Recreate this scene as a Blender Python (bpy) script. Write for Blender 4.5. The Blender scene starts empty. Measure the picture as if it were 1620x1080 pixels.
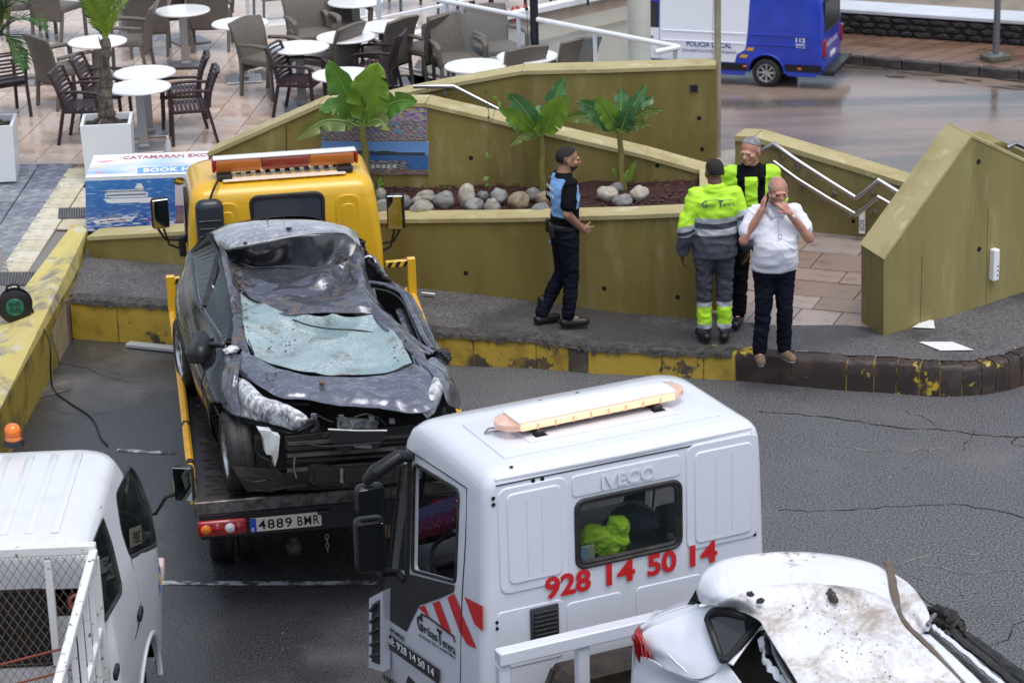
import bpy,bmesh,math,random
from mathutils import Vector,Matrix,noise
R=math.radians
rnd=random.Random(7)
SC=bpy.context.scene
COL=SC.collection
# --------------------- camera
FPX,PITCH,ROLL,CAMH=4000.0,R(19.5),R(1.7),8.1
_F=Vector((0,math.cos(PITCH),-math.sin(PITCH)))
_R0=Vector((1,0,0));_U0=Vector((0,math.sin(PITCH),math.cos(PITCH)))
_c,_s=math.cos(ROLL),math.sin(ROLL)
_RT=_R0*_c-_U0*_s;_UP=_R0*_s+_U0*_c
cam_d=bpy.data.cameras.new('camera');cam=bpy.data.objects.new('camera',cam_d);COL.objects.link(cam)
_m=Matrix((_RT,_UP,-_F)).transposed().to_4x4();_m.translation=Vector((0,0,CAMH))
cam.matrix_world=_m
cam_d.sensor_width=36;cam_d.lens=FPX/1620*36;cam_d.clip_end=600;cam_d.clip_start=.5
cam_d.dof.use_dof=True;cam_d.dof.focus_distance=18.5;cam_d.dof.aperture_fstop=5.0
SC.camera=cam
# --------------------- sky and sun (overcast)
world=bpy.data.worlds.new('World');SC.world=world;world.use_nodes=True
wn=world.node_tree.nodes;wl=world.node_tree.links
bg=wn['Background']
sky=wn.new('ShaderNodeTexSky');sky.sky_type='NISHITA';sky.sun_disc=False
sky.sun_elevation=R(72);sky.sun_rotation=R(150);sky.air_density=1.0;sky.dust_density=3.0
hs=wn.new('ShaderNodeHueSaturation');hs.inputs['Saturation'].default_value=.62
wl.new(sky.outputs[0],hs.inputs['Color']);wl.new(hs.outputs[0],bg.inputs['Color'])
bg.inputs['Strength'].default_value=0.15
sun_d=bpy.data.lights.new('sun','SUN');sun_d.energy=.85;sun_d.angle=R(40);sun_d.color=(1,.975,.95)
sun=bpy.data.objects.new('sun',sun_d);COL.objects.link(sun)
_az=R(150);_el=R(72)
sdir=Vector((math.sin(_az)*math.cos(_el),math.cos(_az)*math.cos(_el),math.sin(_el)))
sun.rotation_euler=sdir.to_track_quat('Z','Y').to_euler()
SC.view_settings.view_transform='Standard';SC.view_settings.look='None'
SC.view_settings.gamma=1;SC.view_settings.exposure=0.55;SC.view_settings.use_curve_mapping=False
SC.cycles.max_bounces=6;SC.cycles.transparent_max_bounces=12
SC.cycles.caustics_reflective=False;SC.cycles.caustics_refractive=False
# --------------------- picking points of the place
def ray(px,py):
 x,y=px-810,py-540
 return(_F+(_RT*x-_UP*y)/FPX)
def P(px,py,z=0.0):
 d=ray(px,py);t=(z-CAMH)/d.z
 return Vector((0,0,CAMH))+d*t
def Pf(px,py,zf):
 z=.5
 for _ in range(12):
  p=P(px,py,z);z=zf(p.x,p.y)
 return P(px,py,z)
def Pd(px,py,Y):
 d=ray(px,py);return Vector((0,0,CAMH))+d*(Y/d.y)
def proj(p):
 v=Vector(p)-Vector((0,0,CAMH));k=FPX/v.dot(_F)
 return 810+v.dot(_RT)*k,540-v.dot(_UP)*k
class VPlane:
 """vertical plane through two ground points; at(px,py) meets a view line with it"""
 def __init__(s,A,B):
  s.A=Vector((A[0],A[1],0));d=Vector((B[0]-A[0],B[1]-A[1],0));s.len=d.length
  s.u=d.normalized();s.n=Vector((s.u.y,-s.u.x,0))
  if s.n.y>0:s.n=-s.n
 def at(s,px,py,off=0):
  o=Vector((0,0,CAMH));d=ray(px,py)
  t=(s.A+s.n*off-o).dot(s.n)/d.dot(s.n);return o+d*t
 def mat(s,p):
  x=s.u.copy()
  if x.x<0:x=-x
  z=s.n;y=Vector((0,0,1))
  m=Matrix((x,y,z)).transposed().to_4x4();m.translation=p;return m
# --------------------- materials
MATS={}
def mk(name,col,rough=.5,metal=0.,col2=None,scale=5.,detail=5.,lo=.35,hi=.65,bump=0.,bscale=30.,bdist=.02,spec=.5,coat=0.,trans=0.,alpha=1.,emit=None,estr=0.,rough2=None,stretch=None,col3=None,scale3=1.,lo3=.5,hi3=.6,attr=None,ior=1.45,coords='Object',bdetail=6.,pock=0.):
 if name in MATS:return MATS[name]
 m=bpy.data.materials.new(name);m.use_nodes=True;MATS[name]=m
 nt=m.node_tree;n=nt.nodes;l=nt.links;b=n['Principled BSDF']
 def setin(k,v):
  if k in b.inputs:b.inputs[k].default_value=v
 setin('Base Color',(*col,1));setin('Roughness',rough);setin('Metallic',metal)
 setin('Specular IOR Level',spec);setin('Coat Weight',coat);setin('Coat Roughness',.08)
 setin('Transmission Weight',trans);setin('Alpha',alpha);setin('IOR',ior)
 if emit:setin('Emission Color',(*emit,1));setin('Emission Strength',estr)
 tc=n.new('ShaderNodeTexCoord');src=tc.outputs[coords]
 if stretch:
  mp=n.new('ShaderNodeMapping');mp.inputs['Scale'].default_value=stretch
  l.new(src,mp.inputs[0]);src=mp.outputs[0]
 def nz(sc,det,off=0.):
  t=n.new('ShaderNodeTexNoise');t.inputs['Scale'].default_value=sc;t.inputs['Detail'].default_value=det
  t.inputs['Roughness'].default_value=.6
  if off:
   mp=n.new('ShaderNodeMapping');mp.inputs['Location'].default_value=(off,off*.7,off*.3)
   l.new(src,mp.inputs[0]);l.new(mp.outputs[0],t.inputs[0])
  else:l.new(src,t.inputs[0])
  return t
 def ramp(o,a,c):
  r=n.new('ShaderNodeMapRange');r.inputs[1].default_value=a;r.inputs[2].default_value=c;r.interpolation_type='SMOOTHSTEP'
  l.new(o,r.inputs[0]);return r.outputs[0]
 cur=None
 if attr:
  a=n.new('ShaderNodeAttribute');a.attribute_name=attr;cur=a.outputs['Color']
  l.new(cur,b.inputs['Base Color'])
 if col2:
  f=ramp(nz(scale,detail).outputs[0],lo,hi)
  mx=n.new('ShaderNodeMix');mx.data_type='RGBA';l.new(f,mx.inputs[0])
  if cur:l.new(cur,mx.inputs[6])
  else:mx.inputs[6].default_value=(*col,1)
  mx.inputs[7].default_value=(*col2,1);cur=mx.outputs[2];l.new(cur,b.inputs['Base Color'])
  if rough2 is not None:
   r=n.new('ShaderNodeMapRange');l.new(f,r.inputs[0]);r.inputs[3].default_value=rough;r.inputs[4].default_value=rough2
   l.new(r.outputs[0],b.inputs['Roughness'])
 if col3:
  f=ramp(nz(scale3,detail,7.3).outputs[0],lo3,hi3)
  mx=n.new('ShaderNodeMix');mx.data_type='RGBA';l.new(f,mx.inputs[0])
  if cur:l.new(cur,mx.inputs[6])
  else:mx.inputs[6].default_value=(*col,1)
  mx.inputs[7].default_value=(*col3,1);l.new(mx.outputs[2],b.inputs['Base Color'])
 if pock:
  vo=n.new('ShaderNodeTexVoronoi');vo.inputs['Scale'].default_value=7.;l.new(tc.outputs[coords],vo.inputs[0]);a_=ramp(vo.outputs['Distance'],.03,.06);vr=n.new('ShaderNodeTexVoronoi');vr.inputs['Scale'].default_value=23.;l.new(tc.outputs[coords],vr.inputs[0]);b_=ramp(vr.outputs['Distance'],.03,.08)
  mm=n.new('ShaderNodeMath');mm.operation='MULTIPLY';l.new(a_,mm.inputs[0]);l.new(b_,mm.inputs[1])
  t_=nz(.9,6,3.);st=n.new('ShaderNodeMapping');st.inputs['Scale'].default_value=(4,4,.22);l.new(tc.outputs[coords],st.inputs[0]);t2=n.new('ShaderNodeTexNoise');t2.inputs['Scale'].default_value=1.;t2.inputs['Detail'].default_value=8;l.new(st.outputs[0],t2.inputs[0]);fs_=ramp(t2.outputs[0],.56,.72);ss=n.new('ShaderNodeMath');ss.operation='MULTIPLY';l.new(fs_,ss.inputs[0]);ss.inputs[1].default_value=.22
  src_=b.inputs['Base Color'].links[0].from_socket;m1=n.new('ShaderNodeMix');m1.data_type='RGBA';l.new(ss.outputs[0],m1.inputs[0]);l.new(src_,m1.inputs[6]);m1.inputs[7].default_value=(.36,.33,.2,1)
  m2=n.new('ShaderNodeMix');m2.data_type='RGBA';l.new(mm.outputs[0],m2.inputs[0]);m2.inputs[6].default_value=(.05,.04,.02,1);l.new(m1.outputs[2],m2.inputs[7]);l.new(m2.outputs[2],b.inputs['Base Color'])
 if bump:
  bp=n.new('ShaderNodeBump');bp.inputs['Strength'].default_value=bump;bp.inputs['Distance'].default_value=bdist
  l.new(nz(bscale,bdetail,3.1).outputs[0],bp.inputs['Height']);l.new(bp.outputs[0],b.inputs['Normal'])
 return m
# --------------------- mesh tools
class MB:
 def __init__(s):s.v=[];s.f=[];s.mi=[];s.cur=0
 def add(s,vs,fs,M=None):
  o=len(s.v)
  s.v+=[tuple(M@Vector(v))if M else tuple(v)for v in vs]
  s.f+=[tuple(i+o for i in f)for f in fs];s.mi+=[s.cur]*len(fs);return s
 def addbm(s,bm,M=None):
  bm.verts.index_update();s.add([v.co for v in bm.verts],[[v.index for v in f.verts]for f in bm.faces],M);bm.free();return s
 def box(s,c,d,bev=0,M=None,seg=1,rz=0):
  bm=bmesh.new();bmesh.ops.create_cube(bm,size=1)
  for v in bm.verts:v.co=Vector((v.co.x*d[0],v.co.y*d[1],v.co.z*d[2]))
  if bev:bmesh.ops.bevel(bm,geom=bm.edges[:],offset=min(bev,min(d)*.49),segments=seg,profile=.5,affect='EDGES')
  T=Matrix.Translation(c)@Matrix.Rotation(rz,4,'Z')
  return s.addbm(bm,(M@T)if M else T)
 def tube(s,pts,r,n=8,M=None,cap=True,squash=None,closed=False):
  pts=[Vector(p)for p in pts];k=len(pts)
  rs=r if isinstance(r,(list,tuple))else[r]*k
  vs=[];fs=[];up=None
  for i,p in enumerate(pts):
   if closed:t=(pts[(i+1)%k]-pts[i-1]).normalized()
   else:t=(pts[min(i+1,k-1)]-pts[max(i-1,0)]).normalized()
   if up is None:
    up=Vector((0,0,1))if abs(t.z)<.9 else Vector((0,1,0))
   a=t.cross(up)
   if a.length<1e-6:a=t.orthogonal()
   a.normalize();b=a.cross(t).normalized();up=b
   for j in range(n):
    q=2*math.pi*j/n+math.pi/n
    vs.append(p+a*math.cos(q)*rs[i]+b*math.sin(q)*rs[i]*(squash or 1))
  m=k if closed else k-1
  for i in range(m):
   i2=(i+1)%k
   for j in range(n):
    j2=(j+1)%n;fs.append((i*n+j,i*n+j2,i2*n+j2,i2*n+j))
  if cap and not closed:fs.append(tuple(range(n))[::-1]);fs.append(tuple((k-1)*n+j for j in range(n)))
  return s.add(vs,[f[::-1]for f in fs],M)
 def lathe(s,prof,n=24,M=None,a0=0,a1=2*math.pi):
  full=abs(a1-a0-2*math.pi)<1e-6;k=n if full else n+1;vs=[];fs=[]
  for r_,z in prof:
   for j in range(k):
    a=a0+(a1-a0)*j/n;vs.append((r_*math.cos(a),r_*math.sin(a),z))
  for i in range(len(prof)-1):
   for j in range(n):
    j2=(j+1)%k;fs.append((i*k+j,i*k+j2,(i+1)*k+j2,(i+1)*k+j))
  return s.add(vs,fs,M)
 def prism(s,poly,z0,z1,M=None):
  k=len(poly);vs=[(p[0],p[1],z0)for p in poly]+[(p[0],p[1],z1)for p in poly]
  fs=[tuple(range(k))[::-1],tuple(range(k,2*k))]+[(i,(i+1)%k,k+(i+1)%k,k+i)for i in range(k)]
  return s.add(vs,fs,M)
 def hull3(s,front,vec):
  k=len(front);vs=[Vector(p)for p in front]+[Vector(p)+vec for p in front]
  fs=[tuple(range(k)),tuple(range(k,2*k))[::-1]]+[(i,k+i,k+(i+1)%k,(i+1)%k)for i in range(k)]
  return s.add(vs,fs)
 def ball(s,c,r,n=12,M=None):
  bm=bmesh.new();bmesh.ops.create_uvsphere(bm,u_segments=n,v_segments=max(6,n*2//3),radius=1)
  rr=r if isinstance(r,(tuple,list))else(r,r,r)
  T=Matrix.Translation(c)@Matrix.Diagonal((*rr,1));return s.addbm(bm,(M@T)if M else T)
 def sheet(s,rows,closed=False):
  nr=len(rows);nc=len(rows[0]);vs=[p for r_ in rows for p in r_];fs=[]
  for i in range(nr-1):
   for j in range(nc if closed else nc-1):
    j2=(j+1)%nc;fs.append((i*nc+j,i*nc+j2,(i+1)*nc+j2,(i+1)*nc+j))
  return s.add(vs,fs)
 def obj(s,name,mat,parent=None,smooth=False,label=None,cat=None,group=None,kind=None,fixn=True,ang=40):
  me=bpy.data.meshes.new(name);me.from_pydata([tuple(v)for v in s.v],[],s.f)
  mats=mat if isinstance(mat,(list,tuple))else[mat]
  for m in mats:me.materials.append(m)
  if len(mats)>1:me.polygons.foreach_set('material_index',s.mi)
  if fixn:
   bm=bmesh.new();bm.from_mesh(me);bmesh.ops.recalc_face_normals(bm,faces=bm.faces[:]);bm.to_mesh(me);bm.free()
  if smooth:
   me.polygons.foreach_set('use_smooth',[True]*len(me.polygons))
   try:me.set_sharp_from_angle(angle=R(ang))
   except Exception:pass
  me.update();o=bpy.data.objects.new(name,me);COL.objects.link(o)
  if parent:o.parent=parent
  return tag(o,label,cat,group,kind)
def tag(o,label=None,cat=None,group=None,kind=None):
 if label:o['label']=label
 if cat:o['category']=cat
 if group:o['group']=group
 if kind:o['kind']=kind
 return o
def thing(name,label,cat,loc=(0,0,0),rz=0,group=None,kind=None):
 o=bpy.data.objects.new(name,None);COL.objects.link(o);o.location=loc;o.rotation_euler=(0,0,rz);o.empty_display_size=.2
 o['_t']=1;del o['_t']
 return tag(o,label,cat,group,kind)
def kids(o):return[c for c in list(bpy.data.objects)if c.parent==o]
def capture(root):
 return[(c,kids(c))for c in kids(root)]
def clone(root,tree,loc,rz,label,scale=None):
 r=root.copy();COL.objects.link(r);r.location=loc;r.rotation_euler=(0,0,rz);r['label']=label
 if scale:r.scale=(scale,)*3
 for c,gs in tree:
  k=c.copy();COL.objects.link(k);k.parent=r
  for g in gs:
   q=g.copy();COL.objects.link(q);q.parent=k
 return r
def piece(name,me,loc,parent,rz=0,scale=None):
 o=bpy.data.objects.new(name,me);COL.objects.link(o);o.location=loc;o.rotation_euler=(0,0,rz);o.parent=parent
 if scale:o.scale=scale
 return o
def frame_inv(root):
 return(Matrix.Translation(root.location)@root.rotation_euler.to_matrix().to_4x4()).inverted()
def text(name,body,size,M,mat,parent=None,ext=.0008,bold=0.,shear=0.,align='LEFT',sx=1.,spacing=1.,bevel=0.):
 cu=bpy.data.curves.new(name,'FONT');cu.body=body;cu.size=size;cu.extrude=ext;cu.offset=bold;cu.shear=shear
 cu.align_x=align;cu.space_character=spacing;cu.resolution_u=3;cu.bevel_depth=bevel
 o=bpy.data.objects.new(name,cu);COL.objects.link(o)
 dg=bpy.context.evaluated_depsgraph_get();me=bpy.data.meshes.new_from_object(o.evaluated_get(dg))
 bpy.data.objects.remove(o);bpy.data.curves.remove(cu)
 me.transform(Matrix.Diagonal((sx,1,1,1)));me.transform(M);me.materials.clear();me.materials.append(mat)
 t=bpy.data.objects.new(name,me);COL.objects.link(t);t.parent=parent;return t
def panel(outlines,th,bev=0.,M=None,res=6):
 """flat plate with holes: outlines of 2d points, first is outside -> mesh data (plate from z=-th to 0 roughly)"""
 cu=bpy.data.curves.new('p','CURVE');cu.dimensions='2D';cu.fill_mode='BOTH';cu.extrude=max(th/2-bev,.0001);cu.bevel_depth=bev;cu.bevel_resolution=2
 cu.offset=-bev
 for ol in outlines:
  sp=cu.splines.new('POLY');sp.points.add(len(ol)-1);sp.use_cyclic_u=True
  for i,p in enumerate(ol):sp.points[i].co=(p[0],p[1],0,1)
 o=bpy.data.objects.new('p',cu);COL.objects.link(o)
 dg=bpy.context.evaluated_depsgraph_get();me=bpy.data.meshes.new_from_object(o.evaluated_get(dg))
 bpy.data.objects.remove(o);bpy.data.curves.remove(cu)
 vs=[v.co-Vector((0,0,th/2))for v in me.vertices]
 if M:vs=[M@v for v in vs]
 fs=[tuple(p.vertices)for p in me.polygons];bpy.data.meshes.remove(me);return vs,fs
def rrect(x0,y0,x1,y1,r,n=4):
 out=[]
 for cx,cy,a in((x1-r,y0+r,-90),(x1-r,y1-r,0),(x0+r,y1-r,90),(x0+r,y0+r,180)):
  for i in range(n+1):
   t=R(a+90*i/n);out.append((cx+r*math.cos(t),cy+r*math.sin(t)))
 return out
def rpoly(pts,r,n=3):
 out=[];k=len(pts)
 for i in range(k):
  p=Vector(pts[i][:2]);a=Vector(pts[i-1][:2]);b=Vector(pts[(i+1)%k][:2])
  d1=(a-p);d2=(b-p);rr=min(r,d1.length*.45,d2.length*.45)
  s=p+d1.normalized()*rr;e=p+d2.normalized()*rr
  for j in range(n+1):
   t=j/n;out.append(tuple(s*(1-t)**2+p*2*t*(1-t)+e*t*t))
 return out
def cat(a,b,c,d,t):
 return .5*((2*b)+(c-a)*t+(2*a-5*b+4*c-d)*t*t+(-a+3*b-3*c+d)*t**3)
def crow(pts,n):
 """n+1 points along a Catmull-Rom curve through pts"""
 k=len(pts);out=[]
 for i in range(n+1):
  u=i/n*(k-1);j=min(int(u),k-2);t=u-j
  g=lambda q:pts[q]if 0<=q<k else(pts[0]*2-pts[1]if q<0 else pts[-1]*2-pts[-2])
  out.append(cat(g(j-1),g(j),g(j+1),g(j+2),t))
 return out
def surf(rows,nu,nv,fn=None):
 """smooth grid through rows of control points; fn(u,v,p)->offset vector"""
 rows=[[Vector(p)for p in r_]for r_ in rows]
 fine=[crow(r_,nu)for r_ in rows];cols=[crow([fr[j]for fr in fine],nv)for j in range(nu+1)]
 g=[[cols[j][i]for j in range(nu+1)]for i in range(nv+1)]
 if fn:
  g=[[g[i][j]+fn(j/nu,i/nv,g[i][j])for j in range(nu+1)]for i in range(nv+1)]
 return g
def solidify(o,th,off=-1):
 md=o.modifiers.new('th','SOLIDIFY');md.thickness=th;md.offset=off;return o
def bake(o):
 dg=bpy.context.evaluated_depsgraph_get();me=bpy.data.meshes.new_from_object(o.evaluated_get(dg));o.modifiers.clear();o.data=me;return o
def cut(o,cutters):
 """boolean holes in o (local space of its parent); cutters: list of MB"""
 cs=[]
 for c in cutters:
  q=c.obj('cutter',MATS['black_rubber']if 'black_rubber' in MATS else o.data.materials[0]);q.parent=o.parent;cs.append(q)
  md=o.modifiers.new('cut','BOOLEAN');md.operation='DIFFERENCE';md.object=q;md.solver='EXACT'
 bpy.context.view_layer.update();bake(o)
 for q in cs:bpy.data.objects.remove(q)
 return o
# --------------------- shared materials
m_black=mk('black_rubber',(.012,.012,.013),.55,col2=(.03,.028,.026),scale=9,bump=.15,bscale=60)
m_plastic=mk('black_plastic',(.015,.015,.017),.38)
m_dark=mk('dark_steel',(.03,.029,.03),.5,.3,col2=(.075,.055,.04),scale=7,bump=.3,bscale=40)
m_grime=mk('grimy_black',(.014,.013,.012),.55,0,col2=(.06,.045,.032),scale=14,lo=.55,hi=.75,bump=.5,bscale=25)
m_glass=mk('dark_glass',(.012,.016,.017),.04,0,spec=.9)
m_chrome=mk('stainless_steel',(.46,.44,.42),.3,1.)
m_steel=mk('grey_steel',(.3,.31,.32),.4,.7,col2=(.2,.2,.2),scale=6)
m_alloy=mk('wheel_alloy',(.55,.56,.58),.3,.8,col2=(.3,.28,.26),scale=9,lo=.5,hi=.7)
m_white=mk('white_paint',(.83,.84,.86),.3,coat=.5,col2=(.7,.69,.66),scale=3,lo=.5,hi=.85)
m_truckwhite=mk('truck_white',(.66,.69,.76),.28,coat=.6,col2=(.6,.6,.62),scale=2.2,lo=.55,hi=.9,col3=(.48,.46,.43),scale3=11,lo3=.68,hi3=.82)
m_offwhite=mk('dirty_white_paint',(.72,.72,.7),.45,col2=(.45,.4,.33),scale=9,lo=.55,hi=.8)
m_rustwhite=mk('chipped_white_paint',(.7,.7,.7),.5,col2=(.16,.09,.05),scale=24,lo=.6,hi=.68)
m_yellow=mk('truck_yellow',(.70,.41,.018),.32,coat=.5,col2=(.52,.30,.02),scale=3,lo=.5,hi=.9)
m_railyellow=mk('rail_yellow',(.7,.38,.03),.5,col2=(.3,.16,.05),scale=11,lo=.55,hi=.75)
m_red=mk('red_lens',(.30,.008,.012),.15,coat=.8)
m_orange=mk('orange_lens',(.75,.18,.01),.12,coat=.8)
m_whitelens=mk('clear_lens',(.7,.7,.72),.1,coat=.8)
m_hole=mk('dark_hole',(.01,.009,.008),.9)
m_wall=mk('ochre_concrete',(.235,.19,.055),.75,pock=1,col2=(.16,.12,.028),scale=1.3,lo=.3,hi=.72,col3=(.33,.275,.12),scale3=2.2,lo3=.54,hi3=.78,stretch=(1.3,1.3,.5),bump=.25,bscale=14,bdist=.01,detail=8)
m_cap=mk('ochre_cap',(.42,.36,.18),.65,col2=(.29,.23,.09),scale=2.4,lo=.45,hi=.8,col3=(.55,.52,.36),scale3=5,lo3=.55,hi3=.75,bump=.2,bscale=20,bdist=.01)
m_wallright=mk('pale_ochre_concrete',(.28,.235,.09),.75,pock=1,col2=(.19,.16,.06),scale=.8,lo=.35,hi=.8,col3=(.36,.33,.17),scale3=3,lo3=.55,hi3=.8,bump=.25,bscale=14,bdist=.01,stretch=(3,3,.5),detail=8)
m_walldark=mk('damp_ochre_concrete',(.19,.155,.03),.7,col2=(.11,.09,.02),scale=1.6,bump=.2,bscale=14,bdist=.01)
m_cream=mk('cream_plaster',(.62,.59,.5),.7,col2=(.54,.51,.43),scale=.8)
m_leafg=None
# --------------------- the ground
def wet_ground(name,dark,light,bigscale,rough_dry,rough_wet,stretch=(1,1,1),grain=90,thr=(.42,.6),bump=.5,tint=None,tthr=(.55,.7),shift=0):
 m=bpy.data.materials.new(name);m.use_nodes=True;nt=m.node_tree;n=nt.nodes;l=nt.links;b=n['Principled BSDF'];MATS[name]=m
 tc=n.new('ShaderNodeTexCoord');mp=n.new('ShaderNodeMapping');mp.inputs['Scale'].default_value=stretch;l.new(tc.outputs['Object'],mp.inputs[0])
 def nz(v,sc,det,ro=.6):
  t=n.new('ShaderNodeTexNoise');t.inputs['Scale'].default_value=sc;t.inputs['Detail'].default_value=det;t.inputs['Roughness'].default_value=ro;l.new(v,t.inputs[0]);return t.outputs[0]
 def mr(o,a,c,x=0,y=1):
  r=n.new('ShaderNodeMapRange');r.interpolation_type='SMOOTHSTEP'
  for i,q in((1,a),(2,c),(3,x),(4,y)):r.inputs[i].default_value=q
  l.new(o,r.inputs[0]);return r.outputs[0]
 def mix(f,a,c):
  x=n.new('ShaderNodeMix');x.data_type='RGBA';l.new(f,x.inputs[0])
  for i,q in((6,a),(7,c)):
   if isinstance(q,tuple):x.inputs[i].default_value=(*q,1)
   else:l.new(q,x.inputs[i])
  return x.outputs[2]
 big=nz(mp.outputs[0],bigscale,7,.62)
 if shift:
  sx=n.new('ShaderNodeSeparateXYZ');l.new(tc.outputs['Object'],sx.inputs[0]);ad=n.new('ShaderNodeMath');ad.operation='ADD';l.new(big,ad.inputs[0]);l.new(mr(sx.outputs[0],-3.2,2.2,shift,-shift),ad.inputs[1]);big=ad.outputs[0]
 vo=n.new('ShaderNodeTexVoronoi');vo.inputs['Scale'].default_value=grain;l.new(tc.outputs['Object'],vo.inputs[0])
 g=nz(tc.outputs['Object'],grain*.7,3);gm=mr(g,.35,.7)
 c=mix(gm,dark,light);dk=tuple(q*.55 for q in dark)
 c2=mix(mr(big,thr[0],thr[1],.0,.75),c,dk)
 if tint:c2=mix(mr(nz(mp.outputs[0],bigscale*1.7,6),*tthr),c2,tint)
 sp=mr(vo.outputs['Distance'],.0,.16,1,0);sp2=mr(nz(tc.outputs['Object'],grain*.31,2),.5,.62)
 mul=n.new('ShaderNodeMath');mul.operation='MULTIPLY';l.new(sp,mul.inputs[0]);l.new(sp2,mul.inputs[1])
 c3=mix(mul.outputs[0],c2,tuple(min(.4,q*3.2)for q in light));l.new(c3,b.inputs['Base Color'])
 l.new(mr(big,thr[0],thr[1],rough_dry,rough_wet),b.inputs['Roughness'])
 bp=n.new('ShaderNodeBump');bp.inputs['Distance'].default_value=.008
 l.new(mr(big,thr[0],thr[1],bump,bump*.45),bp.inputs['Strength']);l.new(g,bp.inputs['Height']);l.new(bp.outputs[0],b.inputs['Normal'])
 return m
m_road=wet_ground('wet_asphalt',(.036,.037,.041),(.195,.198,.208),.26,.56,.25,grain=85,bump=.9,thr=(.38,.62),tint=(.17,.165,.165),tthr=(.52,.8),shift=.16)
m_walk=wet_ground('damp_pavement_asphalt',(.06,.058,.062),(.16,.155,.155),.6,.75,.5,grain=60,bump=.9)
m_lowroad=wet_ground('flooded_road',(.125,.11,.10),(.175,.155,.14),.16,.30,.05,stretch=(.22,1.3,1),grain=14,thr=(.36,.64),bump=.5,tint=(.27,.205,.165),tthr=(.44,.64))
m_mud=mk('muddy_gutter',(.07,.055,.045),.35,col2=(.16,.13,.11),scale=2.5,bump=.6,bscale=3,bdist=.05)
m_line=mk('worn_line_paint',(.42,.43,.44),.5,col2=(.05,.05,.055),scale=9,lo=.42,hi=.56,detail=9)
m_lineb=mk('white_marking',(.74,.75,.77),.5,col2=(.5,.5,.5),scale=6,lo=.55,hi=.8)
m_scuff=mk('scuff_dust',(.22,.21,.20),.7,col2=(.09,.092,.10),scale=14,lo=.42,hi=.6)
m_crack=mk('crack_filler',(.008,.008,.009),.8)
m_ykerb=mk('peeling_yellow_paint',(.42,.295,.04),.6,col2=(.06,.052,.042),scale=2.1,lo=.585,hi=.615,detail=12,bump=.5,bscale=14,bdist=.012,col3=(.27,.175,.03),scale3=5,lo3=.48,hi3=.72)
m_bkerb=mk('dark_brown_kerb_paint',(.035,.026,.023),.5,col2=(.5,.36,.03),scale=3.1,lo=.60,hi=.63,detail=10,bump=.3,bscale=9,bdist=.01,col3=(.06,.04,.035),scale3=5)
m_kdark=mk('bare_dark_kerb',(.05,.042,.038),.6,col2=(.10,.085,.07),scale=6,bump=.6,bscale=14,bdist=.015)
m_mortar=mk('yellow_mortar',(.42,.31,.05),.7,col2=(.08,.07,.06),scale=8,lo=.45,hi=.6)
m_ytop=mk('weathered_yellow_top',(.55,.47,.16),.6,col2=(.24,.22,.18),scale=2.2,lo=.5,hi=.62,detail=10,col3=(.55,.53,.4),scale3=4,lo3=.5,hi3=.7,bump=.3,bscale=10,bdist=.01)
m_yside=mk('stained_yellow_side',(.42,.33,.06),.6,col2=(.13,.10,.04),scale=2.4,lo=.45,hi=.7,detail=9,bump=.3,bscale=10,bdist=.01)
m_pale=mk('bare_render',(.42,.36,.25),.7,col2=(.3,.25,.15),scale=4)
m_mulch=mk('red_brown_mulch',(.055,.017,.014),.85,col2=(.025,.009,.008),scale=30,bump=1.,bscale=55,bdist=.03,col3=(.11,.045,.03),scale3=60,lo3=.55,hi3=.7)
KB=[(60,525,.41),(110,535,.41),(267,547,.41),(480,562,.37),(707,577,.31),(853,583,.29),(930,590,.26),(1080,597,.25),(1163,602,.26),(1253,610,.27),(1340,618,.28),(1413,622,.28),(1480,627,.28),(1547,625,.27),(1590,618,.28),(1620,610,.29),(1680,590,.3),(1800,545,.3)]
KW=[P(a,b,0)for a,b,h in KB]
road=MB()
ky=[p.y for p in KW]
pts=[(-14,3,0),(16,3,0)]+[(16,KW[-1].y+3,0)]+[(p.x,p.y+.1,0)for p in KW[::-1]]+[(-14,KW[0].y,0)]
road.v=[tuple(p)for p in pts];road.f=[tuple(range(len(pts)))];road.mi=[0]
bm_=bmesh.new()
vs_=[bm_.verts.new(p)for p in pts];f_=bm_.faces.new(vs_);bmesh.ops.triangulate(bm_,faces=[f_])
road=MB();road.addbm(bm_);road=road.obj('road',m_road,kind='structure')
def ribbon(pix,w,z,name,mat,parent,jit=0.,tex=None,seed=1):
 r=random.Random(seed);pts=[P(a,b,z)for a,b in pix]
 k=max(2,int(sum((pts[i+1]-pts[i]).length for i in range(len(pts)-1))/.08))if jit else(len(pts)-1)*4
 fine=crow(pts,k);mb=MB();rows=[]
 for i,p in enumerate(fine):
  t=(fine[min(i+1,k)]-fine[max(i-1,0)]).normalized();s_=Vector((-t.y,t.x,0))
  o=s_*(r.uniform(-jit,jit));ww=w*(r.uniform(.1,.9)if jit else 1)
  rows.append([p+o-s_*ww/2,p+o+s_*ww/2])
 mb.sheet(rows);return mb.obj(name,mat,parent,fixn=False)
ribbon([(185,711),(215,713),(278,716)],.06,.004,'painted_line',m_line,road)
ribbon([(255,921),(420,922),(597,921)],.07,.004,'painted_line',m_line,road)
for i,(pp,w)in enumerate([([(1200,651),(1260,655),(1340,664),(1420,676),(1500,680),(1560,688),(1640,691)],.022),([(1232,805),(1300,808),(1390,802),(1480,797),(1540,801),(1640,822)],.02),([(1430,650),(1465,662),(1484,678)],.012),([(1545,680),(1530,700),(1520,712)],.012),([(1555,1024),(1600,1005),(1606,985),(1640,975)],.02),([(1610,690),(1600,700),(1640,712)],.012),([(70,570),(130,580),(190,602),(240,600)],.012),([(60,640),(120,655),(170,652)],.01)]):
 ribbon(pp,w,.004,'road_crack',m_crack,road,jit=.02,seed=i)
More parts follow.
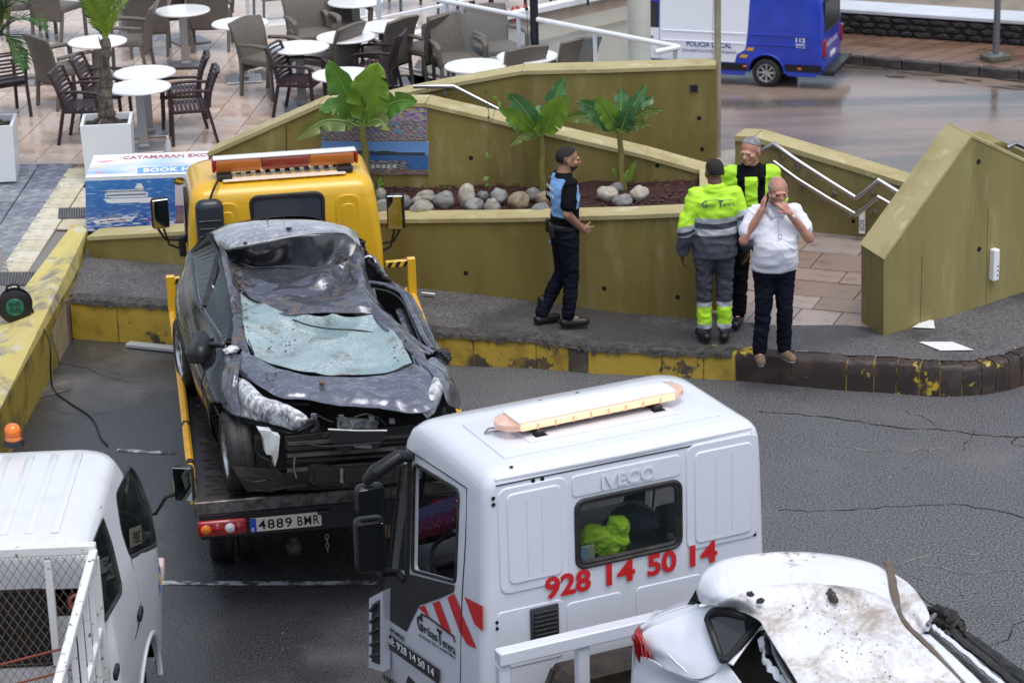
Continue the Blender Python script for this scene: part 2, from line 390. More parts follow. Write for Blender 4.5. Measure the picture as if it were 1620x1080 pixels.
for k_,pp_ in enumerate([[(1440,905),(1500,935),(1570,938)],[(1380,905),(1470,880),(1560,872)],[(1395,770),(1420,745),(1440,735)],[(1460,890),(1530,905),(1610,900)],[(880,598),(960,606),(1040,606)],[(1300,700),(1400,712),(1520,708)]]):ribbon(pp_,.03,.003,'scuff_mark',m_scuff,road,jit=.03,seed=40+k_)
patch=MB();patch.sheet([[P(60,600,.006),P(118,602,.006)],[P(52,632,.006),P(112,616,.006)]]);patch.obj('cement_patch',mk('cement_patch_grey',(.14,.13,.125),.6,col2=(.07,.07,.07),scale=6),road)
zl=-6.8
low=MB();low.sheet([[(-160,34,zl),(160,34,zl)],[(-160,320,zl),(160,320,zl)]]);low.obj('lower_road',m_lowroad,kind='structure')
def farline(a,b,z):return P(*a,z),P(*b,z)
k0,k1=farline((1336,103),(1620,129),zl);kd=(k1-k0).normalized();kn=Vector((-kd.y,kd.x,0))
if kn.y<0:kn=-kn
K0=k0-kd*40;K1=k1+kd*30
gut=MB();gut.sheet([[K0-kn*1.4+Vector((0,0,.012)),K1-kn*1.4+Vector((0,0,.012))],[K0+Vector((0,0,.012)),K1+Vector((0,0,.012))]])
pud=random.Random(3);gm=MB()
for i in range(60):
 c=K0.lerp(K1,.33+pud.random()*.5)-kn*abs(pud.gauss(0,.5));a=pud.uniform(.15,.8);b_=pud.uniform(.05,.16)
 ring=[c+kd*math.cos(q*.5236)*a*pud.uniform(.7,1.2)+kn*math.sin(q*.5236)*b_*pud.uniform(.6,1.3)+Vector((0,0,.012+i*.0003))for q in range(12)]
 gm.add(ring,[tuple(range(12))])
gm.obj('mud_in_gutter',m_mud,kind='stuff')
fk=thing('far_kerb',None,None,kind='structure')
m_fkerb=mk('wet_dark_kerb',(.035,.03,.03),.45,col2=(.09,.08,.075),scale=3)
L_=(K1-K0).length;me_k=None
kb=MB();kb.box((0,.1,.125),(.97,.2,.25),.02);tmpk=kb.obj('kerb_stone',m_fkerb,fk);tmpk.location=K0
ang_k=math.atan2(kd.y,kd.x);tmpk.rotation_euler=(0,0,ang_k)
for i in range(1,int(L_)):
 p=K0+kd*i;q=proj(p)
 if 1250<q[0]<1700:piece('kerb_stone',tmpk.data,p,fk,ang_k)
m_fpave=mk('wet_brown_paving',(.22,.135,.09),.38,col2=(.14,.085,.06),scale=.6,stretch=(1,2.5,1),rough2=.22,col3=(.32,.23,.13),scale3=1.4,lo3=.6,hi3=.8)
w0,w1=P(1334,53,zl+.25),P(1620,73,zl+.25)
wd=(w1-w0).normalized();W0=w0-wd*40;W1=w1+wd*30
fp=MB();z_=Vector((0,0,.25))
fp.sheet([[K0+kn*.2+z_,K1+kn*.2+z_],[W0,W1]]);far_pave=fp.obj('far_pavement',m_fpave,kind='structure')
jt=MB()
for i in range(0,70):
 a=K0+kn*.2+kd*(25+i*.6);b_=a+kn*3.4+kd*1.1
 jt.add([a+z_+Vector((0,0,.004)),a+kd*.035+z_+Vector((0,0,.004)),b_+kd*.035+z_+Vector((0,0,.004)),b_+z_+Vector((0,0,.004))],[(0,1,2,3)])
jt.obj('paving_joints',mk('joint_dark',(.08,.05,.035),.5),far_pave)
wn_=Vector((-wd.y,wd.x,0));wn_=wn_ if wn_.y>0 else-wn_
sw=thing('seat_wall','long low wall of black lava stones with white top beside the far pavement','wall')
core=MB();core.hull3([W0,W1,W1+Vector((0,0,.5)),W0+Vector((0,0,.5))],wn_*.9);core.obj('wall_core',mk('lava_mortar',(.02,.018,.018),.9),sw)
m_lava=mk('lava_stone',(.03,.026,.026),.8,col2=(.10,.085,.08),scale=3,lo=.5,hi=.75,bump=.8,bscale=8,bdist=.03,coords='Generated')
stones=[]
for k in range(3):
 bm=bmesh.new();bmesh.ops.create_icosphere(bm,subdivisions=1,radius=1)
 for v in bm.verts:v.co=v.co*(1+rnd.uniform(-.15,.15));v.co.x*=.25;v.co.y*=.1;v.co.z*=.1
 mb=MB();mb.addbm(bm);o=mb.obj('lava_stone',m_lava,sw);stones.append(o.data);bpy.data.objects.remove(o)
for row in range(3):
 i=0;s0=35.
 while s0<(W1-W0).length-18:
  p=W0+wd*s0+Vector((0,0,.1+row*.165));sx=rnd.uniform(.7,1.3)
  q=proj(p)
  if 1320<q[0]<1640:piece('lava_stone',rnd.choice(stones),p,sw,math.atan2(wd.y,wd.x)+rnd.uniform(-.1,.1),(sx,1,rnd.uniform(.8,1.05)))
  s0+=.46*sx;i+=1
cp=MB()
cp.hull3([W0-wn_*.06+Vector((0,0,.56)),W1-wn_*.06+Vector((0,0,.56)),W1-wn_*.06+Vector((0,0,.64)),W0-wn_*.06+Vector((0,0,.64))],wn_*1.15)
cp.obj('wall_top',mk('white_wall_top',(.62,.65,.7),.3,col2=(.5,.52,.55),scale=.5,rough2=.15),sw)
bk=MB();bz=Vector((0,0,.5));bk.sheet([[W0+wn_*1.0+bz,W1+wn_*1.0+bz],[W0+wn_*80+bz,W1+wn_*80+bz]])
bk.obj('sandy_ground',mk('sandy_ground_tan',(.24,.2,.15),.6,col2=(.14,.12,.1),scale=.5),kind='structure')
# --------------------- kerb with painted stones
kerb=thing('kerb',None,None,kind='structure')
kerb_core=MB()
kj=MB()
def kerb_pt(u):
 i=min(int(u),len(KB)-2);t=u-i
 p=crow([KW[max(i-1,0)],KW[i],KW[i+1],KW[min(i+2,len(KB)-1)]],3*50)[50+int(round(t*50))]if 0<i<len(KB)-2 else KW[i].lerp(KW[i+1],t)
 return p,KB[i][2]*(1-t)+KB[i+1][2]*t
def kerb_sec(p,n_,h,th,ins=0.):
 return[p+n_*ins,p+n_*(ins+.006)+Vector((0,0,h*.5)),p+n_*(ins+.014)+Vector((0,0,h-.045)),p+n_*(ins+.026)+Vector((0,0,h-.014)),p+n_*(ins+.05)+Vector((0,0,h)),p+n_*th+Vector((0,0,h)),p+n_*th]
stations=[1.03,1.5,2.0,2.5,3.0,3.5,4.0,4.55,4.97,5.03,5.5,5.56,5.95,6.5,7.0,7.5,8.0,8.9,9.0+.0,9.95,10.9,11.45,11.95,12.5,13,13.5,14,15,15.6,16.2,16.9]
stations=sorted(set([1.03,1.55,2.1,2.6,3.15,3.7,4.25,4.95,5.62,6.0,6.75,7.35,8.0,8.98,9.98,10.55,11.05,11.6,12.1,12.6,13.1,13.6,14.2,14.9,15.6,16.3,16.95]))
for a,b in zip(stations[:-1],stations[1:]):
 yellow=a<7.99;g=.006
 sub=5;rows=[];rr=random.Random(int(a*100))
 tp=[kerb_pt(a+(b-a)*k/sub)for k in range(sub+1)]
 d_all=(tp[-1][0]-tp[0][0]).normalized()
 tp[0]=(tp[0][0]+d_all*g,tp[0][1]);tp[-1]=(tp[-1][0]-d_all*g,tp[-1][1])
 for k,(p,h)in enumerate(tp):
  e=kerb_pt(min(a+(b-a)*k/sub+.05,16.99))[0]-kerb_pt(max(a+(b-a)*k/sub-.05,.0))[0];e.normalize()
  n_=Vector((-e.y,e.x,0));n_=n_ if n_.y>0 else-n_
  sec=kerb_sec(p,n_,h+rr.uniform(-.008,.008),.2)
  rows.append([q+n_*rr.uniform(-.006,.006)+Vector((0,0,rr.uniform(-.004,.004)))for q in sec])
 mb=MB();mb.sheet(rows,closed=True);k_=len(rows[0])
 mb.add(rows[0],[tuple(range(k_))]);mb.add(rows[-1],[tuple(range(k_))[::-1]])
 dark=5.45<a+.1 and a<5.9
 mb.obj('kerb_stone',m_kdark if 5.5<a<5.9 else(m_ykerb if yellow else m_bkerb),kerb,smooth=True,ang=32)
rows=[]
for i in range(0,161):
 u=1.03+(16.9-1.03)*i/160;p,h=kerb_pt(u);e=kerb_pt(min(u+.05,16.99))[0]-kerb_pt(max(u-.05,0))[0];e.normalize()
 n_=Vector((-e.y,e.x,0));n_=n_ if n_.y>0 else-n_
 rows.append(kerb_sec(p,n_,h-.012,.19,.012))
kerb_core.sheet(rows,closed=True);kerb_core.obj('kerb_mortar',m_mortar,kerb)
def z_walk(x,y):return .3
back=[(60,398,.5),(140,405,.5),(267,417,.48),(480,441,.45),(615,455,.42),(760,471,.37),(880,483,.33),(1000,495,.29),(1110,505,.27),(1230,526,.27),(1340,528,.27),(1398,533,.27),(1440,519,.28),(1500,500,.3),(1560,481,.32),(1620,461,.34),(1720,430,.36),(1900,375,.4)]
us=[.6,1.2,2.0,3.0,4.0,4.8,5.5,6.3,7.4,8.6,9.8,10.9,11.6,12.4,13.2,14.2,15.4,16.9]
fb=crow([P(*b)for b in back],85);ff=[]
for i in range(86):
 u=i/85*(len(us)-1);j=min(int(u),len(us)-2);uu=us[j]*(1-(u-j))+us[j+1]*(u-j);p,h=kerb_pt(uu)
 e=kerb_pt(min(uu+.05,16.99))[0]-kerb_pt(max(uu-.05,0))[0];e.normalize();n_=Vector((-e.y,e.x,0));n_=n_ if n_.y>0 else-n_
 ov=.10+.045*noise.noise(Vector((uu*6,3,0)))+.03*noise.noise(Vector((uu*17,5,0)))+(.0 if uu<8 else .06)
 ff.append(p+n_*ov+Vector((0,0,h+.007)))
rows=[]
for k in range(9):
 t=k/8;rows.append([ff[i].lerp(fb[i]+Vector((0,.25,0)),t)+Vector((0,0,.012*noise.noise(ff[i].lerp(fb[i],t)*1.5)*(1 if 0<k else 0)))for i in range(86)])
mb=MB();mb.sheet(rows);footway=mb.obj('footway',m_walk,kind='structure',smooth=True)
cs=MB();rc_=random.Random(31);rows=[]
for i in range(0,480):
 u=1.05+6.9*i/480;p,h=kerb_pt(u);e=kerb_pt(u+.05)[0]-kerb_pt(u-.05)[0];e.normalize();n_=Vector((-e.y,e.x,0));n_=n_ if n_.y>0 else-n_
 q=.5+.5*noise.noise(Vector((u*5,2,0)))+.35*noise.noise(Vector((u*19,4,0)));dr=.09*max(0,q-.45)
 rows.append([p+n_*.16+Vector((0,0,h+.012)),p+n_*.05+Vector((0,0,h+.014)),p+n_*.012+Vector((0,0,h-.004)),p-n_*.006+Vector((0,0,h-.035-dr*1.2))])
cs.sheet(rows);cs.obj('asphalt_crust',mk('asphalt_crust',(.04,.038,.037),.85,col2=(.09,.085,.08),scale=16,bump=1.,bscale=45,bdist=.02),footway)
mk1=MB();up_=Vector((0,0,.022))
mk1.add([P(1443,521,.285)+up_,P(1479,523,.285)+up_,P(1477,510,.29)+up_,P(1464,509,.29)+up_],[(0,1,2,3)]);mk1.obj('white_marking',m_lineb,footway)
mk1=MB();mk1.add([P(1453,544,.28)+up_,P(1507,544,.28)+up_,P(1541,557,.28)+up_,P(1488,558,.28)+up_],[(0,1,2,3)]);mk1.obj('white_marking',m_lineb,footway)
mk1=MB();mk1.add([P(666,465,.4)+up_,P(688,467,.4)+up_,P(688,469,.4)+up_,P(668,467,.4)+up_],[(0,1,2,3)]);mk1.obj('white_marking',m_lineb,footway)
sf=thing('stone_floor',None,None,kind='structure')
base_sf=MB();zf_=.262
c4=[P(1080,512,zf_),P(1400,545,zf_),P(1480,330,zf_),P(1080,330,zf_)]
c4[0].y=max(c4[0].y,0);base_sf.add([P(1105,504,zf_-.02),P(1236,527,zf_-.02),P(1400,536,zf_-.02),P(1480,340,zf_-.02),P(1090,340,zf_-.02)],[(0,1,2,3,4)])
base_sf.obj('mortar_bed',mk('stone_mortar',(.2,.13,.1),.6),sf)
fa=P(1110,505,zf_);fdir=(P(1398,533,zf_)-fa).normalized();fn_=Vector((-fdir.y,fdir.x,0));fn_=fn_ if fn_.y>0 else-fn_
pav_m=[mk('paver_%s'%nme,c,.42,col2=c2,scale=2.5,rough2=.2,lo=.4,hi=.7,bump=.2,bscale=12,bdist=.006)for nme,c,c2 in(('rose',(.26,.19,.155),(.20,.155,.135)),('tan',(.31,.235,.19),(.24,.185,.155)),('grey',(.31,.26,.24),(.24,.2,.19)),('pale',(.36,.30,.27),(.28,.23,.2)))]
pm=[]
for m in pav_m:
 mb=MB();mb.box((0,0,0),(1,1,1),.006);o=mb.obj('paver',m,sf);pm.append(o.data);bpy.data.objects.remove(o)
r_=random.Random(5);yy=.02;rowi=0
while yy<4.6:
 dpt=r_.choice((.38,.45,.55));xx=-.25-r_.random()*.3+(.0)
 while xx<2.6:
  w=r_.choice((.4,.6,.75,.9))
  p=fa+fdir*(xx+w/2)+fn_*(yy+dpt/2)
  q=proj(p)
  if q[0]>1075 and q[0]<1480 and q[1]>330:
   piece('paver',r_.choices(pm,(5,5,2,2))[0],p+Vector((0,0,-.018+r_.uniform(0,.004))),sf,math.atan2(fdir.y,fdir.x)+R(r_.uniform(-.4,.4)),(w-.012,dpt-.012,.04))
  xx+=w
 yy+=dpt
# --------------------- left: painted block, tiled pavement, terrace
def z_left(x,y):return .5+max(0,min(1,(y-23.2)/(27.0-23.2)))*.3
blk=thing('painted_retaining_edge','broad worn yellow painted concrete edge beside the tiled pavement at left','low wall')
T=[P(123,427,.5),P(139,361,.66),P(116,353,.67),P(0,505,.5),P(-90,600,.5),P(-260,990,.5),P(-160,890,.5),P(0,647,.5)]
mb=MB();mb.add(T,[tuple(range(8))]);mb.obj('top_face',m_ytop,blk)
mb=MB();low_=[Vector((p.x,p.y,-.02))for p in T];tp_=[p-Vector((0,0,.006))for p in T]
mb.add(tp_+low_,[tuple(range(8))]+[(i,8+i,8+(i+1)%8,(i+1)%8)for i in range(8)]);mb.obj('side_face',m_yside,blk)
a,b=T[0],T[7];dd=(a-b).normalized();nn=Vector((dd.y,-dd.x,0));nn=nn if nn.x>0 else-nn
mb=MB();L=(a-b).length
seg=[b+dd*(L*.60),a]
mb.add([seg[0]+nn*.005-Vector((0,0,.12)),seg[1]+nn*.005-Vector((0,0,.03)),Vector((seg[1].x,seg[1].y,0))+nn*.005,Vector((seg[0].x,seg[0].y,.0))+nn*.005+dd*.25],[(0,1,2,3)])
mb.obj('bare_render',m_pale,blk)
mb=MB();pc=P(108,542,0);mb.tube([pc+Vector((0,.02,0)),pc+Vector((0,.02,.42))],.032,12);mb.tube([pc+Vector((0,.02,.42)),pc+Vector((0,.02,.43))],.036,12)
mb.obj('corner_post',m_steel,smooth=True,label='short grey metal tube standing in the corner of yellow kerb and block',cat='post')
pavement=thing('tiled_pavement',None,None,kind='structure')
mb=MB()
gp=[Pf(-120,262,z_left),Pf(420,262,z_left),Pf(420,330,z_left),Pf(139,360,z_left),Pf(118,353,z_left),Pf(0,503,z_left),Pf(-90,600,z_left),Pf(-300,500,z_left)]
dz_=Vector((0,0,-.02))
rowsp=[]
for k in range(9):
 t=k/8;y=27.2-(27.2-19.0)*t;rowsp.append([Vector((x,y,z_left(0,y)-.02))for x in(-9,-2.2)])
bedm=mk('tile_bed',(.2,.19,.18),.8)
mb.sheet([[Vector((-9.5,28.2,z_left(0,28.2)-.03)),Vector((-2.2,28.2,z_left(0,28.2)-.03))],[Vector((-9.5,26.0,z_left(0,26.0)-.03)),Vector((-2.2,26.0,z_left(0,26.0)-.03))]])
mb.add([Pf(-150,300,z_left)+dz_*2,Pf(110,330,z_left)+dz_*2,Pf(118,353,z_left)+dz_*2,Pf(0,505,z_left)+dz_*2,Pf(-90,600,z_left)+dz_*2,Pf(-400,600,z_left)+dz_*2],[(0,1,2,3,4,5)])
mb.obj('tile_bed',bedm,pavement)
def inpoly(p,poly):
 c=False;j=len(poly)-1
 for i in range(len(poly)):
  xi,yi=poly[i];xj,yj=poly[j]
  if(yi>p[1])!=(yj>p[1])and p[0]<(xj-xi)*(p[1]-yi)/(yj-yi)+xi:c=not c
  j=i
 return c
m_gt=[mk('grey_tile_%s'%a,c,.35,col2=c2,scale=6,lo=.4,hi=.6,rough2=.15,bump=.4,bscale=18,bdist=.01)for a,c,c2 in(('blue',(.20,.22,.26),(.13,.15,.18)),('slate',(.16,.18,.22),(.11,.12,.15)),('light',(.25,.27,.3),(.17,.19,.22)))]
m_ct=[mk('cream_tile_%s'%a,c,.5,col2=c2,scale=6,lo=.45,hi=.7,bump=.5,bscale=14,bdist=.012)for a,c,c2 in(('warm',(.55,.50,.37),(.42,.38,.28)),('pale',(.6,.57,.46),(.46,.42,.32)))]
def wavy(mat,sz):
 mb=MB();h=sz/2-.006;mb.box((0,0,-.01),(sz-.012,sz-.012,.02),.003)
 for k in range(3):
  y=-h+h*(.33+.66*k);rows=[]
  pts=[Vector((-h*.95+1.9*h*i/12,y+.018*math.sin(i/12*math.pi*4+k),0))for i in range(13)]
  rows=[[p+Vector((0,-.007,.0))for p in pts],[p+Vector((0,0,.006))for p in pts],[p+Vector((0,.007,.0))for p in pts]]
  mb.sheet(rows)
 o=mb.obj('tile',mat,pavement);me=o.data;bpy.data.objects.remove(o);return me
gt=[wavy(m,.4)for m in m_gt];ct=[wavy(m,.3)for m in m_ct]
slope=math.atan2(.3,3.8)
greypoly=[(-60,262),(109,262),(0,424),(-60,515)]
creampoly=[(109,262),(150,262),(150,300),(138,330),(118,353),(0,505),(-40,560),(-40,480)]
ex=Vector((math.cos(R(-4)),math.sin(R(-4)),0));ey=Vector((-ex.y,ex.x,0));org=Vector((-5.6,23.2,0));cnt=0
for i in range(-8,12):
 for j in range(-6,13):
  p=org+ex*(i*.4)+ey*(j*.4);p.z=z_left(p.x,p.y);q=proj(p)
  if inpoly(q,greypoly):
   o=piece('tile',rnd.choice(gt),p,pavement);o.rotation_euler=(slope,0,R(-4));cnt+=1
ang_c=math.atan2((Pf(109,262,z_left)-Pf(0,424,z_left)).y,(Pf(109,262,z_left)-Pf(0,424,z_left)).x)-math.pi/2
ex2=Vector((math.cos(ang_c),math.sin(ang_c),0));ey2=Vector((-ex2.y,ex2.x,0));org2=Pf(0,424,z_left)+ex2*.16
for i in range(-1,6):
 for j in range(-5,17):
  p=org2+ex2*(i*.3)+ey2*(j*.3);p.z=z_left(p.x,p.y)+.002;q=proj(p)
  if inpoly(q,creampoly):
   o=piece('tile',rnd.choice(ct),p,pavement);o.rotation_euler=(slope,0,ang_c)
m_drain=mk('drain_cover',(.09,.085,.08),.6,col2=(.05,.05,.05),scale=20)
for pix,nm in(([(93,331),(140,330),(139,346),(92,347)],'rectangular dark drain cover in the cream strip beside the picture booth'),([(0,432),(62,432),(52,452),(0,453)],'dark metal drain grating at left edge below the cream strip')):
 g=[Pf(a,b,z_left)+Vector((0,0,.012))for a,b in pix]
 t=thing('drain_cover',nm,'drain cover');mb=MB();mb.hull3([p-Vector((0,0,.02))for p in g],Vector((0,0,.02)));mb.obj('plate',m_drain,t)
 mb=MB()
 for k in range(1,12):
  a=g[0].lerp(g[1],k/12);b=g[3].lerp(g[2],k/12);mb.tube([a+Vector((0,0,.004)),b+Vector((0,0,.004))],.006,4)
 mb.obj('grating_bars',m_steel,t)
terr=thing('terrace_floor',None,None,kind='structure')
ZT=.8
mb=MB();mb.hull3([Vector((-9,27.05,ZT-.03)),Vector((-2.6,26.6,ZT-.03)),Vector((.6,27.8,ZT-.03)),Vector((.6,29.5,ZT-.03)),Vector((-1.0,30.6,ZT-.03)),Vector((-2.2,33,ZT-.03)),Vector((-9,38,ZT-.03))],Vector((0,0,-.5)))
mb.obj('tile_bed',mk('terrace_joint',(.33,.26,.21),.5),terr)
tm=[]
for nme,c,c2 in(('a',(.54,.42,.34),(.46,.34,.27)),('b',(.59,.48,.40),(.50,.39,.32)),('c',(.50,.39,.32),(.42,.32,.26)),('d',(.56,.47,.41),(.47,.39,.34))):
 m=mk('terrace_tile_'+nme,c,.32,col2=c2,scale=2.2,lo=.35,hi=.65,rough2=.1,bump=.1,bscale=6,bdist=.004,coords='Object')
 mb=MB();mb.box((0,0,-.012),(.398,.398,.024),.003);o=mb.obj('floor_tile',m,terr);tm.append(o.data);bpy.data.objects.remove(o)
al=R(-6);ex=Vector((math.cos(al),math.sin(al),0));ey=Vector((-ex.y,ex.x,0));org=Vector((-6.2,27.25,ZT))
near=[]
for i in range(-8,30):
 for j in range(0,28):
  p=org+ex*(i*.405)+ey*(j*.405);q=proj(p)
  hidden=(q[1]>262)or(q[0]>330 and q[1]>240-(q[0]-330)*.4)
  if-30<q[0]<700 and q[1]>-20 and not hidden:near.append((p.y,p))
near.sort(key=lambda t:t[0])
for k,(y,p)in enumerate(near):
 if k<300:o=piece('floor_tile',rnd.choice(tm),p+Vector((0,0,rnd.uniform(0,.0015))),terr,al)
rest=MB()
for y,p in near[300:]:rest.box((p.x,p.y,ZT-.012),(.398,.398,.024),.003,rz=al)
if near[300:]:rest.obj('far_floor_tiles',bpy.data.materials['terrace_tile_a'],terr,kind='stuff')
edge=MB();a,b=Pf(-40,262,z_left),Pf(330,262,z_left);edge.box(((a.x+b.x)/2,a.y,ZT-.01),(b.x-a.x,.06,.03),.004);edge.obj('edge_strip',mk('edge_grey',(.36,.34,.32),.6),terr)
pdl=MB();c=P(48,128,ZT)+Vector((0,0,.006));pdl.add([c+Vector((.42*math.cos(a*.42)*(1+.25*math.sin(a*2.1)),.32*math.sin(a*.42)*(1+.2*math.cos(a*3)),0))for a in range(15)],[tuple(range(15))])
pdl.obj('puddle',mk('puddle_water',(.12,.1,.09),.02,spec=.8),terr)
pdl=MB();c=P(420,118,ZT)+Vector((0,0,.006));pdl.add([c+Vector((.3*math.cos(a*.42)*(1+.25*math.sin(a*2.1)),.3*math.sin(a*.42)*(1+.2*math.cos(a*3)),0))for a in range(15)],[tuple(range(15))])
pdl.obj('puddle',MATS['puddle_water'],terr)
# --------------------- ochre walls
def wall_from(name,label,plane,outline,base,th,mat=m_wall,cap_pts=None,cap_th=.035,cap_over=.02,capname='wall_cap',holes=(),capmat=None):
 """outline: pixels of the top edge left to right on the plane; base: 3d points right to left"""
 w=thing(name,label,'wall')
 tp=[plane.at(a,b)for a,b in outline];poly=[Vector(p)for p in base]+tp
 mb=MB();mb.hull3(poly,-plane.n*th);mb.obj('wall_body',mat,w)
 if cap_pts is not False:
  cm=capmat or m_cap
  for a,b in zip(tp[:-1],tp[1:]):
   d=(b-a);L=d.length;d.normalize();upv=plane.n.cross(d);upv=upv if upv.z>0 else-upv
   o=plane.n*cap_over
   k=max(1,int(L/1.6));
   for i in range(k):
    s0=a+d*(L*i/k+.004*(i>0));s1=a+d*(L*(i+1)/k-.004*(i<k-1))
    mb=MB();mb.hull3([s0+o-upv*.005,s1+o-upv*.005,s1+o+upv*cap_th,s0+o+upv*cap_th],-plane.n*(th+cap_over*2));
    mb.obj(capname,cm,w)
 for hx,hy in holes:
  c=plane.at(hx,hy);mb=MB();M=plane.mat(c)
  mb.lathe([(0,.003),(.017,.003),(.023,.003),(.023,-.004)],10,M);mb.obj('tie_hole',m_hole,w)
 return w
fwA,fwB=P(140,405,.5),P(1110,505,.27)
FW=VPlane(fwA,fwB)
wall_from('planter_wall','front ochre planter wall holding the banana bed behind the footway',FW,[(140,379),(300,370),(600,352),(800,350),(1000,345),(1112,340)],[FW.at(1112,505)-Vector((0,0,.1)),FW.at(140,406)-Vector((0,0,.1))],.26,holes=[(737,432),(956,456),(1072,470)])
c0=FW.at(1112,341);c1=P(1108,277,1.24);c1b=P(1117,272,1.24)
ew=thing('planter_end_wall','short ochre wall closing the banana bed beside the worker in grey and yellow','wall')
e0=Vector((c0.x+.01,c0.y-.005,0));e1=Vector((P(1110,284,1.2).x,P(1110,284,1.2).y,0))
mb=MB();dvec=Vector((.24,.0,0));zt_=c0.z
mb.add([Vector((e0.x,e0.y+.27,.1)),Vector((e1.x,e1.y,.1)),Vector((e1.x,e1.y,zt_)),Vector((e0.x,e0.y+.27,zt_)),Vector((e0.x,e0.y+.27,.1))+dvec,Vector((e1.x,e1.y,.1))+dvec,Vector((e1.x,e1.y,zt_))+dvec,Vector((e0.x,e0.y+.27,zt_))+dvec],[(0,1,2,3),(4,7,6,5),(0,4,5,1),(3,2,6,7),(0,3,7,4),(1,5,6,2)]);mb.obj('wall_body',m_wall,ew)
mb=MB();ov=Vector((-.02,0,0));zz=Vector((0,0,.035))
q4=[Vector((e0.x,e0.y+.27,zt_))+ov,Vector((e1.x,e1.y,zt_))+ov,Vector((e1.x,e1.y,zt_))+dvec-ov,Vector((e0.x,e0.y+.27,zt_))+dvec-ov]
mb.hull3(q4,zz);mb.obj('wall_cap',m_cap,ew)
dwA,dwB=P(600,298,1.08),P(1108,284,1.2)
DW=VPlane(dwA,dwB)
wall_from('stepped_wall','long ochre wall behind the banana plants that slopes down to the right',DW,[(330,247),(507,169),(600,168),(673,168),(760,188),(875,216),(1020,250),(1113,276),(1168,289)],[DW.at(1168,360),DW.at(330,380)],.3,holes=[(1040,262),(745,250)])
mb=MB();v0=DW.at(453,199,.006);v1=DW.at(453,247,.006)
mb.tube([v0,v1],.004,4);mb.obj('wall_joint',m_hole,bpy.data.objects['stepped_wall'])
twB=P(1133,257,.9);TW=VPlane(twB-FW.u*6 if FW.u.x>0 else twB+FW.u*6,twB)
TW=VPlane(twB-DW.u*(6 if DW.u.x>0 else-6),twB)
wall_from('high_wall','tallest ochre wall, level on top, between terrace and grey lamp pole',TW,[(585,165),(640,152),(735,133),(826,117),(960,114),(1132,108)],[TW.at(1132,300),TW.at(585,330)],.3,holes=[(1106,187),(1111,236)])
mb=MB();M=TW.mat(TW.at(1098,140,.004));mb.box((0,0,.004),(.075,.07,.012),0,M);so=mb.obj('wall_socket',m_plastic,label='small dark square light fitting on the highest ochre wall',cat='light fitting')
mb=MB();mb.box((0,0,.003),(.09,.085,.008),0,M);mb.obj('frame',m_steel,so)
mb=MB();a0=DW.at(640,200,-.31);b0=DW.at(1168,330,-.31)
a0.z=1.5;b0.z=.75;mb.add([a0,b0,b0+Vector((0,2.0,0)),a0+Vector((0,2.0,0))],[(0,1,2,3)]);mb.obj('ramp',m_walk,kind='structure')
mb=MB();mb.hull3([P(1128,262,.9),P(1172,262,.9),P(1178,235,.9),P(1128,240,.9)],Vector((0,0,-.8)));mb.obj('landing',mk('wet_landing',(.4,.34,.26),.3,col2=(.3,.26,.2),scale=2),kind='structure')
swA,swB=P(1150,352,.27),P(1365,374,.27)
SWP=VPlane(swA,swB)
wall_from('stair_wall','ochre wall with two steel handrails falling to the right behind the steps',SWP,[(1163,222),(1192,223),(1250,240),(1350,270),(1450,301),(1500,316)],[SWP.at(1500,560),SWP.at(1163,420)],.28,mat=m_wallright,cap_th=.05,holes=[(1322,262),(1350,350),(1230,340)])
rwA,rwB=P(1398,533,.27),P(1620,461,.34)
RW=VPlane(rwA,rwB);back_=P(1363,508,.27)-rwA
gw=thing('gable_wall','large pale ochre wall at right that rises to a peak beside the stone floor','wall')
outl=[(1398,411),(1440,352),(1490,280),(1537,217),(1580,236),(1620,255),(1700,292),(1800,340)]
tp=[RW.at(a,b)for a,b in outl];basep=[RW.at(1800,410)-Vector((0,0,.6)),RW.at(1398,533)-Vector((0,0,.1))]
mb=MB();mb.hull3(basep+tp,back_);mb.obj('wall_body',m_wallright,gw)
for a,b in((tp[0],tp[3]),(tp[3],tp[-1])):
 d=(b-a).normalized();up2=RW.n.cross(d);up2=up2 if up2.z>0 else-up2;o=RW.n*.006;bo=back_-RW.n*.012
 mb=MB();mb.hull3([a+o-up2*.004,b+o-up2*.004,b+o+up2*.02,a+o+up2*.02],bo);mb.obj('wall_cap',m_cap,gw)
for hx,hy in((1548,256),(1549,394)):
 mb=MB();mb.lathe([(0,.003),(.018,.003),(.025,.003),(.025,-.004)],10,RW.mat(RW.at(hx,hy)));mb.obj('tie_hole',m_hole,gw)
for jx,y0,y1 in((1459,405,510),(1563,330,478)):
 mb=MB();mb.tube([RW.at(jx,y0,.002),RW.at(jx-3,y1,.002)],.003,4);mb.obj('wall_joint',m_walldark,gw)
M=RW.mat(RW.at(1569,417,.0));
lt=thing('wall_light','upright white wall fitting on the big right ochre wall','wall fitting')
mb=MB();mb.box((0,0,.035),(.075,.31,.07),.012,M,seg=2);mb.obj('housing',m_white,lt)
mb=MB()
for k in range(3):mb.lathe([(0,.001),(.009,.001)],8,M@Matrix.Translation((.012,-.10+k*.045,.071)))
mb.obj('sockets',m_plastic,lt)
g2=thing('low_gable_wall','end of a second ochre wall behind the peak of the big right wall','wall')
G2=VPlane(rwA-back_.normalized()*0+back_.normalized()*2.2,rwB+back_.normalized()*2.2)
tp=[G2.at(a,b)for a,b in((1562,228),(1586,224),(1640,250),(1720,290))]
mb=MB();mb.hull3([G2.at(1720,420),G2.at(1562,420)]+tp,back_);mb.obj('wall_body',m_wallright,g2)
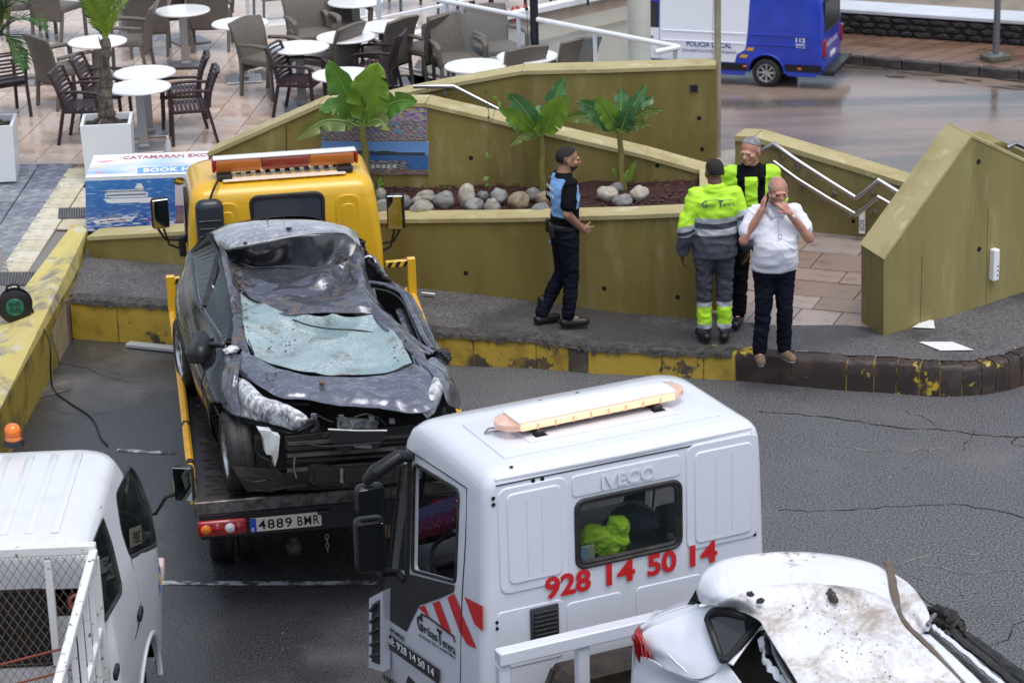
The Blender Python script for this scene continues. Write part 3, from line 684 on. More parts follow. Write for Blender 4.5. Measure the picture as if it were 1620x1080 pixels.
def rail(name,pix,plane,off,r,label,brackets=(),z=None):
 t=thing(name,label,'handrail');pts=[plane.at(a,b,off)for a,b in pix]
 mb=MB();mb.tube(pts,r,10);mb.obj('rail',m_chrome,t,smooth=True)
 for a,b in brackets:
  p=plane.at(a,b,off);mb=MB();w=p-plane.n*off
  mb.tube([p,p-Vector((0,0,.05)),w-Vector((0,0,.06))],.008,6);mb.tube([w-Vector((0,0,.06)),w-Vector((0,0,.06))+plane.n*.012],.03,10);mb.obj('bracket',m_chrome,t,smooth=True)
 return t
rail('handrail',[(654,137),(718,137),(790,174),(800,178)],TW,.09,.024,'short bright handrail fixed on the highest ochre wall left of the plants',[(703,142)])
rail('handrail',[(1205,239),(1224,228),(1260,254),(1310,286),(1355,314)],SWP,.1,.03,'upper steel handrail descending on the stair wall',[(1258,258),(1316,300),(1234,240)])
rail('handrail',[(1213,264),(1224,256),(1260,283),(1310,314),(1355,340)],SWP,.1,.03,'lower steel handrail descending on the stair wall',[(1267,290),(1300,312),(1340,335)])
rail('handrail',[(1355,314),(1390,285),(1425,307),(1440,317)],SWP,.14,.03,'upper bent steel handrail nearest the peaked wall',[(1375,300),(1412,306)])
rail('handrail',[(1355,340),(1390,311),(1416,327),(1432,337)],SWP,.14,.03,'lower bent steel handrail nearest the peaked wall',[(1378,330),(1410,330)])
rail('handrail',[(1593,234),(1606,227),(1640,242)],G2,.08,.024,'bright handrail end at the right edge above the peaked wall',[])
ps=thing('post_sign','small white label strip on the post below the steel handrails','sign');
M=SWP.mat(SWP.at(1364,350,.15));mb=MB();mb.box((0,0,0),(.06,.26,.02),0,M);mb.obj('plate',m_white,ps)
text('lettering','SOS',.07,M@Matrix.Translation((.025,-.1,.012))@Matrix.Rotation(R(90),4,'Z'),m_plastic,ps)
# --------------------- mulch bed
bed=thing('planter_bed',None,None,kind='structure')
c00,c10,c11,c01=FW.at(600,352),FW.at(1112,341),DW.at(1110,285),DW.at(600,297)
rows=[]
for j in range(13):
 row=[]
 for i in range(61):
  u,v=i/60,j/12;p=(c00.lerp(c10,u)).lerp(c01.lerp(c11,u),v);p.z-=.06*(1-v);p.z+=.035*noise.noise(p*2.3)+.015*noise.noise(p*9)
  row.append(p)
 rows.append(row)
mb=MB();mb.sheet(rows);mb.obj('mulch',m_mulch,bed,smooth=True)
def bed_pt(px,py):
 z=1.15
 for _ in range(10):
  p=P(px,py,z);u=max(0,min(1,(px-600)/510));f=c00.lerp(c10,u);b=c01.lerp(c11,u)
  v=max(0,min(1,(p.y-f.y)/max(.01,b.y-f.y)));z=f.z*(1-v)+b.z*v-.06*(1-v)
 return P(px,py,z)
chips=MB();rc=random.Random(9)
for _ in range(2600):
 u,v=rc.random(),rc.random();p=(c00.lerp(c10,u)).lerp(c01.lerp(c11,u),v);p.z-=.06*(1-v)-.012;s=rc.uniform(.008,.025)
 M=Matrix.Translation(p)@Matrix.Rotation(rc.uniform(0,6),4,'Z')@Matrix.Rotation(rc.uniform(-.7,.7),4,'X')
 chips.add([(-s,-s*.4,0),(s,-s*.3,0),(s*.8,s*.4,.002),(-s*.9,s*.5,0)],[(0,1,2,3)],M)
chips.obj('bark_chips',mk('bark_chip',(.10,.035,.025),.8,col2=(.05,.018,.015),scale=8),bed,kind='stuff')
m_st=[mk('river_stone_%d'%i,c,.6,col2=c2,scale=3,lo=.35,hi=.65,bump=.25,bscale=14,bdist=.01,coords='Generated',col3=c3,scale3=8,lo3=.6,hi3=.75)for i,(c,c2,c3)in enumerate([((.26,.26,.25),(.16,.165,.16),(.36,.34,.3)),((.33,.31,.27),(.22,.2,.17),(.42,.4,.36)),((.2,.2,.2),(.12,.12,.12),(.3,.28,.24)),((.27,.2,.13),(.15,.12,.08),(.34,.3,.24)),((.42,.39,.33),(.3,.27,.22),(.5,.48,.43))])]
ST=[(739,310,30,42,4,'large pale upright stone with a second knob in the middle of the bed'),(750,325,32,24,0,'blue-grey round stone in front of the tall pale stone'),(779,327,26,26,1,'small round tan-grey stone right of the twig plant foot'),(764,312,22,20,2,'dark stone tucked behind the twig plant foot'),(790,312,30,28,0,'grey egg-shaped stone left of the brown cracked stone'),(820,318,36,32,3,'brown cracked round stone under the middle banana plant'),(843,308,28,22,2,'dark stone leaning behind the middle banana stem'),(862,315,34,24,3,'brown-grey stone right of the middle banana stem'),(856,332,34,18,2,'flat dark stone beside the policeman at bed front'),(704,317,32,30,0,'dark grey stone left of the tall pale stone'),(674,312,30,22,1,'grey-brown stone behind the spotted stone at left of the bed'),(668,330,36,26,1,'spotted pale stone near the black mirror of the yellow truck'),(606,328,22,30,0,'round grey stone nearest the yellow cab'),(603,308,20,22,1,'small stone beside the green shoot near the yellow cab'),(640,320,26,22,2,'dark stone in the gap behind the right mirror'),(660,320,18,18,1,'small grey stone between the mirror and the spotted stone'),(961,308,34,26,4,'pale stone left of the right banana stem'),(986,318,30,20,0,'smooth blue-grey stone in front of the right banana stem'),(1012,307,32,26,4,'pale green-grey stone right of the right banana stem'),(975,298,24,18,2,'dark small stone behind the right banana stem')]
for i,(x,y,w,h,mi,lb)in enumerate(ST):
 b=bed_pt(x,y-2+h*.45);s=155.
 bm=bmesh.new();bmesh.ops.create_icosphere(bm,subdivisions=4,radius=1);q=random.Random(i)
 off=Vector((i*3.1,7,2))
 for v in bm.verts:
  n1=noise.noise(v.co*1.1+off);n2=noise.noise(v.co*2.6+off);v.co*=1+.22*n1+.07*n2
  v.co=Vector((v.co.x*w/s/2,v.co.y*w/s/2*.85,v.co.z*h/s/2))
 mb=MB();mb.addbm(bm,Matrix.Rotation(q.uniform(0,6),4,'Z'));o=mb.obj('river_stone',m_st[mi],smooth=True,ang=180,label=lb,cat='stone',group='stones in the planter bed')
 o.location=b+Vector((0,0,h/s*.36))
# --------------------- vehicles: common tools
m_clear=mk('cab_glass',(.02,.03,.03),.03,alpha=.26,spec=.9)
m_inner=mk('cab_interior',(.025,.026,.03),.7)
m_inlight=mk('cab_trim_grey',(.05,.05,.056),.6)
m_hiv=mk('hi_vis_yellow',(.50,.88,.04),.6,col2=(.40,.74,.03),scale=4,lo=.4,hi=.7,bump=.3,bscale=9,bdist=.02)
m_navy=mk('navy_cloth',(.014,.018,.034),.8,spec=.2,col2=(.02,.024,.04),scale=5,bump=.35,bscale=10,bdist=.02)
m_redp=mk('red_print',(.55,.015,.02),.4)
m_dkgrey=mk('dark_grey_plastic',(.035,.038,.045),.45)
m_mirror=mk('mirror_face',(.5,.55,.58),.03,1.)
class Frame:
 def __init__(s,root):
  s.o=Vector(root.location);a=root.rotation_euler[2];s.r=Vector((math.cos(a),math.sin(a),0));s.f=Vector((-math.sin(a),math.cos(a),0))
 def loc(s,w):v=w-s.o;return Vector((v.dot(s.r),v.dot(s.f),v.z))
 def onY(s,px,py,Y):
  d=ray(px,py);C=Vector((0,0,CAMH));t=(s.o+s.f*Y-C).dot(s.f)/d.dot(s.f);return s.loc(C+d*t)
 def onX(s,px,py,X):
  if callable(X):
   x=X(0,1.)
   for _ in range(12):p=s.onX(px,py,x);x=.5*x+.5*X(p.y,p.z)
   return s.onX(px,py,x)
  d=ray(px,py);C=Vector((0,0,CAMH));t=(s.o+s.r*X-C).dot(s.r)/d.dot(s.r);return s.loc(C+d*t)
 def onZ(s,px,py,z):return s.loc(P(px,py,z))
def lerp_tab(tab,z):
 if z<=tab[0][0]:return tab[0][1]
 for a,b in zip(tab[:-1],tab[1:]):
  if z<=b[0]:t=(z-a[0])/(b[0]-a[0]);return a[1]*(1-t)+b[1]*t
 return tab[-1][1]
def ring(z,y0,y1,hw,r0,r1,n=6,bulge=.015):
 out=[]
 for cx,cy,r_,a in((hw-r1,y1-r1,r1,0),(-hw+r1,y1-r1,r1,90),(-hw+r0,y0+r0,r0,180),(hw-r0,y0+r0,r0,270)):
  for i in range(n+1):
   t=R(a+90*i/n);out.append(Vector((cx+r_*math.cos(t),cy+r_*math.sin(t),z)))
 full=[]
 for i,p in enumerate(out):
  q=out[(i+1)%len(out)];full.append(p)
  if(q-p).length>.3:
   for k in range(1,8):full.append(p.lerp(q,k/8))
 return full
def cab(name,secs,mats,parent,warp=None,th=.035):
 """cab shell lofted through rounded plan sections (z, y_rear, y_front, half width, rear radius, front radius)"""
 mb=MB();rows=[]
 for a,b in zip(secs[:-1],secs[1:]):
  k=3 if b[0]-a[0]>.15 else 1
  for i in range(k):rows.append(ring(*[a[j]*(1-i/k)+b[j]*i/k for j in range(6)]))
 rows.append(ring(*secs[-1]))
 if warp:rows=[[warp(p)for p in r_]for r_ in rows]
 mb.sheet(rows,closed=True);n=len(rows[0]);o_=len(mb.v)
 mb.add(rows[-1],[tuple(range(n))]);mb.add(rows[0],[tuple(range(n))[::-1]])
 bm=bmesh.new();me=bpy.data.meshes.new('t');me.from_pydata(mb.v,[],mb.f);bm.from_mesh(me);bmesh.ops.remove_doubles(bm,verts=bm.verts[:],dist=1e-5)
 bmesh.ops.recalc_face_normals(bm,faces=bm.faces[:]);bm.to_mesh(me);bm.free()
 for m in mats:me.materials.append(m)
 o=bpy.data.objects.new(name,me);COL.objects.link(o);o.parent=parent
 md=o.modifiers.new('th','SOLIDIFY');md.thickness=th;md.offset=-1;md.material_offset=1
 bpy.context.view_layer.update();bake(o);return o
def finish(o,ang=35):
 me=o.data;me.polygons.foreach_set('use_smooth',[True]*len(me.polygons));me.set_sharp_from_angle(angle=R(ang));return o
def cutX(poly_yz,x0,x1):
 mb=MB();k=len(poly_yz)
 vs=[(x0,p[0],p[1])for p in poly_yz]+[(x1,p[0],p[1])for p in poly_yz]
 return mb.add(vs,[tuple(range(k)),tuple(range(k,2*k))[::-1]]+[(i,k+i,k+(i+1)%k,(i+1)%k)for i in range(k)])
def cutY(poly_xz,y0,y1):
 mb=MB();k=len(poly_xz)
 vs=[(p[0],y0,p[1])for p in poly_xz]+[(p[0],y1,p[1])for p in poly_xz]
 return mb.add(vs,[tuple(range(k)),tuple(range(k,2*k))[::-1]]+[(i,k+i,k+(i+1)%k,(i+1)%k)for i in range(k)])
def pane(name,pts3,parent,mat,seal=.014,th=.006):
 """glass pane filling an outline of 3d points, with its rubber seal as child"""
 mb=MB();c=sum(pts3,Vector())/len(pts3);n_=(pts3[1]-pts3[0]).cross(pts3[len(pts3)//2]-pts3[0]).normalized()
 mb.hull3([p for p in pts3],n_*th);g=mb.obj(name,mat,parent)
 if seal:
  s=MB();s.tube(pts3,seal,6,closed=True);s.obj('seal',m_black,g,smooth=True)
 return g
def make_wheel(parent,c,rad,w,side,rim=None,spokes=7,name='wheel',rz=0,rough_tyre=None):
 """c: centre, axle along local x; side +1: outer face towards +x"""
 M=Matrix.Translation(c)@Matrix.Rotation(rz,4,'Z')@Matrix.Rotation(R(90)*side,4,'Y')
 t=MB();rr=rad*.64
 t.lathe([(rr,-w/2),(rad*.9,-w/2),(rad*.975,-w*.42),(rad,-w*.3),(rad,-w*.1),(rad*.985,-w*.09),(rad*.985,-w*.05),(rad,-w*.04),(rad,w*.04),(rad*.985,w*.05),(rad*.985,w*.09),(rad,w*.1),(rad,w*.3),(rad*.975,w*.42),(rad*.9,w/2),(rr*1.05,w/2),(rr,w*.42)],40,M)
 wh=t.obj(name,rough_tyre or m_black,parent,smooth=True)
 r_=MB();r_.lathe([(rr,w*.44),(rr*.96,w*.44),(rr*.9,w*.2),(rr*.3,w*.05),(0,w*.05)],32,M)
 r_.obj('rim',m_dark,wh,smooth=True)
 s=MB()
 for k in range(spokes):
  a=2*math.pi*k/spokes;Q=M@Matrix.Rotation(a,4,'Z')
  s.box((rr*.52,0,w*.30),(rr*.9,rr*.2,w*.1),.006,Q)
 s.lathe([(rr*1.0,w*.47),(rr*.93,w*.47),(rr*.88,w*.36),(rr*.9,w*.3)],32,M);s.lathe([(rr*.24,w*.3),(rr*.22,w*.4),(0,w*.42)],16,M)
 s.obj('hub_cap',rim or m_alloy,wh,smooth=True)
 return wh
def decal(name,pts,off,mat,parent):
 mb=MB();mb.add([p+off for p in pts],[tuple(range(len(pts)))]);return mb.obj(name,mat,parent,fixn=False)
# --------------------- white tow truck in front (cab seen from behind)
tr=thing('tow_truck','white tow truck in the foreground with red phone number and lit amber light bar','tow truck',(.665,14.002,0),R(24.2))
FI=Frame(tr)
hwI=[(.45,.97),(.7,.987),(.95,.99),(1.2,.985),(1.8,.958),(2.1,.947),(2.25,.94),(2.34,.93),(2.39,.915),(2.43,.885),(2.465,.80)]
secI=[(.45,0,1.86,.97,.05,.28),(.7,0,1.87,.985,.06,.28),(.95,0,1.85,.99,.07,.27),(1.2,0,1.66,.985,.07,.25),(1.5,0,1.54,.97,.07,.18),(1.8,0,1.44,.958,.07,.15),(2.1,0,1.33,.947,.07,.13),(2.25,0,1.27,.94,.07,.12),(2.34,0,1.21,.93,.07,.13),(2.39,.004,1.15,.915,.07,.15),(2.425,.02,1.08,.89,.08,.18),(2.447,.05,.96,.855,.09,.2),(2.457,.09,.9,.82,.1,.2),(2.46,.2,.8,.7,.1,.15)]
XI=lambda y,z:-lerp_tab(hwI,z)
shell=cab('cab_shell',secI,[m_truckwhite,m_inner],tr)
rw=rrect(-.33,1.75,.345,2.155,.05)
dw=[FI.onX(a,b,XI)for a,b in((655,733),(727,776),(721,921),(652,902))]
dwp=rpoly([(p.y,p.z)for p in dw],.05);qw=[FI.onX(a,b,XI)for a,b in((629,738),(649,731),(646,902),(611,905))]
qwp=rpoly([(p.y,p.z)for p in qw],.02)
wsp=rrect(-.78,1.28,.78,2.15,.08)
cut(shell,[cutY(rw,-.3,.3),cutX(dwp,-1.4,-.6),cutX(qwp,-1.4,-.6),cutX(dwp,.6,1.4),cutX(qwp,.6,1.4),cutY(wsp,.9,2.4)])
finish(shell)
pane('rear_window',[Vector((p[0],.012,p[1]))for p in rw],tr,m_clear,.02)
ins=[Vector((p[0],-.004,p[1]))for p in rrect(-.345,1.735,.36,2.17,.055)]
mb=MB();mb.tube(ins,.013,8,closed=True);mb.obj('window_rubber',m_black,tr,smooth=True)
def sidepts(poly,off=0):return[Vector((-lerp_tab(hwI,z)-off,y,z))for y,z in poly]
pane('side_window',[p+Vector((.02,0,0))for p in sidepts(qwp)],tr,m_clear,.008)
pane('side_window',[Vector((-p.x-.02,p.y,p.z))for p in sidepts(dwp)],tr,m_clear,.012)
pane('side_window',[Vector((-p.x-.02,p.y,p.z))for p in sidepts(qwp)],tr,m_clear,.008)
mb=MB();mb.tube(sidepts(dwp,.0),.012,6,closed=True);mb.obj('window_rubber',m_black,tr,smooth=True)
pane('windscreen',[Vector((x,(1.66+(z-1.2)*-.43)-.03,z))for x,z in wsp],tr,m_clear,.015)
pts=[FI.onX(a,b,XI)for a,b in((650,725),(654,726),(652,906),(646,906))]
mb=MB();mb.tube([sidepts([(pts[0].y,pts[0].z)],.004)[0],sidepts([(pts[3].y,pts[3].z)],.004)[0]],.022,6);mb.obj('window_divider',m_plastic,tr)
def side_decal(name,pix,mat,off=.004,parent=tr,sub=1):
 pts=[]
 for i,q in enumerate(pix):
  n=pix[(i+1)%len(pix)]
  for k in range(sub):pts.append(FI.onX(q[0]+(n[0]-q[0])*k/sub,q[1]+(n[1]-q[1])*k/sub,XI)+Vector((-off,0,0)))
 mb=MB();mb.add(pts,[tuple(range(len(pts)))]);
 bm=bmesh.new();vs=[bm.verts.new(p)for p in pts];bm.faces.new(vs);bmesh.ops.triangulate(bm,faces=bm.faces[:]);mb=MB();mb.addbm(bm)
 return mb.obj(name,mat,parent)
side_decal('door_panel_black',[(610,908),(652,908),(720,925),(718,936),(695,946),(664,957),(654,976),(644,998),(628,988),(610,975)],m_plastic,.006,sub=3)
cx=lambda x,y:(540+x/2.7,680+y/2.7)
for q in([(330,755),(358,748),(380,802)],[(392,738),(420,727),(472,864),(430,838)],[(455,714),(483,697),(512,762),(512,872)],[(516,782),(580,932),(540,914),(516,872)],[(528,710),(607,752),(607,858),(572,828)]):
 side_decal('red_stripe',[cx(*p)for p in q],m_redp,.005)
side_decal('phone_band',[(606,994),(609,1018),(697,1081),(698,1058)],m_plastic,.014)
def side_M(pix0,pix1,off=.006):
 a=FI.onX(*pix0,XI);b=FI.onX(*pix1,XI);x=(b-a).normalized();z=Vector((-1,0,0));z=(z-x*z.dot(x)).normalized();y=z.cross(x)
 m=Matrix((x,y,z)).transposed().to_4x4();m.translation=a+z*off;return m,(b-a).length
M,L=side_M((613,1010),(694,1071),.02);t=text('lettering','Tel: 928 14 50 14',.072,M,m_white,tr,bold=.0008);L0=max(v.co.dot(M.col[0].to_3d())for v in t.data.vertices)-min(v.co.dot(M.col[0].to_3d())for v in t.data.vertices)
S=M@Matrix.Diagonal((L/L0*.97,1.05,1,1))@M.inverted();t.data.transform(S)
def fit_text(body,p0,p1,size,mat,par,bold=0,name='lettering',off=.006,shear=0):
 M,L=side_M(p0,p1,off);t=text(name,body,size,M,mat,par,bold=bold,shear=shear);ax=M.col[0].to_3d()
 d=[v.co.dot(ax)for v in t.data.vertices];k=L/(max(d)-min(d));t.data.transform(M@Matrix.Diagonal((k,1,1,1))@M.inverted());return t
fit_text('EUROCARGO',cx(187,838),cx(272,900),.04,m_plastic,tr,.001,shear=.2)
fit_text('100-E',cx(180,1058),cx(250,1105),.05,m_plastic,tr,.003)
fit_text('G',cx(328,842),cx(352,862),.135,m_plastic,tr,.004);fit_text('rúas',cx(356,862),cx(412,902),.085,m_plastic,tr,.001)
fit_text('T',cx(416,905),cx(436,920),.135,m_plastic,tr,.004);fit_text('erera',cx(436,920),cx(490,958),.085,m_plastic,tr,.001)
fit_text('AUXILIO EN CARRETERA',cx(335,878),cx(492,978),.028,m_dkgrey,tr)
pp=[FI.onX(*cx(*q),XI)+Vector((-.008,0,0))for q in((352,790),(335,780),(330,800),(345,783),(380,800),(485,880),(490,905))]
mb=MB();mb.tube(pp[3:],.006,4);mb.tube([pp[3]+Vector((0,0,-.05)),pp[3]],.006,4);mb.obj('logo_line',m_plastic,tr)
mb=MB()
seam=[FI.onX(a,b,XI)+Vector((-.001,0,0))for a,b in((739,772),(737,850),(731,950),(729,1060),(727,1120))]
mb.tube(crow(seam,12),.004,4)
top=[FI.onX(a,b,XI)+Vector((-.001,0,0))for a,b in((739,772),(700,746),(660,720),(636,706),(628,716),(618,790),(607,905))]
mb.tube(crow(top,24),.004,4);mb.obj('door_seam',m_hole,tr)
mb=MB();mb.box((0,.47,2.462),(1.46,.62,.018),.008,seg=2);mb.obj('roof_panel',m_truckwhite,tr,smooth=True)
mb=MB();mb.box((0,.46,2.474),(1.0,.34,.012),.005,seg=2);mb.obj('roof_bead',m_truckwhite,tr,smooth=True)
mb=MB();mb.tube([(-.80,.115,2.452),(.80,.115,2.452)],.0035,4);mb.tube([(-.80,.115,2.452),(-.80,.82,2.452)],.0035,4);mb.tube([(.8,.115,2.452),(.8,.82,2.452)],.0035,4)
mb.obj('roof_seam',m_hole,tr)
mb=MB()
for x,y in[(-.62,.93),(-.45,.97),(-.1,.98),(.15,.99),(.42,.97),(.6,.92),(.72,.85),(-.3,.9),(.3,.93),(-.5,.88),(-.74,.3),(-.7,.05)]:mb.lathe([(0,.004),(.011,.004),(.013,0)],8,Matrix.Translation((x*1.05,y,2.452 if y<.9 else 2.44)))
mb.obj('roof_plugs',m_hole,tr,kind='stuff')
def press(x0,z0,x1,z1,r=.05,d=.010,y=0.,name='pressed_panel',ribs=0):
 vs,fs=panel([rrect(x0,z0,x1,z1,r)],d*2,d*.8);mb=MB();M=Matrix(((1,0,0,0),(0,0,-1,y),(0,1,0,0),(0,0,0,1)))
 mb.add([M@Vector((v[0],v[1],v[2]+d))for v in vs],fs);o=mb.obj(name,m_truckwhite,tr,smooth=True,ang=50)
 for k in range(1,ribs+1):
  x=x0+.03+(x1-x0-.06)*k/(ribs+1);q=MB();q.box((x,y-d,(z0+z1)/2),(.008,.008,z1-z0-.08),.003);q.obj('rib',m_truckwhite,o)
 return o
press(-.855,1.67,-.40,2.35,.06,.009);press(-.80,1.73,-.447,2.31,.04,.009,-.009,ribs=2)
press(.40,1.69,.90,2.38,.06,.009);press(.455,1.73,.855,2.33,.04,.009,-.009,ribs=2)
press(-.37,2.2,.36,2.34,.03,.008)
for a,b in((-.42,-.05),(.05,.5)):press(a-.0,1.28,b,1.52,.03,.007)
press(-.88,1.18,-.45,1.56,.03,.006);press(.55,1.3,.88,1.5,.03,.006)
M=Matrix(((1,0,0,-.185),(0,0,-1,-.017),(0,1,0,2.225),(0,0,0,1)))
t=text('embossed_lettering','IVECO',.115,M,m_truckwhite,tr,ext=.0015,bold=.002,bevel=.001,sx=1.12)
tx=[('9',0),('2',0),('8',0)]
M=Matrix(((1,0,0,0),(0,0,-1,-.012),(0,1,0,0),(0,0,0,1)))
for body,x0,x1 in(('928',-.565,-.26),('14',-.155,.04),('50',.125,.325),('14',.42,.61)):
 t=text('phone_number',body,.17,Matrix.Identity(4),m_redp,tr,bold=.0055);vs=t.data.vertices
 a=min(v.co.x for v in vs);b=max(v.co.x for v in vs);k=(x1-x0)/(b-a)
 t.data.transform(M@Matrix.Translation((x0-a*k,1.588,0))@Matrix.Diagonal((k,1.12,1,1)))
v=MB();v.box((-.575,-.014,1.41),(.19,.02,.27),.02,seg=2);vt=v.obj('vent',m_dkgrey,tr,smooth=True)
for k in range(8):
 q=MB();q.box((-.575,-.028,1.31+k*.029),(.15,.014,.012),.003);q.obj('louvre',m_plastic,vt)
for x,z in((-.93,2.3),(-.93,2.26),(-.93,1.5),(-.93,1.46),(.93,2.05),(.95,1.7),(-.62,2.36),(-.56,2.36),(.82,2.36)):
 q=MB();q.lathe([(0,.004),(.011,.004),(.014,0)],8,Matrix.Translation((x if abs(x)<.9 else math.copysign(.88,x),-.002,z))@Matrix.Rotation(R(90),4,'X'));q.obj('plug',m_hole,tr,smooth=True)
mb=MB();mb.tube([(-.86,.02,2.405),(0,.006,2.407),(.86,.02,2.405)],.016,8);mb.obj('roof_lip',m_truckwhite,tr,smooth=True)
mb=MB();mb.tube([(-.86,.0,2.375),(.86,.0,2.375)],.004,4);mb.obj('lip_seam',m_hole,tr)
bl=[FI.onZ(807,664,2.56),FI.onZ(1055,613,2.56)]
bc=(bl[0]+bl[1])/2;bd=(bl[1]-bl[0]);bL=bd.length;ba=math.atan2(bd.y,bd.x)
Mb=Matrix.Translation((bc.x,bc.y,2.545))@Matrix.Rotation(ba,4,'Z')
m_lit=mk('lit_amber',(.95,.6,.4),.15,emit=(1.,.5,.2),estr=.5,coat=1.)
m_ambc=mk('pale_amber_lens',(.8,.5,.35),.1,alpha=.75,coat=1.,emit=(1,.6,.4),estr=.05)
mb=MB();mb.box((0,.0,.030),(bL+.0,.23,.02),.01,Mb,seg=2);lb=mb.obj('light_bar',m_white,tr,smooth=True)
mb=MB()
mb.box((0,-.115,-.002),(bL-.02,.03,.045),.012,Mb,seg=3);mb.obj('amber_lens',m_lit,lb,smooth=True)
mb=MB();mb.box((0,.115,-.002),(bL-.02,.03,.045),.012,Mb,seg=3);mb.obj('amber_lens',m_lit,lb,smooth=True)
for s in(-1,1):
 mb=MB();mb.lathe([(.0,.022),(.10,.022),(.118,.015),(.12,.0),(.12,-.02),(.1,-.028)],18,Mb@Matrix.Translation((s*(bL/2-.02),0,0)),R(-90)if s>0 else R(90),R(90)if s>0 else R(270));mb.obj('end_lens',m_ambc,lb,smooth=True)
mb=MB();mb.box((0,0,-.02),(bL-.06,.2,.03),.004,Mb);mb.obj('bar_base',m_dkgrey,lb)
for s in(-.75,.75):
 mb=MB();x=s*bL/2;mb.box((x,-.06,-.055),(.06,.16,.05),.01,Mb);mb.box((x,-.13,-.07),(.09,.06,.012),.004,Mb);mb.obj('foot',m_plastic,lb)
for k in range(1,9):
 mb=MB();mb.box((-bL/2+bL*k/9,-.1335,-.003),(.012,.003,.04),0,Mb);mb.obj('lens_rib',m_ambc,lb)
mb=MB();c=FI.onZ(783,686,2.46);mb.tube([c+Vector((-.07,0,.02)),c+Vector((-.03,.03,.03)),c+Vector((.03,.02,.03)),c+Vector((.06,-.02,.02)),c+Vector((-.02,-.03,.03)),c+Vector((-.07,0,.02))],.006,5);mb.obj('roof_bracket',m_steel,tr)
def blob_box(c,d,M=None,bev=.03):mb=MB();mb.box(c,d,bev,M,seg=3);return mb
ma=FI.onX(630,722,-1.08);mb=MB();mb.tube([FI.onX(650,722,-.96),FI.onX(630,721,-1.06),FI.onX(595,745,-1.2),FI.onX(580,760,-1.24)],[.035,.042,.05,.035],10);mp=mb.obj('mirror_arm',m_plastic,tr,smooth=True)
for c,(w,d,h),nm in((FI.onX(586,790,-1.22),(.19,.11,.20),'wide_angle_mirror'),(FI.onX(586,862,-1.22),(.20,.12,.37),'main_mirror')):
 M=Matrix.Translation(c)@Matrix.Rotation(R(-10),4,'Z');mb=MB();mb.box((0,.02,0),(w,d,h),.045,M,seg=3);o=mb.obj(nm,m_plastic,tr,smooth=True)
 mb=MB();mb.box((.0,-.042,0),(w*.82,.006,h*.86),.003,M);mb.obj('glass',mk('mirror_dark',(.04,.045,.05),.05,1.),o)
mb=MB();mb.tube([FI.onX(600,905,-1.15),FI.onX(625,905,-1.02),FI.onX(640,915,-.975)],[.03,.025,.03],8);mb.obj('mirror_arm',m_plastic,tr,smooth=True)
M0=[FI.onX(a,b,-1.05)for a,b in((606,934),(584,946),(583,1055),(606,1062))]
mb=MB();mb.hull3([p for p in M0],Vector((.06,.02,0)));de=mb.obj('corner_deflector',m_truckwhite,tr)
M1=[FI.onX(a,b,-1.055)for a,b in((600,948),(588,956),(588,1046),(600,1050))]
mb=MB();mb.hull3(M1,Vector((.02,0,0)));mb.obj('grille',m_plastic,de)
for k in range(5):
 a=M1[1].lerp(M1[2],(k+.5)/5);b=M1[0].lerp(M1[3],(k+.5)/5);mb=MB();mb.tube([a+Vector((-.01,0,0)),b+Vector((-.01,0,.03))],.012,5);mb.obj('louvre',m_dkgrey,de)
mb=MB();mb.box((0,1.32,1.22),(1.75,.42,.35),.06,seg=2);mb.box((-.42,1.12,1.33),(.5,.25,.14),.05,seg=2);mb.obj('dashboard',m_inlight,tr,smooth=True)
mb=MB();T=Matrix.Translation((-.62,1.10,1.40))@Matrix.Rotation(R(35),4,'X');mb.tube([T@Vector((.21*math.cos(a*.2618),.21*math.sin(a*.2618),0))for a in range(24)],.016,8,closed=True)
mb.tube([T@Vector((-.2,0,0)),T@Vector((.2,0,0))],.02,6);mb.tube([T@Vector((0,0,0)),(-.62,1.28,1.28)],.03,8);mb.obj('steering_wheel',m_plastic,tr,smooth=True)
for x in(-.45,.5):
 mb=MB();mb.box((x,.62,1.1),(.48,.5,.16),.05,seg=2);mb.box((x,.36,1.4),(.46,.14,.6),.05,seg=2);mb.box((x,.34,1.78),(.26,.1,.16),.04,seg=2);mb.obj('seat',m_inner,tr,smooth=True)
mb=MB();mb.box((0,.14,1.66),(1.7,.22,.10),.02);mb.box((0,.2,1.0),(1.7,.3,.8),.02);mb.obj('rear_shelf',m_dkgrey,tr)
def cloth_heap(c,d,seed,mat,name,parent=None,**kw):
 bm=bmesh.new();bmesh.ops.create_icosphere(bm,subdivisions=5,radius=1);off=Vector((seed,seed*2,0))
 for v in bm.verts:
  n1=noise.noise(v.co*1.3+off);n2=abs(noise.noise(v.co*2.4+off*2));n3=abs(noise.noise(v.co*5+off));v.co*=1+.35*n1-.38*n2-.16*n3
  v.co=Vector((v.co.x*d[0],v.co.y*d[1],max(v.co.z,-.75)*d[2]))
 mb=MB();mb.addbm(bm,Matrix.Translation(c));return mb.obj(name,mat,parent,smooth=True,ang=180,**kw)
T_=Matrix.Translation(tr.location)@tr.rotation_euler.to_matrix().to_4x4()
jk=cloth_heap(T_@Vector((-.10,.13,1.81)),(.17,.07,.12),2.2,m_hiv,'jacket',label='crumpled hi-vis yellow and navy jacket lying behind the rear window of the white cab',cat='jacket')
cloth_heap(T_@Vector((.10,.14,1.88)),(.17,.08,.14),5.1,m_navy,'jacket_lining',jk)
cloth_heap(T_@Vector((-.02,.09,1.91)),(.08,.05,.08),9.1,m_hiv,'sleeve',jk)
mb=MB();mb.box(T_@Vector((-.24,.1,1.76)),(.12,.02,.12),.002,rz=R(24));pb=mb.obj('magazine',mk('magazine_blue',(.25,.5,.65),.4,col2=(.6,.55,.25),scale=14),label='small blue and yellow leaflet leaning inside the lower left corner of the cab rear window',cat='leaflet')
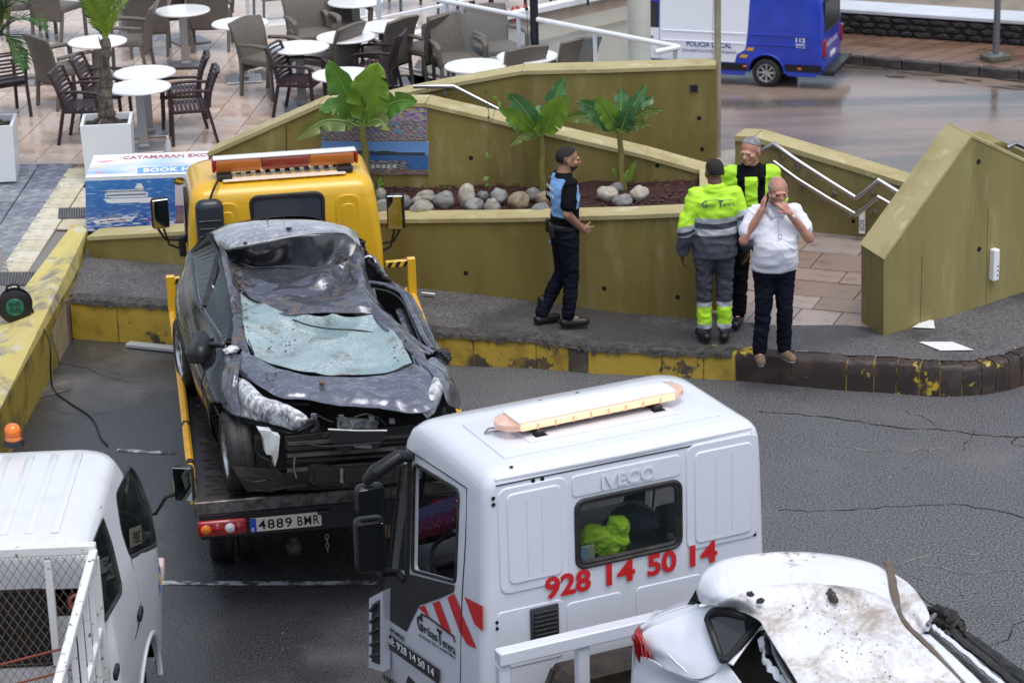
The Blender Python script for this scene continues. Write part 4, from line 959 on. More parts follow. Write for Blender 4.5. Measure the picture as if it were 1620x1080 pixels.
mb=MB();mb.box((-.4,-1.6,.78),(.1,4.8,.2),.01);mb.box((.4,-1.6,.78),(.1,4.8,.2),.01);mb.box((0,.8,.6),(1.5,1.5,.3),.05);mb.box((0,-.18,.95),(1.2,.25,.5),.05);mb.obj('chassis',m_dark,tr)
for s in(-1,1):
 make_wheel(tr,Vector((s*.86,.95,.40)),.4,.24,s,spokes=8);make_wheel(tr,Vector((s*.82,-2.6,.4)),.4,.26,s,spokes=8)
deck=thing('x','','');bpy.data.objects.remove(deck)
mb=MB();mb.box((0,-2.7,.99),(2.1,4.5,.06),.01);mb.obj('deck',m_dark,tr)
for s in(-1,1):
 mb=MB();mb.box((s*1.08,-2.7,1.0),(.06,4.5,.14),.01);mb.obj('deck_side_rail',m_offwhite,tr)
HY=-.42
hb=thing('x','','');bpy.data.objects.remove(hb)
p0=FI.onY(787,1040,HY);p1=FI.onY(1110,952,HY)
hz=p0.z;
mb=MB();mb.box(((p0.x+.98)/2,HY,hz),(.98-p0.x,.09,.085),.008);mb.obj('headboard_top_bar',m_truckwhite,tr)
for px_ in(797,922):
 q=FI.onY(px_,1050,HY);mb=MB();mb.box((q.x,HY+.01,(hz+1.0)/2-.05),(.075,.07,hz-1.0),.008);mb.obj('headboard_post',m_truckwhite,tr)
mb=MB();mb.tube([(p0.x+.35,HY-.01,hz-.15),(p0.x+.2,HY-.03,hz-.45)],.02,6);mb.obj('stay',m_dark,tr)
mb=MB();bm=None
mb.lathe([(.46,-.14),(.5,-.14),(.5,.14),(.46,.14)],20,Matrix.Translation((-.78,-.95,.62))@Matrix.Rotation(R(90),4,'Y'),R(0),R(180));
# --------------------- pickup at lower left
pk=thing('pickup_truck','white crew cab pickup at lower left with orange beacon and wire cage behind the cab','pickup',(-3.40,13.8,0),R(2))
FK=Frame(pk)
hwK=[(.45,.93),(.9,.96),(1.2,.955),(1.5,.925),(1.8,.87),(1.93,.84),(1.99,.79),(2.02,.7)]
def XK(y,z):return lerp_tab(hwK,z)+max(0,min(1,y/1.7))*.085*max(0,min(1,(1.85-z)/.4))
secK=[(.45,0,2.02,.93,.05,.3),(.9,0,2.06,.96,.06,.3),(1.2,0,2.02,.955,.07,.3),(1.5,0,1.93,.925,.08,.28),(1.8,0,1.78,.87,.08,.26),(1.9,0,1.72,.85,.08,.26),(1.95,.005,1.67,.83,.09,.26),(1.985,.03,1.58,.79,.1,.26),(2.005,.07,1.48,.73,.12,.25),(2.015,.18,1.3,.6,.1,.2)]
def warpK(p):
 s=1 if p.x>0 else-1
 return Vector((p.x+s*max(0,min(1,p.y/1.7))*.085*max(0,min(1,(1.85-p.z)/.4))*min(1,abs(p.x)/.7),p.y,p.z))
m_pkwhite=mk('pickup_white',(.66,.68,.70),.32,coat=.4,col2=(.55,.55,.55),scale=2.2,lo=.5,hi=.85)
sk=cab('cab_shell',secK,[m_pkwhite,m_inner],pk,warpK)
fwn=[FK.onX(a,b,XK)for a,b in((183,782),(208,737),(222,760),(241,822),(249,862),(206,883),(192,840))]
rwn=[FK.onX(a,b,XK)for a,b in((147,862),(163,816),(178,862),(194,935),(166,984),(158,930))]
fp_=rpoly([(p.y,p.z)for p in fwn],.06);rp_=rpoly([(p.y,p.z)for p in rwn],.05)
bwn=[rrect(.06,1.22,.60,1.72,.07),rrect(-.60,1.22,-.06,1.72,.07)]
arch=[(1.1+.47*math.cos(R(a)),.33+.47*math.sin(R(a)))for a in range(-30,211,12)]
cut(sk,[cutX(fp_,.5,1.3),cutX(rp_,.5,1.3),cutX(fp_,-1.3,-.5),cutX(rp_,-1.3,-.5),cutY(bwn[0],-.2,.2),cutY(bwn[1],-.2,.2),cutX(arch,.7,1.4),cutX(arch,-1.4,-.7),cutY(rrect(-.75,1.2,.75,1.8,.08),1.4,2.5)]);finish(sk)
for s in(1,-1):
 for pl,nm in((fp_,'front_side_window'),(rp_,'rear_side_window')):
  pane(nm,[Vector((s*(XK(y,z)-.012),y,z))for y,z in pl],pk,m_glass,.016)
for b in bwn:pane('back_window',[Vector((x,.01,z))for x,z in b],pk,m_glass,.016)
mb=MB();mb.hull3([Vector((x,2.02-(z-1.2)*.42-.03,z))for x,z in rrect(-.75,1.2,.75,1.8,.08)],Vector((0,.01,0)));mb.obj('windscreen',m_glass,pk)
a=FK.onX(204,862,XK);b=FK.onX(240,848,XK);x=(b-a).normalized();z=Vector((1,0,0));z=(z-x*z.dot(x)).normalized();y=z.cross(x)
Mx=Matrix((x,y,z)).transposed().to_4x4();Mx.translation=a+z*.01
mb=MB();mb.box((.16,.045,0),(.34,.12,.002),0,Mx);nm_=mb.obj('mirrored_plate',mk('faint_plate',(.13,.12,.085),.5),pk)
text('lettering','2889',.11,Mx@Matrix.Translation((.29,.0,.003))@Matrix.Diagonal((-1,1,1,1)),m_hole,nm_)
for k in range(9):
 x=-.62+k*.155;mb=MB();mb.box((x,.8,2.017),(.05,1.28,.012),.006,seg=2);mb.obj('roof_rib',m_pkwhite,pk,smooth=True)
mb=MB()
for s in(1,-1):
 for pix in([(207,884),(222,960),(214,1010)],[(160,800),(150,820),(138,862)]):
  pts=[FK.onX(a,b,XK)for a,b in pix];mb.tube([Vector((s*(p.x+.001),p.y,p.z))for p in crow(pts,10)],.004,4)
mb.obj('door_seams',m_hole,pk,kind='stuff')
for q in((219,970),(181,1062)):
 c=FK.onX(*q,XK);mb=MB();mb.box(c+Vector((.012,0,0)),(.03,.14,.06),.012,seg=2);mb.obj('door_handle',m_plastic,pk,smooth=True)
for q in((121,768),(124,765),(98,793),(101,797),(112,762)):
 pass
for s in(1,-1):
 lip=[Vector((s*(XK(y,max(z,.5))-.01),y,z))for y,z in[(1.1+.49*math.cos(R(a)),.33+.49*math.sin(R(a)))for a in range(0,181,10)]]
 mb=MB();mb.tube(lip,.025,8,squash=1);mb.obj('arch_lip',m_pkwhite,pk,smooth=True)
 make_wheel(pk,Vector((s*.84,1.1,.33)),.33,.2,s,rim=m_steel,spokes=5);make_wheel(pk,Vector((s*.8,-1.9,.33)),.33,.2,s,rim=m_steel,spokes=5)
mb=MB();mb.box((0,2.05,.5),(1.9,.2,.34),.06,seg=2);mb.obj('front_bumper',m_pkwhite,pk,smooth=True)
mb=MB();mb.box((XK(1.9,.9)-.02,1.92,.95),(.06,.16,.12),.02,seg=2);mb.obj('indicator',mk('pale_indicator',(.7,.55,.5),.2),pk,smooth=True)
for q,c_ in(((252,902),(.05,.18,.5)),((252,915),(.75,.5,.05)),((252,928),(.05,.18,.5))):
 a=FK.onX(*q,XK)+Vector((.004,0,0));mb=MB();mb.box(a,(.004,.05,.07),0);mb.obj('door_emblem',mk('emblem_%d'%int(c_[0]*100),c_,.4),pk)
mb=MB();mb.tube([Vector((.88,1.72,1.42)),FK.onX(246,812,XK),Vector((1.12,1.75,1.55)),Vector((1.22,1.75,1.58))],.013,6);mb.obj('mirror_arm',m_plastic,pk,smooth=True)
M=Matrix.Translation((1.25,1.7,1.665))@Matrix.Rotation(R(-14),4,'Z');mb=MB();mb.box((0,.02,0),(.145,.07,.26),.035,M,seg=3);mr=mb.obj('side_mirror',m_plastic,pk,smooth=True)
mb=MB();mb.box((0,-.0165,0),(.125,.006,.235),.003,M);mb.obj('glass',m_mirror,mr)
bc_=T2=Matrix.Translation(pk.location)@pk.rotation_euler.to_matrix().to_4x4()
c=FK.onZ(22,703,2.02);be=thing('beacon','orange rotating beacon on the roof of the white pickup at left','beacon',bc_@c)
mb=MB();mb.lathe([(0,0),(.066,0),(.066,.035),(.058,.04),(0,.04)],24);mb.obj('base',m_plastic,be,smooth=True)
mb=MB();mb.lathe([(.056,.04),(.054,.075),(.056,.08),(.052,.115),(.04,.135),(.02,.145),(0,.147)],24);mb.obj('dome',m_orange,be,smooth=True)
mb=MB();mb.lathe([(.059,.072),(.059,.078)],24);mb.lathe([(.058,.092),(.058,.095)],24);mb.obj('dome_ring',mk('dark_orange',(.4,.06,.01),.3),be)
m_wire=mk('rusty_wire',(.16,.15,.14),.6,col2=(.18,.1,.06),scale=30)
zt,zb=2.03,.9
cg=MB();cg.box((-.03,-.12,zt),(1.86,.06,.06),.006);cg.obj('cage_top_bar',m_rustwhite,pk)
for x in(.885,.61,.2,-.25,-.9):
 mb=MB();mb.box((x,-.12,(zt+zb)/2-.03),(.045 if x<.8 else .055,.045,zt-zb-.06),.004);mb.obj('cage_post',m_rustwhite,pk)
wm=MB()
for d in(1,-1):
 for k in range(-32,64):
  x0=-.9+k*.052;x1=x0+d*(zt-zb)*.62
  a=Vector((x0,-.12+d*.004,zb));b=Vector((x1,-.12+d*.004,zt-.03))
  def clip(a,b):
   ts=[0,1]
   for lim in(-.9,.86):
    if(a.x-lim)*(b.x-lim)<0:ts.append((lim-a.x)/(b.x-a.x))
   ts=sorted(ts);segs=[]
   for u,v in zip(ts[:-1],ts[1:]):
    m_=a.lerp(b,(u+v)/2)
    if-.9<m_.x<.86:segs.append((a.lerp(b,u),a.lerp(b,v)))
   return segs
  for u,v in clip(a,b):wm.tube([u,v],.002,3,cap=False)
wm.obj('wire_mesh',m_wire,pk,kind='stuff')
def rail_px(x,pts):return[FK.onX(a,b,x)for a,b in pts]
mb=MB()
a=Vector((.885,-.15,2.0));top=[a]+[Vector((.885,y,2.02))for y in(-.9,-3.0)]
mb.box((.885,-1.6,2.0),(.05,2.95,.055),.006);mb.obj('side_rail_top',m_rustwhite,pk)
for y in(-.35,-.62,-.9,-1.2,-1.6,-2.0,-2.6,-3.05):
 mb=MB();mb.box((.885,y,1.45),(.035,.035,1.05),.004);mb.obj('side_post',m_rustwhite,pk)
for z in(1.5,1.05):
 mb=MB();mb.box((.885,-1.6,z),(.03,2.9,.05),.004);mb.obj('side_rail',m_offwhite,pk)
mb=MB();mb.box((0,-1.65,.88),(1.86,3.1,.08),.01);mb.box((0,-1.2,.65),(.9,4.4,.2),.01);mb.obj('load_bed',m_dark,pk)
for zz,dy in((1.35,0),(1.2,.0)):
 mb=MB();mb.tube([Vector((-.9,-.16,zz-.12)),Vector((0,-.2,zz-.08)),Vector((.5,-.17,zz+.02)),Vector((.86,-.16,zz+.1))],.008,6);mb.obj('rope',mk('red_rope',(.22,.06,.04),.8),label=('upper' if zz>1.3 else 'lower')+' red rope tied across the wire cage of the white pickup',cat='rope').matrix_world=T2
jb=cloth_heap(T2@Vector((.80,-.34,1.42)),(.06,.11,.36),4.4,m_navy,'jacket',label='dark blue jacket hanging in the cage behind the pickup cab',cat='jacket')
mb=MB();mb.tube([T2@Vector((.80+.05*math.cos(a*.4),-.34,1.78+.05*math.sin(a*.4)))for a in range(16)],.012,6,closed=True);mb.obj('collar',mk('red_rope',(.2,.05,.04),.8),jb)
# --------------------- wrecked metal
def scraped(name,base,bare,dirt,rough=.42,metal=.1,th1=(.5,.66),th2=(.56,.68),stretch=(1,3,1),fold=.6,sc1=5.,sc2=4.,coat=.3,fscale=4):
 m=bpy.data.materials.new(name);m.use_nodes=True;nt=m.node_tree;n=nt.nodes;l=nt.links;b=n['Principled BSDF'];MATS[name]=m
 tc=n.new('ShaderNodeTexCoord')
 def mp(s,off=(0,0,0),rot=(0,0,0)):
  q=n.new('ShaderNodeMapping');q.inputs['Scale'].default_value=s;q.inputs['Location'].default_value=off;q.inputs['Rotation'].default_value=rot;l.new(tc.outputs['Object'],q.inputs[0]);return q.outputs[0]
 def nz(v,sc,det,ro=.65,dist=0):
  t=n.new('ShaderNodeTexNoise');t.inputs['Scale'].default_value=sc;t.inputs['Detail'].default_value=det;t.inputs['Roughness'].default_value=ro;t.inputs['Distortion'].default_value=dist;l.new(v,t.inputs[0]);return t.outputs[0]
 def mr(o,a,c,x=0,y=1):
  r=n.new('ShaderNodeMapRange');r.interpolation_type='SMOOTHSTEP'
  for i,q in((1,a),(2,c),(3,x),(4,y)):r.inputs[i].default_value=q
  l.new(o,r.inputs[0]);return r.outputs[0]
 def mix(f,a,c):
  x=n.new('ShaderNodeMix');x.data_type='RGBA';l.new(f,x.inputs[0])
  for i,q in((6,a),(7,c)):
   if isinstance(q,tuple):x.inputs[i].default_value=(*q,1)
   else:l.new(q,x.inputs[i])
  return x.outputs[2]
 s1=nz(mp(stretch,rot=(0,0,.5)),sc1,10,.75,.4);s2=nz(mp((stretch[1],stretch[0],1),(3,1,0),(0,0,-.4)),sc1*2.4,9,.8,.3)
 f1=mr(s1,*th1);f2=mr(s2,th1[0]+.03,th1[1]+.05)
 mx=n.new('ShaderNodeMath');mx.operation='MAXIMUM';l.new(f1,mx.inputs[0]);l.new(f2,mx.inputs[1])
 c1=mix(mx.outputs[0],base,bare)
 d=nz(mp((1,1,1),(7,2,5)),sc2,10,.72,.5);d2=nz(mp((1,1,1),(1,9,5)),38,4,.7)
 dd=n.new('ShaderNodeMath');dd.operation='MULTIPLY_ADD';l.new(d2,dd.inputs[0]);dd.inputs[1].default_value=.28;l.new(d,dd.inputs[2])
 fd=mr(dd.outputs[0],th2[0]+.14,th2[1]+.14)
 l.new(mix(fd,c1,dirt),b.inputs['Base Color'])
 rr=n.new('ShaderNodeMapRange');l.new(fd,rr.inputs[0]);rr.inputs[3].default_value=rough;rr.inputs[4].default_value=.85;l.new(rr.outputs[0],b.inputs['Roughness'])
 mt=n.new('ShaderNodeMapRange');l.new(fd,mt.inputs[0]);mt.inputs[3].default_value=metal;mt.inputs[4].default_value=0;l.new(mt.outputs[0],b.inputs['Metallic'])
 b.inputs['Coat Weight'].default_value=coat;b.inputs['Coat Roughness'].default_value=.15
 bp=n.new('ShaderNodeBump');bp.inputs['Strength'].default_value=fold;bp.inputs['Distance'].default_value=.03
 rg_=nz(mp((1,1,1)),fscale,3,.5,1.2);rg_.node.noise_type='RIDGED_MULTIFRACTAL' if metal>.5 else 'FBM';l.new(rg_,bp.inputs['Height'])
 bp2=n.new('ShaderNodeBump');bp2.inputs['Strength'].default_value=.35;bp2.inputs['Distance'].default_value=.006;l.new(dd.outputs[0],bp2.inputs['Height']);l.new(bp.outputs[0],bp2.inputs['Normal']);l.new(bp2.outputs[0],b.inputs['Normal'])
 return m
m_crush=scraped('crushed_dark_panel',(.115,.12,.145),(.46,.48,.55),(.13,.095,.065),th1=(.50,.80),th2=(.54,.64),rough=.2,metal=.6,coat=.2,fold=.55,fscale=3.2,sc1=9.,stretch=(1,3,1))
m_hood=scraped('scraped_bonnet',(.17,.178,.215),(.52,.54,.62),(.14,.10,.07),th1=(.48,.78),th2=(.60,.69),fscale=3.6,rough=.2,metal=.6,coat=.2,fold=.5,sc1=9.,stretch=(1,2.5,1))
m_cardark=mk('dark_car_paint',(.008,.0085,.010),.07,.0,coat=.0,spec=.5,col2=(.035,.032,.028),scale=6,lo=.66,hi=.8,bump=.10,bscale=2.5,bdist=.05)
m_foldp=scraped('smooth_fold_paint',(.028,.03,.036),(.30,.31,.35),(.2,.17,.13),rough=.18,th1=(.62,.74),th2=(.7,.78),coat=.9,fold=.25)
m_roofw=scraped('wet_roof_sky_sheen',(.22,.23,.25),(.62,.64,.68),(.2,.16,.11),rough=.16,th1=(.45,.7),th2=(.68,.74),coat=.9,fold=.3)  # dark roof paint brightened: sky sheen on the wet top put into colour
m_lamp=scraped('scratched_headlamp',(.16,.165,.18),(.74,.76,.80),(.17,.12,.08),rough=.3,metal=0,th1=(.42,.58),th2=(.60,.68),coat=.3)
m_whitecar=scraped('dirty_white_panel',(.68,.70,.75),(.62,.63,.66),(.27,.21,.155),rough=.3,metal=0,th1=(.66,.8),th2=(.60,.68),stretch=(2.5,1,1),sc2=2.6,coat=.4,fold=.5)
m_whiteclean=scraped('white_car_paint',(.66,.69,.76),(.6,.6,.6),(.2,.15,.1),rough=.25,metal=0,th1=(.75,.85),th2=(.67,.74),coat=.6,fold=.35,fscale=2.2)
m_roofmud=scraped('muddy_white_roof',(.66,.68,.73),(.62,.61,.59),(.36,.31,.26),rough=.45,metal=0,th1=(.5,.7),th2=(.40,.68),stretch=(3.5,1,1),sc2=4.5,coat=.2,fold=.6,fscale=3)
m_rubble=mk('soil_crumb',(.08,.055,.038),.9,col2=(.16,.12,.085),scale=12)
def crazed():
 m=bpy.data.materials.new('crazed_glass');m.use_nodes=True;nt=m.node_tree;n=nt.nodes;l=nt.links;b=n['Principled BSDF'];MATS['crazed_glass']=m
 tc=n.new('ShaderNodeTexCoord');
 def vor(s):
  v=n.new('ShaderNodeTexVoronoi');v.feature='DISTANCE_TO_EDGE';v.inputs['Scale'].default_value=s;l.new(tc.outputs['Object'],v.inputs[0]);return v.outputs['Distance']
 def mr(o,a,c,x=0,y=1):
  r=n.new('ShaderNodeMapRange')
  for i,q in((1,a),(2,c),(3,x),(4,y)):r.inputs[i].default_value=q
  l.new(o,r.inputs[0]);return r.outputs[0]
 def mix(f,a,c):
  x=n.new('ShaderNodeMix');x.data_type='RGBA';l.new(f,x.inputs[0])
  for i,q in((6,a),(7,c)):
   if isinstance(q,tuple):x.inputs[i].default_value=(*q,1)
   else:l.new(q,x.inputs[i])
  return x.outputs[2]
 def nz(sc,det,ro=.6):
  t=n.new('ShaderNodeTexNoise');t.inputs['Scale'].default_value=sc;t.inputs['Detail'].default_value=det;t.inputs['Roughness'].default_value=ro;l.new(tc.outputs['Object'],t.inputs[0]);return t.outputs[0]
 c=mix(mr(vor(34),.0,.10),(.10,.17,.19),(.47,.55,.57));c=mix(mr(nz(60,3,.7),.45,.6),c,(.30,.40,.41))
 c=mix(mr(nz(2.6,7,.65),.45,.62),c,(.24,.35,.37));c=mix(mr(nz(3.4,10,.8),.54,.62),c,(.20,.165,.125));c=mix(mr(nz(7,8,.7),.60,.70),c,(.07,.12,.13))
 l.new(c,b.inputs['Base Color']);b.inputs['Roughness'].default_value=.28;b.inputs['Specular IOR Level'].default_value=.6
 bp=n.new('ShaderNodeBump');bp.inputs['Strength'].default_value=.5;bp.inputs['Distance'].default_value=.004;l.new(mr(vor(75),0,.1),bp.inputs['Height']);l.new(bp.outputs[0],b.inputs['Normal'])
 return m
m_craze=crazed()
def ridged(p,s,off=0.):
 q=Vector((p.x*s+off,p.y*s+off*.7,p.z*s));return 1-2*abs(noise.noise(q))
def crumple(amp,s,seed,fade=.06,zonly=True,s2=2.3):
 def fn(u,v,p):
  e=min(1,min(u,1-u,v,1-v)/fade)if fade else 1
  e=.35+.65*e
  w=Vector(p);w+=Vector((noise.noise(w*1.7+Vector((seed,0,0))),noise.noise(w*1.7+Vector((0,seed,0))),0))*.25
  f1=noise.voronoi(Vector((w.x*s*1.6+seed,w.y*s*1.2,w.z*s)))[0];f2=noise.voronoi(Vector((w.x*s*4+seed,w.y*s*3,w.z*s)))[0]
  h=ridged(w,s,seed)*.35+(f1[0]-.4)*1.1+(f2[0]-.4)*.35+ridged(w,s*s2,seed*2+3)*.15
  return Vector((0,0,h*amp*e))
 return fn
# --------------------- yellow flatbed
yt=thing('yellow_tow_truck','yellow flatbed tow truck carrying the crushed dark car, plate 4889 BMR','tow truck',(-1.30,17.06,0),R(8.6))
FY=Frame(yt);T_Y=Matrix.Translation(yt.location)@yt.rotation_euler.to_matrix().to_4x4()
DZ=.95
mb=MB();mb.box((0,2.25,DZ-.03),(2.1,4.5,.06),.006);deckY=mb.obj('deck',mk('deck_steel',(.045,.042,.045),.32,.5,col2=(.09,.065,.045),scale=5,lo=.5,hi=.7,bump=.5,bscale=26,bdist=.006,rough2=.6),yt)
hm=MB();
for lane in(-.78,.70):
 for i in range(50):
  for j in range(5):
   if(i%6)==5:continue
   x=lane-.14+j*.07+(.035 if i%2 else 0);y=.12+i*.085
   hm.lathe([(0,.0012),(.019,.0012)],8,Matrix.Translation((x,y,DZ+.002))@Matrix.Diagonal((1.5,.8,1,1)))
hm.obj('punched_holes',m_hole,deckY,kind='stuff')
rim=MB()
for lane in(-.78,.70):
 for i in range(50):
  for j in range(5):
   if(i%6)==5:continue
   x=lane-.14+j*.07+(.035 if i%2 else 0);y=.12+i*.085
   rim.lathe([(.019,.0),(.0215,.005),(.024,0)],8,Matrix.Translation((x,y,DZ+.001))@Matrix.Diagonal((1.5,.8,1,1)))
rim.obj('hole_rims',m_dark,deckY,kind='stuff')
mb=MB();mb.box((0,-.01,DZ-.045),(2.1,.03,.10),.006);mb.obj('deck_rear_edge',mk('worn_edge',(.2,.19,.19),.45,.6,col2=(.08,.06,.05),scale=14),yt)
for s in(-1,1):
 mb=MB();mb.tube([(s*1.05,.35,DZ+.06),(s*1.05,2.2,DZ+.075),(s*1.06,4.3,DZ+.08)],.032,8);rl=mb.obj('side_rail',m_railyellow,yt,smooth=True)
 for y in(.55,1.35):q=MB();q.tube([(s*1.05,y,DZ+.062),(s*1.05,y+.07,DZ+.064)],.038,8);q.obj('rubber_ring',m_black,rl)
 mb=MB();mb.box((s*1.05,2.3,DZ-.02),(.05,4.3,.12),.006);mb.obj('deck_side',m_railyellow,yt)
 mb=MB();mb.box((s*1.055,4.1,(DZ+1.36)/2+.02),(.075,.06,1.36-DZ),.006);mb.obj('frame_post',m_yellow,yt)
 mb=MB();mb.box((s*.96,4.1,1.335),(.26,.055,.055),.004);mb.obj('frame_bar',m_yellow,yt)
 mb=MB()
 for k in range(3):
  x=s*(.86+.07*k);mb.add([(x-.025,4.071,1.31),(x+.01,4.071,1.31),(x+.035,4.071,1.36),(x,4.071,1.36)],[(0,1,2,3)])
 mb.obj('hazard_stripes',m_hole,yt)
secY=[(.5,4.65,6.3,.85,.05,.25),(.9,4.65,6.35,.875,.06,.25),(1.35,4.65,6.2,.87,.07,.25),(1.7,4.65,5.98,.845,.1,.25),(1.88,4.67,5.85,.82,.12,.22),(1.93,4.70,5.78,.80,.13,.22),(1.965,4.76,5.7,.76,.13,.2),(1.985,4.86,5.6,.7,.12,.2),(1.99,5.0,5.4,.55,.1,.15)]
ys=cab('cab_shell',secY,[m_yellow,m_inner],yt)
yw=rrect(-.29,1.46,.35,1.865,.07)
ysd=rpoly([(4.95,1.25),(5.75,1.2),(5.6,1.75),(4.98,1.78)],.06)
cut(ys,[cutY(yw,4.4,4.9),cutX(ysd,.6,1.2),cutX(ysd,-1.2,-.6),cutY(rrect(-.7,1.2,.7,1.75,.08),5.6,6.6)]);finish(ys)
g=pane('rear_window',[Vector((x,4.665,z))for x,z in yw],yt,mk('rear_glass_blue',(.08,.10,.14),.03,alpha=.35,spec=.9),.022)
for s in(-1,1):pane('side_window',[Vector((s*(.85),y,z))for y,z in ysd],yt,m_clear,.014)
pane('windscreen',[Vector((x,6.2-(z-1.35)*.63-.04,z))for x,z in rrect(-.7,1.2,.7,1.75,.08)],yt,m_clear,.014)
mb=MB();mb.box((0,5.95,1.15),(1.5,.35,.25),.05,seg=2)
mb.obj('dashboard',m_inlight,yt)
for x in(-.45,.1,.5):mb=MB();mb.box((x,5.0,1.25),(.38,.12,.6),.04,seg=2);mb.box((x,5.2,1.0),(.4,.45,.12),.04,seg=2);mb.obj('seat',m_inlight,yt)
for x0,x1 in((-.62,-.40),(.46,.68)):
 vs,fs=panel([rpoly([(x0,1.3),(x1,1.3),(x1,1.84),(x0,1.84)],.09)],.02,.009);mb=MB();M=Matrix(((1,0,0,0),(0,0,-1,4.65),(0,1,0,0),(0,0,0,1)));mb.add([M@Vector((v[0],v[1],v[2]+.01))for v in vs],fs);mb.obj('pressed_panel',m_yellow,yt,smooth=True)
 vs,fs=panel([rpoly([(x0+.05,1.3),(x1-.05,1.3),(x1-.05,1.76),(x0+.05,1.76)],.05)],.02,.009);mb=MB();mb.add([M@Vector((v[0],v[1],v[2]+.018))for v in vs],fs);mb.obj('pressed_panel',m_yellow,yt,smooth=True)
for k in range(13):
 x=-.50+k*.088;mb=MB();mb.box((x,5.02,1.99),(.045,.45,.022),.009,seg=2);mb.obj('roof_rib',m_yellow,yt,smooth=True)
mb=MB();mb.box((.03,4.83,1.997),(1.1,.10,.012),.004,M=None);mb.obj('roof_sheen_strip',mk('painted_sky_sheen',(.75,.62,.5),.4),yt)  # added pale strip: the sky's reflection on the roof ribs put into colour
mb=MB();mb.box((-.665,4.56,1.60),(.25,.15,.62),.07,seg=3);cn=mb.obj('black_canister',mk('canister',(.018,.022,.032),.35,coat=.2),yt,smooth=True)
for k in range(5):q=MB();q.box((-.665,4.485,1.45+k*.07),(.2,.012,.012),.004);q.obj('rib',m_plastic,cn)
mb=MB();mb.tube([(-.66,4.6,1.88),(-.6,4.64,2.0),(-.55,4.8,2.03)],.012,6);mb.obj('cable',m_plastic,yt)
m_amberbar=mk('dull_amber_lens',(.42,.12,.015),.15,coat=.7)
mb=MB();mb.box((.05,4.98,2.164),(1.28,.13,.016),.006,seg=2);yb=mb.obj('light_bar',m_white,yt,smooth=True)
for i,(x0,x1,m)in enumerate(((-.575,-.17,m_amberbar),(-.165,.265,mk('dark_red_lens',(.22,.03,.012),.15,coat=.8)),(.27,.675,m_amberbar))):
 mb=MB();mb.box(((x0+x1)/2,4.98,2.10),(x1-x0,.14,.115),.02,seg=2);mb.obj('lens',m,yb,smooth=True)
for x in(-.59,.69):mb=MB();mb.box((x,4.98,2.105),(.03,.15,.12),.014,seg=2);mb.obj('end_cap',m_red,yb,smooth=True)
for x in(-.5,.58):mb=MB();mb.box((x,4.93,2.01),(.14,.2,.05),.015,seg=2);mb.obj('foot',m_plastic,yb,smooth=True)
for s,(x,z,h)in((-1,(-1.085,1.51,.30)),(1,(1.095,1.36,.36))):
 M=Matrix.Translation((x,5.6,z))@Matrix.Rotation(R(12)*-s,4,'Z');mb=MB();mb.box((0,.02,0),(.17,.08,h),.04,M,seg=3);o=mb.obj('side_mirror',m_plastic,yt,smooth=True)
 q=MB();q.box((0,-.022,0),(.145,.006,h*.9),.003,M);q.obj('glass',m_mirror,o)
 q=MB();q.tube([(x-.02*s,5.6,z-h/2),(x-.06*s,5.62,z-h/2-.16),(s*.88,5.65,z-h/2-.24)],.012,6);q.tube([(x+.03*s,5.6,z-h/2),(x-.03*s,5.62,z-h/2-.11),(s*.88,5.65,z-h/2-.14)],.012,6);q.obj('mirror_arm',m_plastic,o)
 q=MB();q.box((s*.9,5.65,z-h/2-.19),(.08,.09,.2),.02,seg=2);q.obj('arm_mount',m_plastic,o)
mb=MB();mb.box((0,.03,.755),(2.04,.1,.20),.01);mb.obj('rear_beam',m_plastic,yt)
for s in(-1,1):
 mb=MB();mb.box((s*.86,-.035,.752),(.36,.05,.125),.05,seg=3);o=mb.obj('tail_light',m_red,yt,smooth=True)
 for k,(dx,m)in enumerate(((.12,m_orange),(.035,m_red),(-.055,m_whitelens),(-.12,m_red))):
  q=MB();q.lathe([(0,.012),(.03,.008),(.038,0)],16,Matrix.Translation((s*.86-dx*s*-1 if s<0 else s*.86-dx,-.06,.752))@Matrix.Rotation(R(90),4,'X'));q.obj('lamp',m,o,smooth=True)
M=Matrix(((1,0,0,-.398),(0,0,-1,-.032),(0,1,0,.748),(0,0,0,1)))
M=M@Matrix.Rotation(R(.5),4,'Z')
mb=MB();mb.box((0,0,0),(.52,.11,.006),.003,M);npl=mb.obj('number_plate',mk('plate_white',(.68,.65,.56),.35),yt)
mb=MB();mb.box((-.237,0,.0035),(.044,.108,.003),0,M);mb.obj('blue_band',mk('plate_blue',(.02,.09,.45),.35),npl)
text('lettering','E',.035,M@Matrix.Translation((-.25,-.045,.006)),m_white,npl,bold=.0008)
for body,x0,x1 in(('4889',-.20,.045),('BMR',.085,.245)):
 t=text('lettering',body,.1,Matrix.Identity(4),m_hole,npl,bold=.0012,spacing=1.15);vs=t.data.vertices;a=min(v.co.x for v in vs);b=max(v.co.x for v in vs);k=(x1-x0)/(b-a)
 t.data.transform(M@Matrix.Translation((x0-a*k,-.036,.005))@Matrix.Diagonal((k,1.02,1,1)))
mb=MB();mb.box((-.12,-.04,.805),(.09,.05,.03),.01,seg=2);mb.obj('plate_lamp',m_plastic,yt)
mb=MB();mb.box((-.4,2.6,.72),(.1,5.0,.2),.01);mb.box((.4,2.6,.72),(.1,5.0,.2),.01);mb.box((0,.3,.7),(1.9,.3,.12),.01);mb.box((0,5.4,.55),(1.4,1.5,.3),.03);mb.obj('chassis',m_dark,yt)
mb=MB();mb.tube([(-.35,-.02,.62),(-.35,-.03,.56)],.03,10);mb.lathe([(0,.0),(.05,0),(.06,-.05),(.04,-.09),(0,-.09)],14,Matrix.Translation((-.35,-.03,.58)));mb.obj('tow_hook',m_grime,yt,smooth=True)
